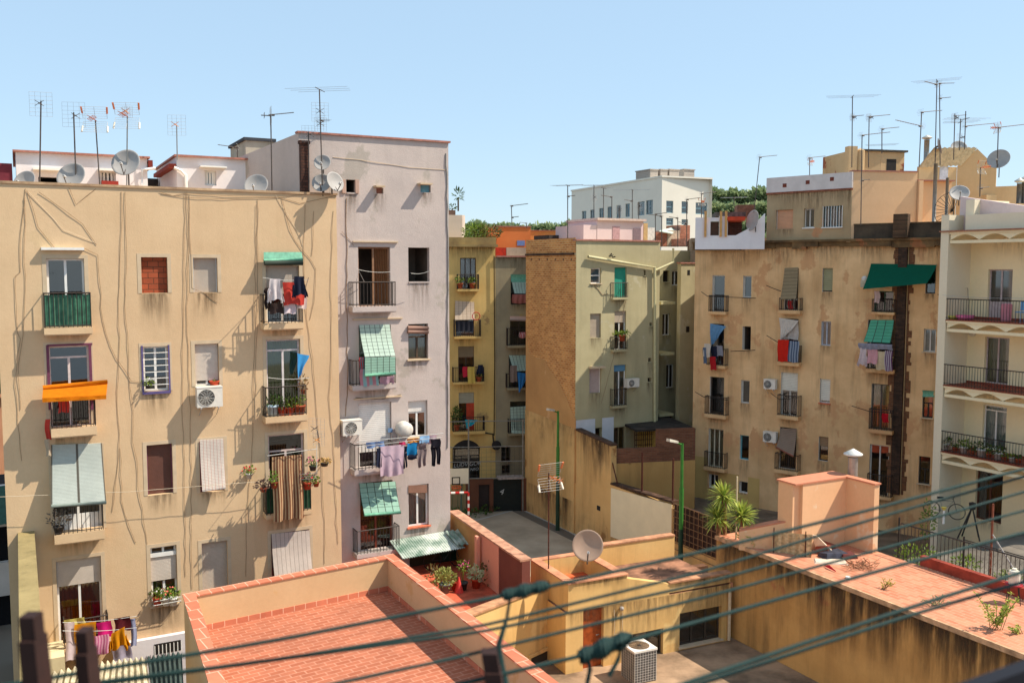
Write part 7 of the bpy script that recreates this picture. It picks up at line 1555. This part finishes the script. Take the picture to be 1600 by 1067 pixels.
# brown building laundry
F = FR
for q, o, k, c, l in (((1109, 506, 1134, 540), .35, 'skew', cloth((110, 156, 196)), 'light blue sheet draped at the top of the left column of the brown building'), ((1100, 537, 1110, 558), .7, 'sheet', cloth((220, 206, 190)), 'cream towel left of the light blue sheet'), ((1109, 557, 1118, 578), .6, 'sheet', cloth((190, 40, 46)), 'red cloth hanging below the light blue sheet'), ((1111, 541, 1120, 560), .5, 'sheet', cN, 'dark cloth between the cream towel and the railing'), ((1119, 540, 1129, 556), .5, 'sheet', cloth((150, 150, 160)), 'grey clothes right of the light blue sheet'), ((1098, 543, 1103, 568), .75, 'sheet', cloth((100, 116, 140)), 'blue grey strip at the far left of the brown building laundry'),
    ((1217, 497, 1248, 533), .3, 'skew', cloth((222, 212, 200)), 'white sheet knotted over a brown building balcony door'), ((1220, 500, 1247, 530), .2, 'sheet', cloth((206, 196, 186)), 'off-white sheet behind the knotted one'), ((1215, 531, 1232, 565), .55, 'sheet', cloth((224, 50, 36)), 'vivid red towel on the brown building'), ((1232, 533, 1248, 566), .5, 'sheet', cloth((90, 106, 130), (150, 160, 176), 4), 'blue striped towel right of the vivid red one'),
    ((1341, 537, 1394, 546), .8, 'sheet', cloth((160, 160, 176)), 'wide grey blue cloth right below the mint awning'), ((1340, 544, 1356, 573), .75, 'shirt', cloth((226, 206, 206)), 'pale pink shirt at the left below the mint awning'), ((1355, 545, 1371, 568), .72, 'sheet', cloth((228, 170, 176)), 'rosy cloth in the middle below the mint awning'), ((1368, 549, 1382, 578), .7, 'sheet', cloth((226, 206, 170)), 'cream towel below the mint awning'), ((1382, 548, 1394, 580), .68, 'sheet', cloth((200, 190, 196), (110, 70, 110), 4), 'striped clothes at the right below the mint awning'),
    ((1366, 455, 1374, 473), .3, 'sheet', cloth((220, 190, 184)), 'pale rosy cloth under the dark green awning'), ((1378, 646, 1388, 660), .5, 'sheet', cloth((196, 30, 44)), 'small red cloth on the second balcony from the bottom near the soot strip'), ((1231, 470, 1238, 483), .3, 'sheet', cloth((190, 50, 50)), 'red cloth behind the top middle railing of the brown building')):
    garment(F, q, o, k, c, l)
t = thing('oil_drum', 'small pale boxes at the left end of the dark green awning', 'box', FR.W(*FR.L(1349, 450, .3), .3)); r_ = FR.rect((1345, 438, 1354, 449), .3); MB().box(FR, r_[0], r_[1], r_[2], r_[3], .05, .35).build('box', plain((190, 176, 150), .8), t); MB().lathe(FR.W((r_[0]+r_[1])/2, r_[3], .2), (0, 0, 1), [(.14, 0), (.16, .12), (.08, .2), (0, .22)], 12).build('lid', plain((220, 214, 204), .6), t); t.name = 'storage_box'
# cream building gallery things
g = FCi
for (x, y, d, h, c, l) in ((1489, 497, .55, .16, (226, 206, 90), 'yellow wash bowl on the top gallery floor'), (1508, 497, .8, .2, (226, 110, 150), 'wide pink tub on the top gallery floor')): P = FC.W(FC.L(x, y, -.3)[0], zf[0]+.04, -.3); tag(MB().lathe(P, (0, 0, 1), [(0, 0), (d*.36, 0), (d*.5, h), (d*.47, h), (d*.33, .02), (0, .02)], 20).build('wash_tub', plain(c, .5), None, True), l, 'tub')
P = FC.W(FC.L(1572, 500, -.8)[0], zf[0]+.04, -.8); tag(MB().lathe(P, (0, 0, 1), [(0, 0), (.2, 0), (.22, .7), (.18, .75), (0, .75)], 14).build('laundry_bag', cloth((226, 150, 160))), 'pink bag standing by the top gallery door', 'bag')
P = FC.W(FC.L(1597, 500, -.4)[0], zf[0]+.04, -.4); t = thing('garden_chair', 'blue plastic chair at the right end of the top gallery', 'chair', P); bl = plain((110, 160, 200), .5); MB().box(FC.at(FC.L(1597, 500, -.4)[0], 0, -.4), -.2, .2, P.z+.42, P.z+.46, -.2, .2).build('seat', bl, t); MB().box(FC.at(FC.L(1597, 500, -.4)[0], 0, -.4), -.2, .2, P.z+.5, P.z+.9, -.22, -.18).build('backrest', bl, t)
for dx in (-.18, .18):
    for dy in (-.18, .18): MB().tube([P+Vector((dx, dy, 0)), P+Vector((dx, dy, .42))], .014, 5).build('leg', bl, t)
for i, (x, d, l, lf) in enumerate(((1477, .34, 'pale bucket plant at the left end of the plant gallery', DARKLEAF), (1492, .24, 'small pot next to the pale bucket on the plant gallery', DARKLEAF), (1506, .36, 'spreading plant in a white pot on the plant gallery', GREENLEAF), (1520, .24, 'low blue grey pot plant on the plant gallery', DARKLEAF), (1534, .4, 'biggest dark bush on the plant gallery, before the door', DARKLEAF), (1546, .26, 'small plant before the door on the plant gallery', GREENLEAF), (1560, .36, 'dark rounded plant right of the door on the plant gallery', DARKLEAF), (1572, .26, 'low clay pot on the plant gallery, third from the right', GREENLEAF), (1582, .26, 'low clay pot on the plant gallery, second from the right', GREENLEAF), (1592, .26, 'low clay pot on the plant gallery, rightmost', DARKLEAF))):
    pot(FC.W(FC.L(x, 700, -.25)[0], zf[2]+.04, -.25), l, d, d*.85, lf, .3 if d > .3 else .12, d*.85 if d > .3 else .14, (plain((214, 208, 200), .6), POTM)[i % 2], n=110 if d > .3 else 30, ll=.12)
tag(MB().tube([FCi.W(*FCi.L(x, y, .3), .3) for x, y in ((1491, 500), (1492, 455), (1496, 451), (1512, 450), (1514, 500))], .012, 5).build('drying_stand', plain((130, 110, 100), .5)), 'thin folded clothes frame at the left of the top gallery', 'clothes frame')
pegline(FC, 1472, 461, 1600, 466, .35, 'line along the top gallery railing of the cream building'); tag(MB().lathe(FCi.W(*FCi.L(1520, 520, .01), .01), FCi.n, [(.16, 0), (.16, .08), (0, .14)], 16).build('wall_lamp', plain((226, 216, 196), .5)), 'round wall lamp on the second gallery of the cream building', 'wall lamp')
# ---- satellite dishes
zP_ = zT+.07
def dsh(x, y, D, r_, az, el, l, **k): return dish(U(x, y, D), r_, az, el, l, **k)
Dl = lambda x: FA.W(FA.L(x, 290)[0], 0, -.5).y; Df = lambda x: FA.W(FA.L(x, 290)[0], 0, .0).y-.1
dsh(40, 285, Dl(40), .33, -100, 25, 'low dish at the far left end of the yellow parapet', mast=.25); dsh(113, 277, Dl(113), .42, -95, 25, 'second dish from the left behind the yellow parapet', mast=.35); dsh(198, 256, Dl(198), .42, -90, 22, 'tall round dish high on its mast in front of the long white roof house', mast=.7)
dsh(401, 291, Dl(401)-0, .38, -92, 25, 'half-hidden dish in front of the second white roof house', mast=.2); dsh(504, 255, Df(504), .27, -90, 22, 'upper small dish against the lilac wall', mast=.9); dsh(503, 287, Df(504), .31, -90, 22, 'lower left dish of the pair against the lilac wall', mast=.3); dsh(522, 285, Df(520)-.2, .33, -40, 18, 'dish turned sideways next to the open lilac window', mast=.3)
BR45 = 48
dsh(1466, 229, DQ+2, .42, -20, 15, 'upper dish beside the stout flue', mast=.5, arm=False); dsh(1498, 232, DQ+3, .42, -100, 30, 'dish peeking over the pale sheet roof', mast=.4); dsh(1561, 250, DQ-3, .5, -130, 25, 'big round dish on the right slope of the gabled roof house', mast=.7); dsh(1499, 303, 42.5, .42, -110, 35, 'whitish dish behind the end of the whitewashed sloping wall', mast=.4); dsh(1178, 345, 50, .55, 200, 10, 'beige dish on the white roof terrace next to the penthouse', mast=.5, arm=False)
# ---- television aerials
def ant(xb, yb, xt, yt, D, items, l, **k): a = U(xb, yb, D); c = U(xt, yt, D); return antenna(a, c, items, l, **k)
ant(62, 287, 64, 158, Dl(63), [('grid', .96, -75, 1.25)], 'leftmost aerial, with a square grid reflector, on the yellow parapet', M=MASTM); ant(119, 290, 115, 176, Dl(117), [('grid', .97, 100, 1.3)], 'second aerial from the left, with a faint grid, by the second dish', M=MASTM)
ant(156, 290, 149, 188, Dl(152), [('corner', 1.0, -80, 1.25)], 'leaning aerial with red-tipped reflector bars, third from the left', r=.018); ant(198, 293, 199, 182, Dl(198), [('corner', 1.0, -85, 1.3), ('gridO', 1.06, -85, .6)], 'aerial with an orange upright dipole rising above the tall round dish', r=.018, M=STEEL)
ant(277, 250, 276, 196, Dl(277)+2, [('gridO', 1.0, -85, 1.2)], 'aerial with orange hub at the left end of the second white roof house', r=.018, M=STEEL); ant(425, 298, 423, 180, Dl(424), [('yagi', 1.0, 12, .8), ('grid', .99, 200, 1.0)], 'rod aerial pointing right above the second white roof house')
ant(504, 300, 499, 140, Df(502), [('vhf', 1.0, 80, 1.05), ('grid', .78, -80, 1.1), ('yagi', .7, 60, .5), ('grid', .66, -80, .8)], 'tallest aerial on the left, with very long horizontal rods'); ant(483, 298, 482, 206, Df(483), [('grid', .97, 90, .9)], 'thin aerial beside the dark brick chimney stack'); ant(371, 246, 371, 231, Dl(371)+6, [('yagi', 1, 185, .8)], 'small aerial behind the second white roof house')
ant(499, 690, 495, 668, Dl(499)-1.4, [('grid', 1.0, -100, 1.1), ('gridO', .2, -100, .8)], 'rusty grid aerial fixed beside the curtain balcony of the yellow building', r=.01)
ant(887, 375, 887, 290, 55, [('vhf', 1.0, 70, 1.0), ('yagi', .8, 10, .5)], 'tall aerial in front of the left edge of the white office building', r=.03, w=1.6); ant(800, 352, 799, 322, 60, [('yagi', 1, 5, 1.2), ('yagi', .4, 0, .5)], 'lone thin aerial above the orange roof house', r=.03, w=1.6); ant(823, 357, 823, 349, 60, [('yagi', 1, 185, .5)], 'tiny aerial above the long low orange wall', r=.02)
for (x, y, D, it, l) in ((928, 290, 60, [('vhf', 1, 80, .8), ('grid', .8, -80, .9)], 'dark aerial left of the office corner, the tallest of its row'), (943, 294, 62, [('vhf', 1, 60, .7)], 'slim aerial right next to the tallest of the row'), (956, 308, 60, [('yagi', 1, 190, .8)], 'short aerial above the pink roof house, left'), (988, 297, 61, [('vhf', 1, 75, 1.2), ('yagi', .8, 190, .6)], 'wide-armed aerial above the pink roof house, right'), (998, 316, 60, [('grid', .9, -80, 1)], 'aerial just above the right end of the pink roof house'), (968, 322, 60, [('grid', .9, -90, 1.0)], 'low grid aerial behind the pink roof house roof'), (1024, 335, 58, [('yagi', 1, 0, .8)], 'aerial left of the pale green roof sheet'), (1059, 341, 57, [('yagi', 1, 180, .6), ('grid', .6, -90, .7)], 'aerial in front of the office windows'), (1073, 312, 58, [('yagi', 1, 10, 1.0), ('yagi', .5, 190, .6)], 'aerial before the right windows of the office building'), (1096, 303, 60, [('yagi', 1, 20, 1.2), ('corner', .85, -80, .8)], 'tall aerial at the right edge of the office building'), (1034, 338, 56, [('yagi', 1, 185, .9)], 'short aerial at the office building corner')):
    ant(x, 383 if x < 1010 else 386, x, y, D, it, l, r=.028, w=1.5)
ant(1147, 338, 1147, 309, 62, [('vhf', 1, 70, .9)], 'small aerial against the wooded hillside', r=.025, w=1.4); ant(1178, 332, 1187, 246, 50, [('yagi', 1, 25, 1.3)], 'leaning aerial left of the grey penthouse', r=.022, w=1.2); ant(1265, 277, 1265, 247, 50, [('yagi', 1, 25, 1.2), ('corner', .8, -60, .6)], 'aerial on the white band of the penthouse', r=.022, w=1.2)
for (xb, yb, x, y, D, it, l) in ((1331, 262, 1332, 151, DQ+1, [('vhf', 1, 80, 1.35), ('yagi', .72, 20, .8), ('grid', .7, -70, .6)], 'tall aerial with wide rods above the round-capped chimney'), (1357, 262, 1358, 183, DQ+1, [('yagi', 1, 20, 1.5), ('grid', .98, -70, .7)], 'aerial with a long rod right of the round-capped chimney'), (1345, 352, 1347, 212, DQ-.6, [('yagi', 1, 15, 1.8), ('yagi', .5, 10, .5)], 'aerial standing before the peach wall at its left'), (1378, 240, 1378, 202, DQ, [('yagi', 1, 20, 1.2), ('vhf', .35, 70, .8)], 'short aerial on the stair house roof'), (1436, 262, 1440, 176, DQ, [('yagi', 1, 25, 1.6), ('yagi', .75, 200, 1.8)], 'slightly leaning aerial left of the stout flue'),
    (1461, 258, 1464, 126, DQ+1, [('vhf', 1, 60, 1.2), ('yagi', .95, 200, .9)], 'highest aerial on the right rooftops'), (1469, 258, 1468, 131, DQ+1.3, [('yagi', 1, 40, 1.8), ('yagi', .82, 20, .8)], 'second highest aerial, just right of the highest'), (1490, 250, 1492, 178, DQ+.8, [('yagi', .95, 30, 1), ('grid', .9, -80, .8)], 'left one of the three aerials on the pale sheet roof'), (1499, 235, 1501, 186, DQ+.9, [('vhf', .9, 80, .9), ('grid', .4, -70, .8)], 'middle one of the three aerials on the pale sheet roof'), (1507, 234, 1509, 174, DQ+1, [('vhf', .8, 95, 1.2), ('yagi', .6, 25, 2.4)], 'right one of the three aerials on the pale sheet roof'), (1558, 262, 1560, 200, DQ-3.2, [('yagi', 1, 12, 2.0), ('corner', 1, 190, .8)], 'aerial with a reflector above the big right-hand dish'), (1531, 308, 1532, 262, DQ-5, [('corner', 1, -60, 1.0), ('yagi', .3, 10, .5)], 'white-armed aerial in front of the ochre gable')):
    ant(xb, yb, x, y, D, it, l, r=.024, w=1.3)
# far left: dark car and street bits
P = G(-8, 700, 4.0); MBc = MB()
slab('parking_deck', [G(-120, 760, 4.0), G(21, 756, 4.0), G(17, 690, 4.0), G(-120, 690, 4.0)], .03, 3.98, plain((110, 52, 50), .9, var=.2, scale=2, name='maroon_paving'))
def car(P, ang, label):
    t = thing('parked_car', label, 'car', P, ang); g = Frame(0, 1, math.degrees(ang)); g.O = Vector((P.x, P.y, 0)); z = P.z; body = plain((34, 38, 48), .3, .3, .05, name='car_paint')
    prof = [(-2.1, .3), (2.1, .3), (2.15, .75), (1.9, .9), (1.2, .95), (.5, 1.42), (-1.1, 1.45), (-1.9, 1.0), (-2.15, .9)]
    MB().hexa([g.W(x, z+h, .85) for x, h in prof], [g.W(x, z+h, -.85) for x, h in prof]).build('body', body, t)
    MB().hexa([g.W(x, z+h, .856) for x, h in ((-1.6, 1.0), (1.0, .98), (.42, 1.36), (-1.05, 1.38))], [g.W(x, z+h, .84) for x, h in ((-1.6, 1.0), (1.0, .98), (.42, 1.36), (-1.05, 1.38))]).build('side_window', plain((16, 18, 22), .1), t)
    for x in (-1.35, 1.35):
        for o in (.87, -.72):
            w_ = MB().lathe(g.W(x, z+.33, o), g.n, [(0, -.14), (.33, -.14), (.34, 0), (.2, .005)], 24).build('wheel', DARKP, t); mm = MB()
            for k in range(5): a = k*1.2566; mm.tube([g.W(x, z+.33, o+.01), g.W(x+.2*math.cos(a), z+.33+.2*math.sin(a), o+.01)], .035, 4)
            mm.tube([g.W(x+.21*math.cos(a), z+.33+.21*math.sin(a), o+.005) for a in [i*6.2832/20 for i in range(21)]], .02, 5); mm.build('rim', ALU, w_)
P = G(-22, 698, 4.0); car(P, R(GA), 'dark car with a silver wheel parked at the far left edge')
F = Frame(22, 39, GA); b_ = FN
t = thing('garage_building', 'white-fronted garage with black openings at the far left edge', 'garage', F.W(-4, 0), F.ang)
gs0, gs1 = F.L(-120, 900)[0], F.L(25, 900)[0]; zz = [F.L(10, y)[1] for y in (758, 822, 878, 930, 1050)]
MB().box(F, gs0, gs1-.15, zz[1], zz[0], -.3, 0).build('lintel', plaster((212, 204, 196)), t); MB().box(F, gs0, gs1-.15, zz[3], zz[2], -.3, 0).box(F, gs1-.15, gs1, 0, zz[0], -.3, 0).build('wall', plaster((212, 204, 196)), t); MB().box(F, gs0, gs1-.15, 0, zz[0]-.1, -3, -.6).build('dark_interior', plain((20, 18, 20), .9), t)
MB().sheet(F.W(gs0, zz[0]-.1, .05), F.W(gs1, zz[0]+.02, .05), F.W(gs1, zz[1]+.35, .9), F.W(gs0, zz[1]+.1, .9), 8, 3).build('awning', plain((60, 96, 84), .8), t)
